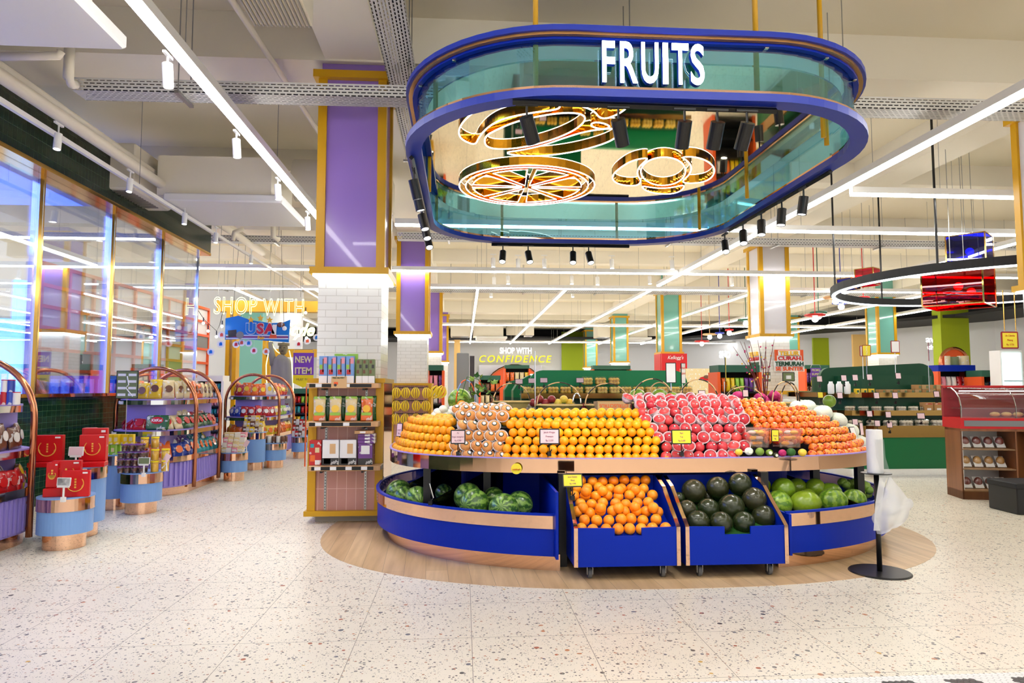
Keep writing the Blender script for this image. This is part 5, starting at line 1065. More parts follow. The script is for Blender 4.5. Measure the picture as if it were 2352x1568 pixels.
lean(228, 1040, 6.7, 'white clip with leaning card on the tall gift pedestal'); lean(377, 1062, 7.8, 'white clip with leaning card on the cup pedestal'); lean(562, 1025, 10.4, 'white clip on the cream biscuit pedestal')
# juice packs
x, y, r, z = pc[2]
for k in range(2):
    for i in range(5):
        for j in range(2):
            carton(x-.20+i*.062+(.03 if k else 0)+j*.02, y-.16+j*.07, z+k*.115, .056, .05, .11, 'bag_lime' if k == 0 else 'bag_yellow', '%s juice pack, %s along, %s row, %s tier' % ('green' if k == 0 else 'yellow', nth(i+1), ['front', 'rear'][j], ['lower', 'upper'][k]), 'juice packs on the tall pedestal', 'juice_pack', 'juice pack', bands=(('label', .2, .8, .3, .7, 'bag_cream'),) if j == 0 else None)
for i in range(2): carton(x+.16+i*.06, y-.12, z+.115, .056, .05, .11, 'bag_yellow', 'yellow juice pack near the purple cups, %s toward them' % nth(i+1), 'juice packs on the tall pedestal', 'juice_pack', 'juice pack', bands=(('label', .2, .8, .3, .7, 'bag_cream'),))
# lidded cups
CUP = MB().lathe([(.0001, 0), (.028, 0), (.034, .062), (.034, .064), (.0001, .064)], n=18).mesh('cup', 'film', True); CIN = MB().lathe([(.0001, .003), (.026, .003), (.030, .05), (.0001, .05)], n=14).mesh('pudding', 'bag_brown', True); LIDP = MB().lathe([(.037, .064), (.037, .074), (.0001, .075)], n=18).mesh('lid', 'bag_purple'); LIDY = MB().lathe([(.037, .064), (.037, .074), (.0001, .075)], n=18).mesh('lid', 'bag_yellow'); CIY = MB().lathe([(.0001, .003), (.026, .003), (.030, .06), (.0001, .06)], n=14).mesh('snack_fill', 'golden', True)
x, y, r, z = pc[3]
for k in range(4):
    nn = [4, 4, 4, 3][k]
    for i in range(nn):
        for j in range(2):
            o = bpy.data.objects.new('lidded_cup', CUP); C.objects.link(o); o.location = (x-.15+i*.073+(.035 if k == 3 else 0), y-.17+j*.075+i*.0, z+k*.078); tag(o, 'purple lidded pudding cup, %s along, %s layer, %s row' % (nth(i+1), nth(k+1), ['front', 'rear'][j]), 'cup', 'purple lidded cups on the pedestal')
            for nm, me in (('pudding', CIN), ('lid', LIDP)): c = bpy.data.objects.new(nm, me); C.objects.link(c); c.parent = o
JAR = MB().lathe([(.0001, 0), (.04, 0), (.042, .01), (.042, .105), (.036, .11), (.0001, .11)], n=20).mesh('jar', 'film', True)
for k in range(3):
    for i in range(2):
        o = bpy.data.objects.new('snack_jar', JAR); C.objects.link(o); o.location = (x+.165+i*.085-(.14 if k == 2 else 0)*1, y-.08+.06*i+(.06 if k == 2 else 0), z+k*.125); tag(o, 'yellow capped snack jar, %s layer, %s' % (nth(k+1), ['beside the purple cups', 'at the aisle edge'][i]), 'jar', 'yellow capped jars on the cup pedestal')
        c = MB().lathe([(.0001, .004), (.038, .004), (.038, .1), (.0001, .1)], n=14).build('contents', 'golden', o, smooth=True); c = MB().lathe([(.042, .105), (.042, .122), (.0001, .122)], n=20).build('cap', 'sun_yellow', o)
def boxes_on(idx, cols, nw, nk, w_, h, d, what, group, name='snack_box', cat='box', dx=0):
    x, y, r, z = pc[idx]
    for k in range(nk):
        for i in range(nw):
            xx = x-r*.8+(i+.5)*r*1.6/nw+dx; yy = y-r*.55+abs(i-(nw-1)/2)*.02+.04*k*(k > 0)
            carton(xx, yy, z+k*(h+.002), w_, d, h, cols[(i+k) % len(cols)], '%s, %s along, %s layer up' % (what, nth(i+1), nth(k+1)), group, name, cat, bands=(('label', .15, .85, .35, .7, 'bag_white'),))
boxes_on(4, ['bag_cream', 'bag_white', 'bag_pink', 'bag_cream'], 4, 4, .085, .07, .1, 'cream biscuit box on the short pedestal', 'cream biscuit boxes'); boxes_on(5, ['bag_brown', 'bag_cream', 'bag_yellow'], 5, 3, .08, .09, .1, 'brown or cream wafer box on the tall pedestal', 'wafer boxes'); 
x, y, r, z = pc[6]
for k in range(2):
    for i in range(6):
        o = MB().lathe([(.0001, 0), (.03, 0), (.034, .008), (.034, .105), (.028, .115), (.0001, .115)], n=16).build('drink_can', 'bag_brown' if i % 2 else 'bag_white', None, (x-.2+i*.075+.03*k, y-.12+.08*k, z), smooth=True); tag(o, 'drink can, %s along in the %s row of the short pedestal' % (nth(i+1), ['front', 'rear'][k]), 'can', 'canned drinks'); MB().lathe([(.028, .115), (.028, .118), (.0001, .118)], n=14).build('can_lid', 'steel', o)
boxes_on(7, ['bag_white', 'bag_red', 'bag_brown'], 4, 3, .07, .11, .08, 'red and white jar box past the last arch', 'jar boxes past the arch'); boxes_on(8, ['bag_orange', 'bag_yellow'], 3, 2, .08, .1, .08, 'small orange box beside the pillar', 'boxes on the distant pedestal')
# ================================================================ arched gondolas
def gondola(x0, x1, y0, y1, label, arches=(0.12, .85)):
    """lavender ribbed island with three shelves and copper arches; long axis along Y"""
    t_ = thing('arched_gondola', label, 'display shelf', ((x0+x1)/2, (y0+y1)/2, 0), 0, 'arched snack gondolas'); W = x1-x0; L = y1-y0; e = .5
    sh = lambda s, dx=0: rrect(-W/2*s+dx, W/2*s+dx, -L/2*s, L/2*s, W/2*s*.98, 14)
    MB().prism(sh(.93), 0, .1).build('copper_plinth', 'mirror_rose', t_)
    MB().prism(sh(.97), .1, .42).build('core', 'lavender', t_)
    mb = MB(); ou = sh(1.0); n = len(ou); tot = 0; last = ou[0]
    dense = []
    for i in range(n):
        a, b = Vector(ou[i]), Vector(ou[(i+1) % n]); m_ = max(1, int((b-a).length/.012))
        dense += [a+(b-a)*q/m_ for q in range(m_)]
    acc = 0; lastp = dense[0]
    for q in range(1, len(dense)):
        acc += (dense[q]-dense[q-1]).length
        if acc >= .055:
            acc = 0; d = (dense[q]-dense[q-1]).normalized(); a_ = math.atan2(d.y, d.x); mb.box(-.014, .014, -.012, .02, .12, .41, Matrix.Translation((dense[q].x*.985, dense[q].y*.985, 0)) @ Matrix.Rotation(a_, 4, 'Z'))
    mb.build('ribs', 'lavender', t_)
    MB().band(sh(1.03), sh(.98), .42, .49).build('mirror_lip', 'mirror_rose', t_); MB().prism(sh(1.0), .42, .455).build('lower_shelf', 'lavender', t_)
    MB().box(-W*.25, W*.25, -L*.38, L*.38, .45, 1.2).build('spine', 'lavender', t_)
    for z, s in ((.80, .95), (1.19, .86)):
        s_ = MB().prism(sh(s), z, z+.025).build('shelf', 'lavender', t_); MB().band(sh(s*1.01), sh(s*.99), z-.045, z+.012).build('chrome_strip', 'chrome', s_)
        for q in range(4):
            pt = sh(s*1.015)[ -8-q*5]; MB().box(-.025, .025, -.003, .003, z-.04, z, Matrix.Translation((pt[0], pt[1], 0))).build('price_label', 'white_card', s_)
    for f in arches:
        yy = -L/2+L*f; rr = W/2*.98+.035; pts = [(-rr, yy, .06), (-rr, yy, 1.05)]+[(-rr*math.cos(R(a)), yy, 1.08+.54*math.sin(R(a))) for a in range(6, 175, 8)]+[(rr, yy, 1.05), (rr, yy, .06)]
        MB().tube(pts, .027, 12).build('copper_arch', 'copper', t_, smooth=True)
        for z in (.14, .36): MB().lathe([(.0001, 0), (.02, 0), (.02, .05), (.0001, .05)], n=12, mt=Matrix.Translation((rr-.05, yy, z)) @ Matrix.Rotation(PI/2, 4, 'Y')).build('arch_bracket', 'copper', t_)
    return t_
G = [(-4.80, -3.80, 5.1, 6.75, (.9, .1)), (-4.55, -3.57, 8.85, 10.95, (.26, .69)), (-4.53, -3.57, 13.0, 15.2, (.23, .75))]
gondola(*G[0][:4], 'lavender snack gondola cut by the picture edge, copper arch in front of the glass', (.75,)); gondola(*G[1][:4], 'lavender snack gondola with two copper arches beside the purple cups', G[1][4]); gondola(*G[2][:4], 'lavender snack gondola with two copper arches in front of the grey robed figure', G[2][4])
def shelf_fill(g, z, s, cols, w_, h, d, what, group, name='snack_bag', tilt=-.15, ymax=None, xmin=None, skip=0, lab='bag_white', vis=lambda x, y: True, box=False):
    x0, x1, y0, y1 = g; W = x1-x0; L = y1-y0; cx_, cy_ = (x0+x1)/2, (y0+y1)/2
    ou = rrect(-W/2*s, W/2*s, -L/2*s, L/2*s, W/2*s*.98, 14); ou = ou[-30:]+ou[:24]
    D = [Vector(p) for p in ou]; acc = w_; n = 0
    for q in range(1, len(D)):
        a, b = D[q-1], D[q]; m_ = max(1, int((b-a).length/.01))
        for k in range(m_):
            acc += (b-a).length/m_
            if acc >= w_:
                p = a+(b-a)*k/m_; X_, Y_ = cx_+p.x, cy_+p.y
                if not vis(X_, Y_): continue
                acc = 0; n += 1; d_ = (b-a).normalized(); rz = math.atan2(d_.y, d_.x); col = cols[(n//3+skip) % len(cols)]
                if box: carton(X_, Y_, z, w_*.9, d, h*rnd.uniform(.85, 1), col, '%s, %s round from the wall side' % (what, nth(n)), group, rz=rz, bands=(('label', .15, .85, .35, .7, 'bag_white'),))
                else: bag(X_, Y_, z, col, '%s, %s round from the wall side' % (what, nth(n)), group, w_*1.05, h*rnd.uniform(.85, 1.08), d, rz+rnd.uniform(-.2, .2), tilt, name, lab=lab)
front = lambda x, y: x > -5.0
shelf_fill(G[1][:4], 1.216, .72, ['bag_cream', 'bag_orange', 'bag_cream', 'bag_orange', 'bag_yellow'], .15, .24, .07, 'cream and orange bag, top shelf, middle gondola', 'bags on the top shelf of the middle gondola', lab='bag_brown')
shelf_fill(G[1][:4], .826, .82, ['bag_green', 'bag_green', 'bag_orange', 'bag_red', 'bag_red', 'bag_cream'], .16, .19, .07, 'dark green or red bag, middle shelf, middle gondola', 'bags on the middle shelf of the middle gondola', tilt=-.5, lab='bag_red')
shelf_fill(G[1][:4], .826, .62, ['bag_cream', 'bag_red', 'bag_red', 'bag_brown'], .17, .25, .08, 'rear row bag, middle shelf, middle gondola', 'bags behind on the middle shelf of the middle gondola', tilt=-.3)
shelf_fill(G[1][:4], .456, .86, ['bag_teal', 'bag_teal', 'bag_teal', 'bag_yellow', 'bag_yellow', 'bag_orange', 'bag_blue'], .16, .23, .09, 'teal or yellow bag, lowest shelf, middle gondola', 'bags on the lowest shelf of the middle gondola', tilt=-.35, lab='bag_orange')
shelf_fill(G[1][:4], .50, .62, ['bag_purple', 'bag_teal', 'bag_yellow', 'bag_black'], .17, .25, .08, 'rear row bag, lowest shelf, middle gondola', 'bags behind on the lowest shelf of the middle gondola', tilt=-.3)
shelf_fill(G[2][:4], 1.216, .74, ['bag_red', 'bag_orange', 'bag_white', 'bag_orange'], .14, .24, .07, 'red orange crisp bag, top shelf, far gondola', 'bags on the top shelf of the far gondola', lab='bag_yellow')
shelf_fill(G[2][:4], .826, .84, ['bag_blue', 'bag_red', 'bag_red', 'bag_yellow', 'bag_lime'], .13, .2, .07, 'bright snack pack, middle shelf, far gondola', 'bags on the middle shelf of the far gondola')
shelf_fill(G[2][:4], .456, .88, ['bag_yellow', 'bag_yellow', 'bag_orange'], .15, .22, .08, 'yellow orange crisp bag, lowest shelf, far gondola', 'bags on the lowest shelf of the far gondola', lab='bag_orange')
shelf_fill(G[0][:4], .826, .84, ['bag_brown', 'bag_cream', 'bag_pink'], .14, .22, .06, 'candy bag, middle shelf, gondola before the glass', 'bags on the middle shelf of the near gondola', vis=lambda x, y: x > -4.6 and y > 5.4)
shelf_fill(G[0][:4], .456, .90, ['bag_yellow', 'bag_white', 'bag_white', 'bag_red'], .13, .23, .06, 'milk candy bag, lowest shelf, gondola before the glass', 'bags on the lowest shelf of the near gondola', vis=lambda x, y: x > -4.6 and y > 5.4, lab='bag_red')
shelf_fill(G[0][:4], .50, .70, ['bag_black', 'bag_red', 'bag_black'], .15, .28, .07, 'dark candy bag, rear row, gondola before the glass', 'bags behind on the lowest shelf of the near gondola', vis=lambda x, y: x > -4.6 and y > 5.4, tilt=-.5)
for i, (px, py, m_) in enumerate(((10, 913, 'bag_red'), (24, 913, 'bag_blue'), (38, 913, 'bag_white'), (12, 885, 'bag_white'), (26, 885, 'bag_blue'))):
    p = at(px, py, Y=6.0+.0*i); o = MB().lathe([(.0001, 0), (.027, 0), (.028, .004), (.028, .1), (.0001, .1)], n=18).build('snack_tin', m_, None, (p.x, 6.0, 1.216 if i < 3 else 1.318), smooth=False); tag(o, '%s nut tin on the near gondola top shelf, %s' % (m_[4:], 'lower row' if i < 3 else 'upper row'), 'tin', 'nut tins on the near gondola'); MB().lathe([(.029, .1), (.029, .107), (.0001, .107)], n=18).build('tin_lid', 'gift_red' if i != 1 else 'canopy_blue', o)
# bag with red oval logo
p = at(353, 972, Y=8.93); t_ = text('logo', 'KitKat', .05, 'white_card', None, (p.x+.02, 8.72, p.z), depth=.001, offset=.001)
o = MB().bbox(-.14, .14, -.03, .03, 0, .19, .02).build('snack_pouch', 'bag_green', None, (p.x+.02, 8.98, .826), (-.2, 0, 0)); tag(o, 'wide dark green wafer pouch with a red oval at the gondola nose', 'snack bag', None)
MB().lathe([(.0001, 0), (.06, 0), (.06, .002)], n=24).build('red_oval', 'gift_red', o, (0, -.031, .12), (PI/2, 0, 0)).scale = (1.3, .75, 1); t_.parent = o; t_.location = (0, -.036, .12)
# sign frame on a thin stand before the middle gondola
t_ = thing('map_frame_stand', 'black framed green and white notice on a thin stand among the gondolas', 'sign', (0, 0, 0)); p = at(292, 883, Y=8.4); t_.location = (p.x, 8.4, 0)
zc = p.z; hw = .125; hh = .165; MB().box(-hw, hw, 0, .012, zc-hh, zc+hh).build('frame', 'black', t_); MB().box(-hw+.008, hw-.008, -.002, 0, zc-hh+.008, zc+hh-.008).build('sheet', 'tag_green', t_)
for i in range(4):
    for sx in (-1, 1): MB().box(sx*.06-.045, sx*.06+.045, -.004, -.002, zc+.10-i*.078, zc+.13-i*.078).build('white_note', 'white_card', t_)
MB().tube([(0, -.004, zc+.1), (.02, -.004, zc), (-.01, -.004, zc-.04), (.07, -.004, zc-.14)], .008, 5).build('map_path', 'white_card', t_); MB().tube([(0, .006, zc-hh), (0, .006, .62)], .004, 6).build('stand_rod', 'steel', t_)
# ================================================================ neon words, banner, statue figure, purple sign
t_ = thing('shop_with_neon', 'yellow white outline neon reading SHOP WITH hung before the gateway', 'neon sign', (0, 16, 0)); a = at(593, 702, Y=16)
w1 = text('word_shop', 'SHOP', .46, 'neon_yellow', t_, (at(541, 700, Y=16).x, 0, a.z), outline=True, bevel=.007, sx=.8, space=1.12); w2 = text('word_with', 'WITH', .46, 'neon_yellow', t_, (at(651, 704, Y=16).x, 0, a.z-.03), outline=True, bevel=.007, sx=.8, space=1.1); fit(w1, 95*16/1568, 40*16/1568); fit(w2, 91*16/1568, 39*16/1568)
w3 = text('word_style', 'Style', .36, 'neon_yellow', t_, (at(672, 752, Y=16).x, .6, at(672, 756, Y=16).z), outline=True, bevel=.014, shear=.35); fit(w3, 75*16/1568, 40*16/1568)
mb = MB()
for px in (500, 560, 620, 690): p = at(px, 682, Y=16); mb.tube([(p.x, .02, p.z), (p.x, .02, ZC)], .006, 4)
mb.build('hanging_wires', 'steel', t_)
t_ = thing('usa_banner', 'blue USA Fair cardboard banner with stars and stripes hung over the robed figure', 'banner', (0, 15.2, 0)); a = at(519, 731, Y=15.2); b = at(666, 781, Y=15.2); W = b.x-a.x; cz = (a.z+b.z)/2; H = a.z-b.z; t_.location = ((a.x+b.x)/2, 15.2, cz)
pts = [(-W/2, -H/2), (-W/4, -H/2+.02), (0, -H/2+.0), (W/2*.97, -H/2-.05), (W/2, H/2-.02), (W*.4, H/2-.08), (W*.2, H/2-.1), (0, H/2-.06), (-W*.15, H/2-.02), (-W*.3, H/2+.06), (-W/2, H/2)]
MB().prism(pts, 0, .03, Matrix.Rotation(PI/2, 4, 'X')).build('board', 'usa_blue', t_)
for i, s_ in enumerate('USA'):
    text('letter_'+s_.lower(), s_, .3, ['usa_blue', 'usa_red', 'usa_red'][i], t_, (-.14+i*.2, -.05, .0), depth=.012, offset=.012); text('letter_edge', s_, .3, 'white_card', t_, (-.14+i*.2, -.036, 0), depth=.004, offset=.024)
    st_ = []
    for k in range(10): rr_ = .075 if k % 2 == 0 else .034; st_.append((rr_*math.sin(k*PI/5), rr_*math.cos(k*PI/5)))
    MB().prism(st_, 0, .02, Matrix.Translation((-.14+i*.2, -.04, .2+.04*(i == 1))) @ Matrix.Rotation(PI/2, 4, 'X')).build('star', 'star_gold', t_)
text('word_fair', 'Fair', .1, 'star_gold', t_, (.08, -.04, -.19), depth=.004, offset=.003)
for k in range(3): MB().box(-W/2+.02, W/2-.03, -.035, -.03, -H/2+.02+k*.035, -H/2+.038+k*.035).build('stripe', 'white_card' if k % 2 == 0 else 'usa_red', t_)
MB().box(-W/2+.06, -W/2+.24, -.04, -.03, -.12, .03).build('clapper_board', 'ink_dark', t_, (0, 0, 0), (0, -.1, 0)); MB().lathe([(.03, 0), (.08, 0), (.08, .01)], n=18).build('film_reel', 'grey', t_, (-W/2+.32, -.035, -.13), (PI/2, 0, 0)); MB().sphere((W*.36, -.04, .1), .07, 14, 8, 1.2, .2, .8).build('brown_ball', 'bag_brown', t_); MB().sphere((W*.42, -.05, .02), .05, 14, 8, 1, .2, 1).build('white_ball', 'white_card', t_)
MB().prism([(W*.18, -H/2+.04), (W*.3, -H/2+.04), (W*.28, -.02), (W*.22, -.04)], 0, .012, Matrix.Translation((0, -.03, 0)) @ Matrix.Rotation(PI/2, 4, 'X')).build('orange_rock', 'orange_frame', t_); MB().prism([(W*.22, -.12), (W*.29, -.12), (W*.3, .1), (W*.24, .1)], 0, .012, Matrix.Translation((0, -.05, 0)) @ Matrix.Rotation(PI/2, 4, 'X')).build('white_plume', 'white_card', t_)
mb = MB(); mb.tube([(-W*.4, 0, H/2), (-W*.3, 0, ZC-cz)], .004, 4).tube([(W*.4, 0, H/2-.1), (W*.3, 0, ZC-cz)], .004, 4); mb.build('hanging_cords', 'black', t_)
for i, (px, py, Y) in enumerate(((509, 769, 15), (507, 790, 15), (542, 791, 15.3), (555, 787, 15.3), (571, 788, 15.3), (583, 805, 15.3), (611, 807, 15.5), (484, 808, 14.8), (686, 790, 15.3), (706, 783, 15.3), (735-8, 775, 15))):
    p = at(px, py, Y=Y); t_ = thing('badge_pendant', 'round white paper badge on a thread under the banner, %s counting toward the pillar' % nth(i+1), 'paper badge', p, 0, 'round paper badges'); MB().lathe([(.0001, -.003), (.075, -.003), (.075, .003), (.0001, .003)], n=20).build('disc', 'white_card', t_, (0, 0, 0), (PI/2, 0, 0)); MB().prism([(-.03, -.035), (.035, -.03), (.03, .03), (0, .045), (-.03, .02)], 0, .003, Matrix.Translation((0, -.003, 0)) @ Matrix.Rotation(PI/2, 4, 'X')).build('print', ['orange_frame', 'usa_blue', 'usa_red'][i % 3], t_)
    MB().tube([(0, 0, .075), (0, 0, .6)], .002, 4).build('thread', 'white', t_)
# string bulbs
t_ = thing('string_lights', 'black festoon cable with small bulbs before the orange facade', 'string lights', (0, 15, 0))
pts = [(466, 705), (495, 745), (509, 733), (497, 770), (480, 752), (466, 742)]; P_ = [at(x, y, Y=15)-Vector((0, 15, 0)) for x, y in [(440, 690), (470, 735), (498, 760), (505, 745), (512, 715)]]; MB().tube(P_, .006, 5).build('cable', 'black', t_)
for (x, y) in ((478, 760), (497, 773), (510, 749), (467, 742), (702, 718), (686, 770), (704, 776)): p = at(x, y, Y=15)-Vector((0, 15, 0)); MB().sphere(p, .03, 10, 6).build('bulb', 'bulb', t_, smooth=True); MB().tube([(p.x, 0, p.z+.03), (p.x, 0, p.z+.12)], .012, 5).build('socket', 'black', t_)
# grey robed cut-out figure (generic) with neon edge
t_ = thing('robed_figure', 'tall grey robed cut-out figure outlined in white neon behind the far gondola', 'statue', (0, 16.2, 0)); c = at(646, 900, Y=16.2); t_.location = (c.x, 16.2, 0); k_ = 16.2/1568
q = lambda x, y: ((x-646)*k_, at(x, y, Y=16.2).z)
nu, nv = 24, 18; vs = []
for j in range(nv+1):
    v = j/nv; z = q(0, 1010-(1010-812)*v)[1]; hw = (.31-.08*v if v < .85 else .228*max(0, 1-(v-.85)/.15)**.5+.05)
    for i in range(nu): a = 2*PI*i/nu; vs.append((hw*math.cos(a)*(1+.0*v)+.02*math.sin(4*v), (.10+.03*math.sin(9*a+3*v)*(1 if v < .9 else 0))*math.sin(a)+.012*math.sin(11*a+5*v), z))
fs = [(j*nu+i, j*nu+(i+1) % nu, (j+1)*nu+(i+1) % nu, (j+1)*nu+i) for j in range(nv) for i in range(nu)]; MB().add(vs, fs+[tuple(nv*nu+i for i in range(nu))]).build('robe', 'grey_cloth', t_, smooth=True)
hz = q(0, 798)[1]; MB().sphere((.03, -.02, hz), .13, 18, 14, .8, .85, 1.15).build('head', 'stone_grey', t_, smooth=True)
MB().sphere((.03, -.13, hz-.01), .022, 8, 6, .7, 1, 1.5).build('nose', 'stone_grey', t_, smooth=True); MB().sphere((-.015, -.118, hz+.02), .018, 8, 6, 1.4, .5, .6).sphere((.075, -.118, hz+.02), .018, 8, 6, 1.4, .5, .6).build('eyes', 'ink_dark', t_, smooth=True); MB().sphere((.03, -.122, hz-.06), .03, 8, 6, 1.2, .4, .3).build('mouth', 'ink_dark', t_, smooth=True)
MB().band([(.03+.13*math.cos(R(a)), .13*math.sin(R(a))) for a in range(0, 360, 15)], [(.03+.11*math.cos(R(a)), .11*math.sin(R(a))) for a in range(0, 360, 15)], hz+.07, hz+.13).build('headband', 'stone_grey', t_)
x0, z0 = q(628, 838); x1, z1 = q(620, 785); MB().tube([(x0, 0, z0), ((x0+x1)/2-.01, 0, (z0+z1)/2), (x1, 0, z1)], [.09, .07, .055], 12).build('raised_arm', 'grey_cloth', t_, smooth=True)
ol = [(622, 920), (613, 870), (612, 838), (618, 800), (619, 778)]; MB().tube([(q(x, y)[0], -.02, q(x, y)[1]) for x, y in ol], .012, 6).build('neon_edge', 'neon_yellow', t_); MB().tube([(q(x, y)[0], -.02, q(x, y)[1]) for x, y in ((622, 780), (626, 795), (634, 806), (640, 811), (642, 803))], .012, 6).build('neon_edge', 'neon_yellow', t_); MB().tube([(q(x, y)[0], -.02, q(x, y)[1]) for x, y in ((662, 805), (668, 830), (671, 870), (673, 900))], .012, 6).build('neon_edge', 'neon_yellow', t_)
# NEW ITEM sign
def flag_sign(px0, px1, py0, py1, pyt, Y, l1, l2, label, pole_px, name='promo_sign', s1=.13):
    a = at(px0, py0, Y=Y); b = at(px1, py1, Y=Y); c = at(px0, pyt, Y=Y); W = b.x-a.x; t_ = thing(name, label, 'sign', ((a.x+b.x)/2, Y, 0), 0, None)
    MB().box(-W/2, W/2, 0, .006, b.z, a.z).build('purple_board', 'purple_sign', t_); H2 = b.z-c.z
    MB().prism([(-W/2, b.z), (-W/2, b.z-H2*.62), (0, b.z-H2), (W/2, b.z-H2*.62), (W/2, b.z)][::-1], 0, .006, Matrix.Translation((0, .006, 0)) @ Matrix.Rotation(PI/2, 4, 'X')).build('yellow_pennant', 'sun_yellow', t_)
    n = len(l1); H = a.z-b.z
    for i, s_ in enumerate(l1): o = text('big_line', s_, s1, 'bag_cream', t_, (0, -.004, a.z-H*(.5+i)/n-.02*(n == 2)), depth=.002, offset=s1*.03); fit(o, W*.82, H/n*.6)
    o = text('small_line', l2, s1*.5, 'ink_dark', t_, (0, -.004, b.z-H2*.35), depth=.001); fit(o, W*.66, H2*.16)
    MB().tube([(-W/2, 0, a.z+.01), (-W/2+.02, 0, a.z+.06), (W/2-.02, 0, a.z+.06), (W/2, 0, a.z+.01)], .006, 6).build('hook_bar', 'steel', t_); p = at(pole_px, 900, Y=Y); MB().tube([(p.x-t_.location.x, .02, b.z-H2*.6), (p.x-t_.location.x, .02, 0)], .012, 8).build('orange_pole', 'orange_frame', t_); return t_
flag_sign(674, 720, 810, 861, 890, 12.2, ['NEW', 'ITEM'], 'MUST TRY', 'purple NEW ITEM sign with yellow MUST TRY pennant on an orange pole', 703)
# ================================================================ banana rack at the second violet pillar
t_ = thing('banana_rack', 'mustard cabinet rack with black rails around the second violet pillar', 'rack', (-1.54, 15.08, 0))
MB().box(0, .80, 0, .1, 0, 1.42).build('back_panel', 'pink_tile', t_); MB().box(-.04, .03, -.06, .86, 0, 1.46).box(.77, .84, -.06, .86, 0, 1.46).box(-.05, .85, -.07, .87, 1.42, 1.47).build('mustard_frame', 'mustard', t_)
for z in (1.36, 1.08, .80): MB().box(.02, .78, -.09, -.07, z, z+.02).build('black_rail', 'black', t_)
def banana_bunch():
    mb = MB()
    for k in range(4):
        o_ = k-1.5; pts = [(o_*(.018+.03*math.sin(PI*q/9)), -.02-.04*math.sin(PI*q/9), -.20*q/9+.01) for q in range(10)]; mb.tube(pts, [.006, .009, .014, .017, .018, .018, .017, .014, .009, .005], 6)
    return mb
bm = banana_bunch().mesh('banana_bunch', 'banana_yellow', True); stm = MB().tube([(0, 0, .03), (0, -.02, -.01)], .012, 6).mesh('stem', 'bag_brown')
for r_, z in enumerate((1.36, 1.08, .80)):
    for i in range(4):
        o = bpy.data.objects.new('banana_bunch', bm); C.objects.link(o); o.location = (-1.54+.08+i*.215, 14.95, z); o.rotation_euler = (0, 0, rnd.uniform(-.3, .3)); o.scale = (1.15,)*3; tag(o, 'banana bunch on the %s rail of the pillar rack, %s from the aisle' % (['top', 'middle', 'low'][r_], nth(i+1)), 'bananas', 'bananas on the pillar rack'); c = bpy.data.objects.new('stem', stm); C.objects.link(c); c.parent = o
for i in range(2): p = at(1005+i*12, 888, Y=14.6); o = bpy.data.objects.new('banana_bunch', bm); C.objects.link(o); o.location = p; o.rotation_euler = (0, .5, .3); o.scale = (1.4,)*3; tag(o, 'loose banana bunch on the black arm beyond the rack, %s' % ['near one', 'far one'][i], 'bananas', 'bananas on the black arm')
# ================================================================ stepped green stands
def packs(x, y, z, kind, label, group, rz=0, s=1.0):
    if kind == 'yellow' or kind == 'onion' or kind == 'mush':
        t_ = thing('fruit_pack', label, 'fruit pack', (x, y, z), rz, group); m_ = {'yellow': 'golden', 'onion': 'red_apple', 'mush': 'potato'}[kind]
        mb = MB()
        for i in range(3):
            for j in range(2):
                for k in range(2): mb.sphere((-.05+.05*i, -.03+.055*j, .03+.048*k), .031, 10, 7)
        mb.build('packed_fruit', m_, t_, smooth=True); MB().bbox(-.085, .085, -.065, .065, 0, .125, .015).build('clear_tray', 'film', t_); t_.scale = (s,)*3; return t_
STP = {}
def produce_row(xs, y, z, kind, what, group, s=1.0):
    if (kind, s) not in STP:
        STP[(kind, s)] = packs(xs[0], y, z, kind, what+', first along', group, s=s); rest = xs[1:]; k0 = 2
    else: rest = xs; k0 = 1
    for i, x in enumerate(rest): dup(STP[(kind, s)], (x, y, z), (0, 0, rnd.uniform(-.15, .15)), what+', %s along' % nth(k0+i), group)
t_ = thing('long_green_stand', 'long bright green produce stand behind the fruit island', 'display stand', (3.0, 10.6, 0))
xs0, xs1 = at(1200, 900, Y=10.4).x-3.0, at(1595, 900, Y=10.4).x-3.0
pts = [(xs0, 1.30), (xs1, 1.30), (xs1, 1.42)]+[(xs1-.22+.22*math.cos(R(a)), 1.42+.22*math.sin(R(a))) for a in range(0, 91, 15)]+[(xs0+.35+.22*math.cos(R(a)), 1.42+.22*math.sin(R(a))) for a in range(90, 181, 15)]+[(xs0, 1.40)]
MB().prism(pts, 0, .08, Matrix.Rotation(PI/2, 4, 'X')).build('rounded_back_board', 'bright_green', t_, (0, .2, 0))
MB().box(xs0, xs1, -.5, .25, .0, .75).build('base', 'green_paint', t_); MB().box(xs0, xs1, -.02, .2, .75, 1.32).build('riser', 'deep_green', t_)
for z, y in ((1.25, -.22), (1.0, -.5)): s_ = MB().box(xs0-.02, xs1+.02, y, .1, z, z+.02).build('shelf', 'deep_green', t_); MB().box(xs0-.02, xs1+.02, y-.012, y, z-.05, z+.03).build('mirror_lip', 'gold_lip', s_)
n = int((xs1-xs0)/.19); produce_row([3.0+xs0+.1+i*.19 for i in range(n)], 10.46, 1.27, 'yellow', 'clear yellow fruit pack, top ledge of the long green stand', 'yellow fruit packs on the long stand'); produce_row([3.0+xs0+1.02+i*.21 for i in range(3)], 10.52, 1.41, 'yellow', 'clear yellow fruit pack stacked higher on the long green stand', 'upper yellow fruit packs')
produce_row([3.0+xs0+.1+i*.2 for i in range(4)], 10.2, 1.02, 'mush', 'brown root pack on the second ledge of the long green stand', 'root packs on the long stand'); produce_row([3.0+xs0+.95+i*.2 for i in range(6)], 10.2, 1.02, 'onion', 'red fruit pack on the second ledge of the long green stand', 'red fruit packs on the long stand')
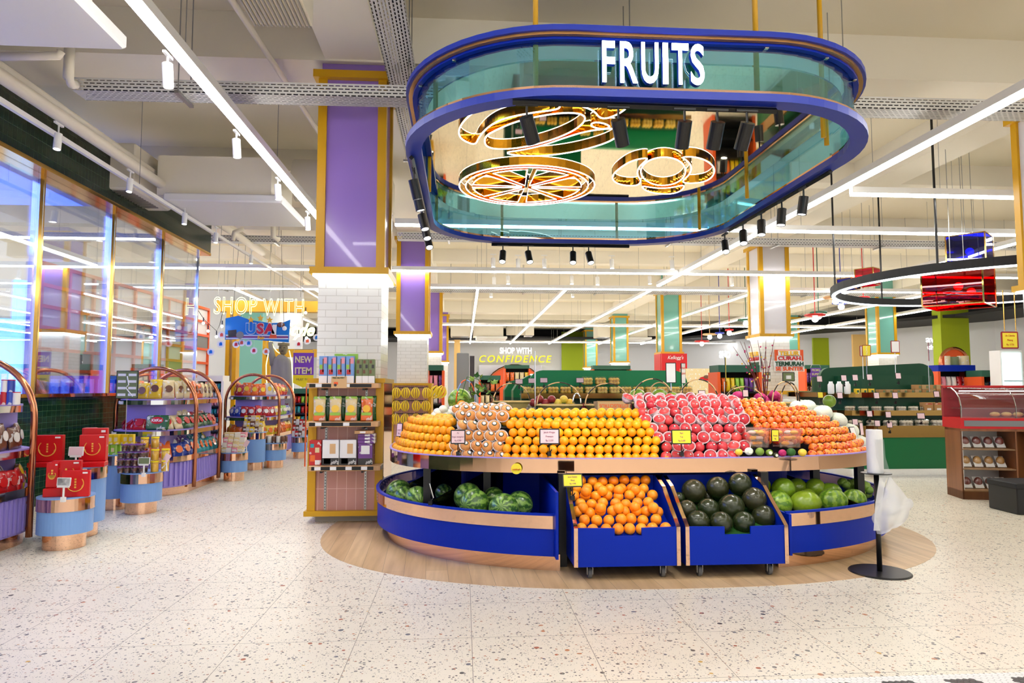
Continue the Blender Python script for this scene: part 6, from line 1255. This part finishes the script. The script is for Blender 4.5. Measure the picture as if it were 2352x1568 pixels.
for i, (x0, w_) in enumerate(((1180, 60), (1160, 50))):
    a = at(x0, 880, Y=11.6+i); o = MB().prism([(0, 1.2), (1.2, 1.2), (1.2, 1.58-.05*i), (.28, 1.58-.05*i), (.1, 1.48), (0, 1.32)], 0, .5, Matrix.Rotation(PI/2, 4, 'X')).build('green_stand_end', 'green_paint', None, (a.x, 12.2+i, 0)); tag(o, 'rounded green stand end peeking out behind the long stand, %s' % ['nearer', 'farther'][i], 'display stand', 'green stand ends'); MB().box(0, 1.2, -.5, 0, 0, 1.2).build('base', 'deep_green', o)
for i, (px, py) in enumerate(((1249, 873), (1332, 873), (1222, 874), (1192, 876))): card(px, py, 18, 12, 10.0+.2*i, 'pink_card', 'pink price card on the long green stand, %s' % ['above the middle packs', 'second along', 'near its rounded end', 'at its far end'][i], None, .2, clip=True, group='price cards on the long green stand', drop=.05)
# right hand stepped green island
GX, GY = 7.1, 11.3
t_ = thing('green_island', 'dark green curved produce island with mirror-lipped steps on the deli side', 'display stand', (GX, GY, 0))
def gp(sc_, x0=-1.55, x1=1.3): return rrect(x0*sc_, x1*sc_, -1.15*sc_, 1.6*sc_, .75*sc_, 10)
MB().prism(gp(.97), 0, .12).build('steel_plinth', 'chrome', t_); MB().prism(gp(1.0), .12, .60).build('green_drum', 'green_paint', t_); MB().band(gp(1.01), gp(.99), .60, .78).build('mirror_band', 'gold_lip', t_); MB().prism(gp(.99), .60, .74).build('tray', 'deep_green', t_)
for k, (s, z) in enumerate(((.90, .74), (.76, 1.02), (.62, 1.28))):
    st = MB().prism(gp(s*.9), z, z+.28).build('step', 'deep_green', t_)
    if k < 2: sh_ = MB().prism(gp([.9, .78][k]), z+.22, z+.245).build('ledge', 'deep_green', t_); MB().band(gp([.905, .785][k]), gp([.895, .775][k]), z+.19, z+.27).build('mirror_lip', 'gold_lip', sh_)
pts = [(-1.0, 1.3), (1.0, 1.3), (1.0, 1.55)]+[(.75+.25*math.cos(R(a)), 1.56+.22*math.sin(R(a))) for a in range(0, 91, 15)]+[(-.85+.15*math.cos(R(a)), 1.55+.15*math.sin(R(a))) for a in range(90, 181, 15)]
MB().prism(pts, 0, .08, Matrix.Rotation(PI/2, 4, 'X')).build('header_board', 'deep_green', t_, (-.1, -.1, 0))
def along(s, n, y=-1): g_ = gp(s); return g_
def frontpts(s, x0, x1, n): return [(GX+x0+(x1-x0)*i/(n-1), GY-1.15*s+(.12*s*abs((x0+(x1-x0)*i/(n-1))/1.1)**3)) for i in range(n)]
for i, (x, y) in enumerate(frontpts(.84, -1.02, .95, 11)): dup(STP[('mush', 1.0)], (x, y, .985), (0, 0, rnd.uniform(-.1, .1)), 'bagged vegetable pack, middle ledge of the green island, %s along' % nth(i+1), 'vegetable packs on the green island', .8)
for i, (x, y) in enumerate(frontpts(.93, -1.0, 1.05, 9)): dup(STP[('mush', 1.0)], (x, y, .74), (0, 0, rnd.uniform(-.2, .2)), 'root pack, lowest tray of the green island, %s along' % nth(i+1), 'vegetable packs on the low tray', 1.1)
for i, (x, y) in enumerate(frontpts(.72, -1.22, -.98, 3)):
    o = MB().lathe([(.0001, 0), (.045, 0), (.05, .02), (.049, .15), (.03, .175), (.028, .2), (.0001, .2)], n=16).build('juice_bottle', 'white_card', None, (x, y, 1.265), smooth=True); tag(o, 'white red-labelled juice bottle on the green island top, %s of three' % nth(i+1), 'bottle', 'white juice bottles'); MB().lathe([(.049, .05), (.049, .10)], n=16).build('red_label', 'gift_red', o)
k = 0
for i in range(9):
    x = GX-.45+i*.12; y = GY-.80
    for q in range(1 if i < 5 else 2):
        k += 1; carton(x, y, 1.265+.075*q, .108, .1, .072, 'cardboard' if (i+q) % 2 else 'brown_box', 'small kraft box, top ledge of the green island, %s along, %s layer' % (nth(i+1), ['lower', 'upper'][q]), 'kraft boxes on the green island', 'kraft_box', bands=(('mark', .6, .95, .2, .8, 'tag_green'),))
for i in range(3): carton(GX-.86+i*.12, GY-.83, 1.265, .07, .06, .085, 'bag_yellow', 'little yellow tea box on the green island top ledge, %s along' % nth(i+1), 'yellow tea boxes', 'tea_box', bands=(('print', .25, .75, .3, .7, 'bag_green'),))
for i in range(6): carton(GX+.18+i*.16, GY-.98+(.04*(i-2) if i > 2 else 0), .985, .145, .12, .15, 'brown_box', 'kraft egg carton on the green island middle ledge, %s along' % nth(i+1), 'kraft cartons on the green island', 'egg_carton', bands=(('oval', .3, .75, .2, .4, 'bag_white'), ('stripe', .1, .9, .8, .88, 'bag_red')))
TG = [(1882, 870, 1.5), (1938, 868, 0), (1964, 867, 0), (1997, 866, 0), (2063, 863, 0), (1884, 907, 0), (1929, 908, 0), (2013, 908, 0), (2056, 908, 0), (1997, 950, 0), (2040, 952, 0), (2115, 955, 0), (1964, 969, 0), (2015, 972, 0), (2043, 975, 0), (2151, 905, 0), (2192, 907, 0)]
for i, (px, py, _) in enumerate(TG): card(px, py, 13 if i != 11 else 18, 15, 9.95-(.15 if i > 8 else 0), 'yellow_card' if i == 5 else 'pink_card', '%s price card clipped on the green island, %s counting from the top ledge down' % ('yellow' if i == 5 else 'pink', nth(i+1)), None, .2, group='price cards on the green island', rz=-.2, drop=.06)
sign_frame(1990, 805, 20, 27, 10.0, 'yellow_card', 'red framed yellow map sign standing on the green island', ['//', '/\\', '//'], 'red_frame', zb=1.5, sz=.06, ink='white_card', rz=-.2); sign_frame(1982, 806, 16, 25, 10.15, 'white_card', 'red framed sign edge behind the yellow map sign', None, 'red_frame', zb=1.5); sign_frame(2056, 796, 22, 29, 10.0, 'white_card', 'red framed pale sign standing on the green island', None, 'red_frame', zb=1.5); sign_frame(2133, 808, 10, 44, 10.0, 'light_blue', 'narrow red framed picture sign at the green island end', ['a', 'b', ''], 'red_frame', zb=1.3, rz=.9)
sign_frame(2319, 781, 44, 42, 8.6, 'yellow_card', 'large red framed yellow sign reading Ubi Cilembu above the deli case', ['Ubi Cilembu', 'Matang', 'Rp. 3.726'], 'red_frame', False, rz=.0, sz=.035, ink='gift_red')
t_ = thing('sign_hanger', 'pair of thin rods holding the large yellow sign', 'hanger', at(2319, 760, Y=8.62)); MB().tube([(-.07, 0, 0), (-.07, 0, .55)], .006, 6).tube([(.09, 0, 0), (.09, 0, .55)], .006, 6).build('rods', 'brass', t_)
# PROMO sign
flag_sign(1862, 1886, 845, 873, 892, 12.6, ['PROMO', 'SUPER', 'HEBOH'], 'PROMO', 'purple PROMO SUPER HEBOH sign with yellow pennant left of the green island', 1868, s1=.06); flag_sign(2344, 2352, 784, 806, 812, 9.2, ['P'], '', 'purple sign cut by the picture edge beside the yellow one', 2350, s1=.08) if False else None
# letters on the white panelled pillar
t_ = thing('telur_sign', 'TELUR CURAH TERMURAH SE SUNTER cut-out sign on the tiled pillar', 'sign', (0, 15.25, 0)); fx = lambda px: at(px, 830, Y=15.25).x; fz = lambda py: at(1812, py, Y=15.25).z
for (s_, x0, x1, y0, y1, m_, bx) in (('TELUR', 1790, 1836, 806, 816, 'star_gold', 0), ('CURAH', 1787, 1839, 818, 827, 'gift_red', 0), ('TERMURAH', 1780, 1845, 830, 840, 'deep_green', 0), ('SE SUNTER', 1781, 1845, 842, 851, 'orange_frame', 0)):
    MB().box(fx(x0-2), fx(x1+2), -.004, .02, fz(y1+1.5), fz(y0-1.5)).build('white_backing', 'white_card', t_); o = text('line', s_, .12, m_, t_, ((fx(x0)+fx(x1))/2, -.01, (fz(y0)+fz(y1))/2), depth=.006, offset=.004); fit(o, fx(x1)-fx(x0), fz(y0)-fz(y1))
MB().box(fx(1780), fx(1846), .004, .014, fz(829), fz(803)).build('red_outline', 'orange_frame', t_)
t_ = thing('telur_sign', 'same TELUR sign on the shaded side of the tiled pillar', 'sign', (6.84, 15.3, 0)); yy = lambda f: .1+.5*f
for (s_, y0, y1, m_) in (('TELUR', 806, 816, 'star_gold'), ('CURAH', 818, 827, 'gift_red'), ('TERMURAH', 830, 840, 'deep_green'), ('SE SUNTER', 842, 851, 'orange_frame')): MB().box(0, .015, .06, .66, fz(y1+1.5), fz(y0-1.5)).build('white_backing', 'white_card', t_); o = text('line', s_, .12, m_, t_, (-.01, .36, (fz(y0)+fz(y1))/2), (PI/2, 0, -PI/2), depth=.005, offset=.004); fit(o, .54, fz(y0)-fz(y1))
t_ = thing('pillar_counter', 'white counter with mustard edges round the TELUR pillar foot', 'counter', (6.75, 15.0, 0)); MB().box(0, .95, 0, 1.0, 0, 1.22).build('body', 'white', t_); MB().box(-.02, .06, -.02, .06, 0, 1.22).box(.88, .97, -.02, .06, 0, 1.22).box(-.08, 1.05, -.08, 1.08, 1.22, 1.30).build('mustard_trim', 'mustard', t_)
for px, lb in ((1811, 'green framed picture below the TELUR letters'), (1763, 'green framed picture on the shaded side below the TELUR letters')): 
    t_ = card(px, 865, 30 if px > 1800 else 14, 22, 14.95, 'tag_green', lb, None, 0, 'ink_dark', False, group='green notice frames', name='notice_frame'); MB().box(-.06, .06, -.009, -.006, -.05, .03).build('white_note', 'white_card', t_)
# cereal display on the aqua pillar
t_ = thing('cereal_header', 'red cereal header panel reading Kellogg\'s around the aqua pillar', 'sign', (6.74, 22.85, 0)); a = at(1540, 812, Y=22.95).z; b = at(1540, 860, Y=22.95).z
MB().box(0, .88, 0, .12, b, a).box(-.01, .03, .12, .9, b, a).build('red_box', 'gift_red', t_); o = text('script_name', "Kellogg's", .2, 'white_card', t_, (.48, -.01, a-.15), shear=.3, depth=.004); fit(o, .55, .16)
t_ = thing('dessert_display', 'cream display panel with pancake picture beyond the green stand', 'display', (at(1610, 850, Y=20).x, 20, 0)); MB().box(-.55, .5, 0, .3, 0, 1.95).build('panel', 'bag_cream', t_); MB().sphere((.15, -.02, 1.65), .16, 14, 8, 1.3, .1, .4).build('red_plate', 'gift_red', t_); MB().sphere((.15, -.04, 1.7), .09, 12, 8, 1, .2, .6).build('pancake', 'bag_brown', t_); MB().box(.4, .48, -.02, 0, 1.6, 1.75).build('jar_print', 'bag_brown', t_)
# shelving in the middle distance with orange frames
def aisle_shelf(px0, px1, pyt, Y, label, cols, tiers=4, frame='orange_frame', top='forest', depth=.5, group='orange framed aisle shelves', nper=None):
    a = at(px0, pyt, Y=Y); b = at(px1, pyt, Y=Y); W = b.x-a.x; H = a.z; t_ = thing('aisle_shelf', label, 'shelf', ((a.x+b.x)/2, Y, 0), 0, group)
    MB().box(-W/2, W/2, depth-.03, depth, 0, H).build('back', 'black_matte', t_); MB().box(-W/2, W/2, 0, depth, H-.14, H).build('header', top, t_)
    for s_ in (-1, 1): MB().box(s_*W/2-.03, s_*W/2+.03, -.02, depth, 0, H-.14).build('orange_upright', frame, t_)
    hs = (H-.25)/tiers
    for k in range(tiers): MB().box(-W/2, W/2, 0, depth, .08+hs*k, .11+hs*k).build('shelf_board', 'black', t_)
    n = nper or max(3, int(W/.22)); me = {}
    for k in range(tiers):
        z = .11+hs*k
        if at(1100, 935, Y=Y).z > z+hs and px0 > 700: continue
        for i in range(n):
            c_ = cols[(i//2+k) % len(cols)]; key = (c_, round(W/n, 3))
            if key not in me: me[key] = pouch_mesh('shelf_pack', c_, W/n*.88, hs*.72, .12)
            o = bpy.data.objects.new('shelf_pack', me[key]); C.objects.link(o); o.location = ((a.x+b.x)/2-W/2+(i+.5)*W/n, Y+.12, z); tag(o, 'pack on the %s, %s tier, %s along' % (label.split(',')[0], nth(k+1), nth(i+1)), 'pack', 'packs on the '+label.split(',')[0])
    return t_
aisle_shelf(983, 1018, 838, 17.5, 'green topped shelf by the bananas', ['bag_pink', 'bag_purple', 'bag_white'], 4, nper=3); aisle_shelf(1160, 1216, 838, 27, 'green topped shelf under CONFIDENCE', ['bag_orange', 'bag_cream', 'bag_yellow'], 4, nper=5); aisle_shelf(1102, 1150, 862, 22, 'orange framed rack in the arched shop front', ['bag_brown', 'bag_orange', 'bag_cream'], 4, nper=4); aisle_shelf(1363, 1448, 839, 24, 'green topped shelf behind the long green stand', ['bag_white', 'bag_orange'], 3, nper=6)
aisle_shelf(1650, 1745, 838, 13.2, 'snack aisle shelf beyond the peaches', ['bag_lime', 'bag_purple', 'bag_white', 'bag_orange', 'bag_yellow'], 4, nper=9); aisle_shelf(2155, 2240, 838, 14.5, 'blue topped drink shelf right of the green island', ['bag_white', 'bag_red', 'bag_blue', 'bag_pink'], 4, top='royal_blue', nper=7); aisle_shelf(2255, 2305, 850, 14.0, 'orange basket rack by the fridge', ['bag_black', 'bag_blue', 'bag_cream'], 4, nper=4); aisle_shelf(672, 716, 892, 19.5, 'snack shelf seen past the NEW ITEM sign', ['bag_lime', 'bag_yellow', 'bag_teal', 'bag_red'], 4, nper=5)
aisle_shelf(1850, 1905, 838, 24, 'dim shelf left of the green island', ['bag_purple', 'bag_white', 'bag_brown'], 4, nper=5); aisle_shelf(452, 512, 862, 17.2, 'chilled white shelf behind the middle gondola', ['bag_white', 'bag_teal', 'bag_pink', 'bag_white'], 7, frame='white', top='white', nper=8); aisle_shelf(2100, 2150, 905, 9.2+3.8, 'yellow bag rack behind the deli case', ['bag_yellow', 'bag_pink'], 4, nper=4)
for i, (px, w_, h_) in enumerate(((2180, 12, 22), (2196, 18, 20), (2216, 24, 22))):
    a = at(px, 835, Y=14.7); o = MB().cyl(0, 0, 0, h_*14.7/1568, w_*14.7/1568/2, 20).build('fabric_bin', ['bag_cream', 'tag_green', 'bag_cream'][i], None, (a.x, 14.75, at(px, 838, Y=14.7).z)); tag(o, 'round storage bin on the blue topped shelf, %s along' % nth(i+1), 'storage bin', 'storage bins'); 
t_ = thing('grey_totem', 'grey promotional totem and dark poster beside the bananas', 'totem', (at(1063, 870, Y=19).x, 19, 0)); MB().bbox(-.17, .17, 0, .3, 0, at(1060, 810, Y=19).z, .02).build('column', 'grey', t_); MB().box(.19, .32, 0, .05, .6, at(1060, 817, Y=19).z).build('poster', 'ink_dark', t_)
# CONFIDENCE lettering on the back wall
t_ = thing('confidence_sign', 'yellow glowing CONFIDENCE letters under faint SHOP WITH neon on the back wall', 'neon sign', (0, 41.6, 0)); kx = lambda px: at(px, 820, Y=41.5).x; kz = lambda py: at(1180, py, Y=41.5).z
o = text('word_confidence', 'CONFIDENCE', .5, 'confidence_yellow', t_, ((kx(1101)+kx(1267))/2, -.1, kz(824)), shear=.25, depth=.03, offset=.002, space=1.25); fit(o, kx(1267)-kx(1101), kz(816)-kz(832)); o = text('word_shop_with', 'SHOP WITH', .5, 'signbox', t_, ((kx(1148)+kx(1221))/2, -.1, kz(805)), outline=True, bevel=.005); fit(o, kx(1221)-kx(1148), kz(798)-kz(812))
for (s_, x0, x1, y0, y1, Y, m_, lb) in (('SHO', 1652, 1678, 806, 822, 36.8, 'neon_cool', 'white SHO neon on the far wall beside the yellow panel'), ('Si', 1725, 1745, 805, 822, 34.5, 'neon_pink', 'pink neon script beside the TELUR pillar'), ('ave', 2127, 2158, 776, 786, 27.3, 'neon_white', 'glowing white word on the wall behind the red lantern, upper word'), ('thing', 2130, 2170, 792, 806, 27.3, 'neon_white', 'glowing white word on the wall behind the red lantern, lower word')):
    a = at(x0, y0, Y=Y); b = at(x1, y1, Y=Y); t_ = thing('wall_neon', lb, 'neon sign', ((a.x+b.x)/2, Y, (a.z+b.z)/2)); o = text('glowing_word', s_, .4, m_, t_, outline=(s_ in ('Si', 'SHO')), bevel=.02 if s_ in ('Si', 'SHO') else 0, depth=.02); fit(o, b.x-a.x, a.z-b.z)
# ================================================================ wooden shelf unit with deli case
t_ = thing('wooden_shelf_unit', 'walnut shelf unit with white inside and three shelves under the deli case', 'shelf unit', (6.10, 8.05, 0), R(-14)); W, D, H = .62, .42, .86
MB().box(0, .018, 0, D, 0, H).build('side_panel', 'walnut', t_); MB().box(W-.018, W, -.01, 1.1, 0, H).build('side_panel', 'walnut', t_); MB().box(.018, W-.018, D-.01, D, 0, H).build('white_back', 'white', t_); MB().box(0, 1.6, -.01, D, H-.03, H).build('top', 'walnut', t_); MB().box(0, W, .0, D, 0, .10).build('bottom_rail', 'walnut', t_); MB().box(.02, .026, .005, D-.02, .1, H-.03).build('white_lining', 'white', t_)
for z in (.10, .36, .60): MB().box(.018, W-.018, .0, D, z, z+.015).build('shelf', 'light_wood', t_)
MB().box(W, 1.6, .25, .28, 0, H).build('wing_panel', 'walnut', t_)
cr, sr = math.cos(R(-14)), math.sin(R(-14))
def loc_cab(x, y, z): return (6.10+x*cr-y*sr, 8.05+x*sr+y*cr, z)
for k, (z, m_) in enumerate(((.115, 'meat'), (.375, 'bread'), (.615, 'meat'))):
    for i in range(4):
        q = thing('wrapped_pack', '%s wrapped in film on a white tray, %s shelf up, %s along' % ('golden buns' if m_ == 'bread' else 'brown meat', nth(k+1), nth(i+1)), 'food pack', loc_cab(.12+i*.13, .12, z), R(-14), 'film wrapped packs in the wooden unit'); mt = Matrix.Rotation(.9, 4, 'X')
        MB().bbox(-.05, .05, -.0, .16, -.006, .006, .003, mt).build('tray', 'white', q, (0, 0, .01)); MB().sphere((0, .05, .07), .05, 14, 10, 1, .6, 1.3, fn=lambda p, th, a: p*(1+.1*math.sin(6*a)*math.sin(5*th))).build('contents', m_, q, smooth=True); MB().sphere((0, .05, .07), .056, 14, 10, 1, .62, 1.3).build('film_wrap', 'film', q, smooth=True)
t_ = thing('deli_case', 'red based curved glass deli case on the wooden unit', 'display case', loc_cab(0.0, -.02, .86), R(-14)); W = 1.4
MB().box(0, W, 0, .5, 0, .13).build('red_base', 'gift_red', t_); MB().box(.04, W*.5, -.006, 0, .03, .10).build('grey_plate', 'grey', t_)
pr = [(0.02, .13), (.02, .28), (.06, .38), (.14, .45), (.26, .50), (.48, .51)]
for i, m_ in enumerate(('clear_glass',)):
    vs = [(x, y, z) for x in (0.02, W) for y, z in pr]; MB().add(vs, [(k, k+6, k+7, k+1) for k in range(5)]).build('curved_glass', m_, t_, smooth=True)
MB().tube([(0.02, y, z) for y, z in pr], .008, 6).tube([(W*.45, y, z) for y, z in pr], .005, 6).build('glass_edge', 'chrome', t_); MB().box(0, W, .44, .5, .13, .52).build('back_panel', 'red_frame', t_); MB().box(0, W, .38, .5, .50, .53).build('top_panel', 'gift_red', t_)
for z in (.24, .36): MB().box(.04, W-.05, .12, .44, z, z+.006).build('glass_shelf', 'clear_glass', t_); 
MB().tube([(.05, .12, .46), (W-.05, .12, .46)], .006, 6).build('light_tube', 'neon_white', t_)
for i in range(5): o = MB().sphere((0, 0, 0), .05, 12, 8, 1.3, .9, .6).build('baked_item', 'bread', None, tuple(Vector(loc_cab(.5+i*.13, .22, 1.03))), smooth=True); tag(o, 'baked item inside the deli case, %s along' % nth(i+1), 'baked food', 'baked items in the deli case')
t_ = thing('black_crate', 'black lidded box standing by the walnut shelf unit', 'box', (5.93, 7.02, 0), R(-4)); MB().bbox(0, .6, 0, .45, 0, .30, .01).build('body', 'black', t_); MB().bbox(-.01, .61, -.01, .46, .27, .335, .01).build('lid', 'black_matte', t_)
t_ = thing('glass_fridge', 'tall glass door fridge glowing pale blue behind the yellow sign', 'fridge', (at(2324, 850, Y=13.5).x, 13.5, 0)); MB().box(-.24, .24, 0, .3, 0, 2.15).build('cabinet', 'white', t_); MB().box(-.2, .2, -.02, 0, .2, 2.1).build('lit_inside', 'fridge_glow', t_); MB().box(-.21, .21, -.035, -.028, .2, 2.1).build('glass_door', 'clear_glass', t_)
for z in (.9, 1.2, 1.5): MB().box(-.2, .2, -.026, -.02, z, z+.02).build('shelf', 'steel', t_)
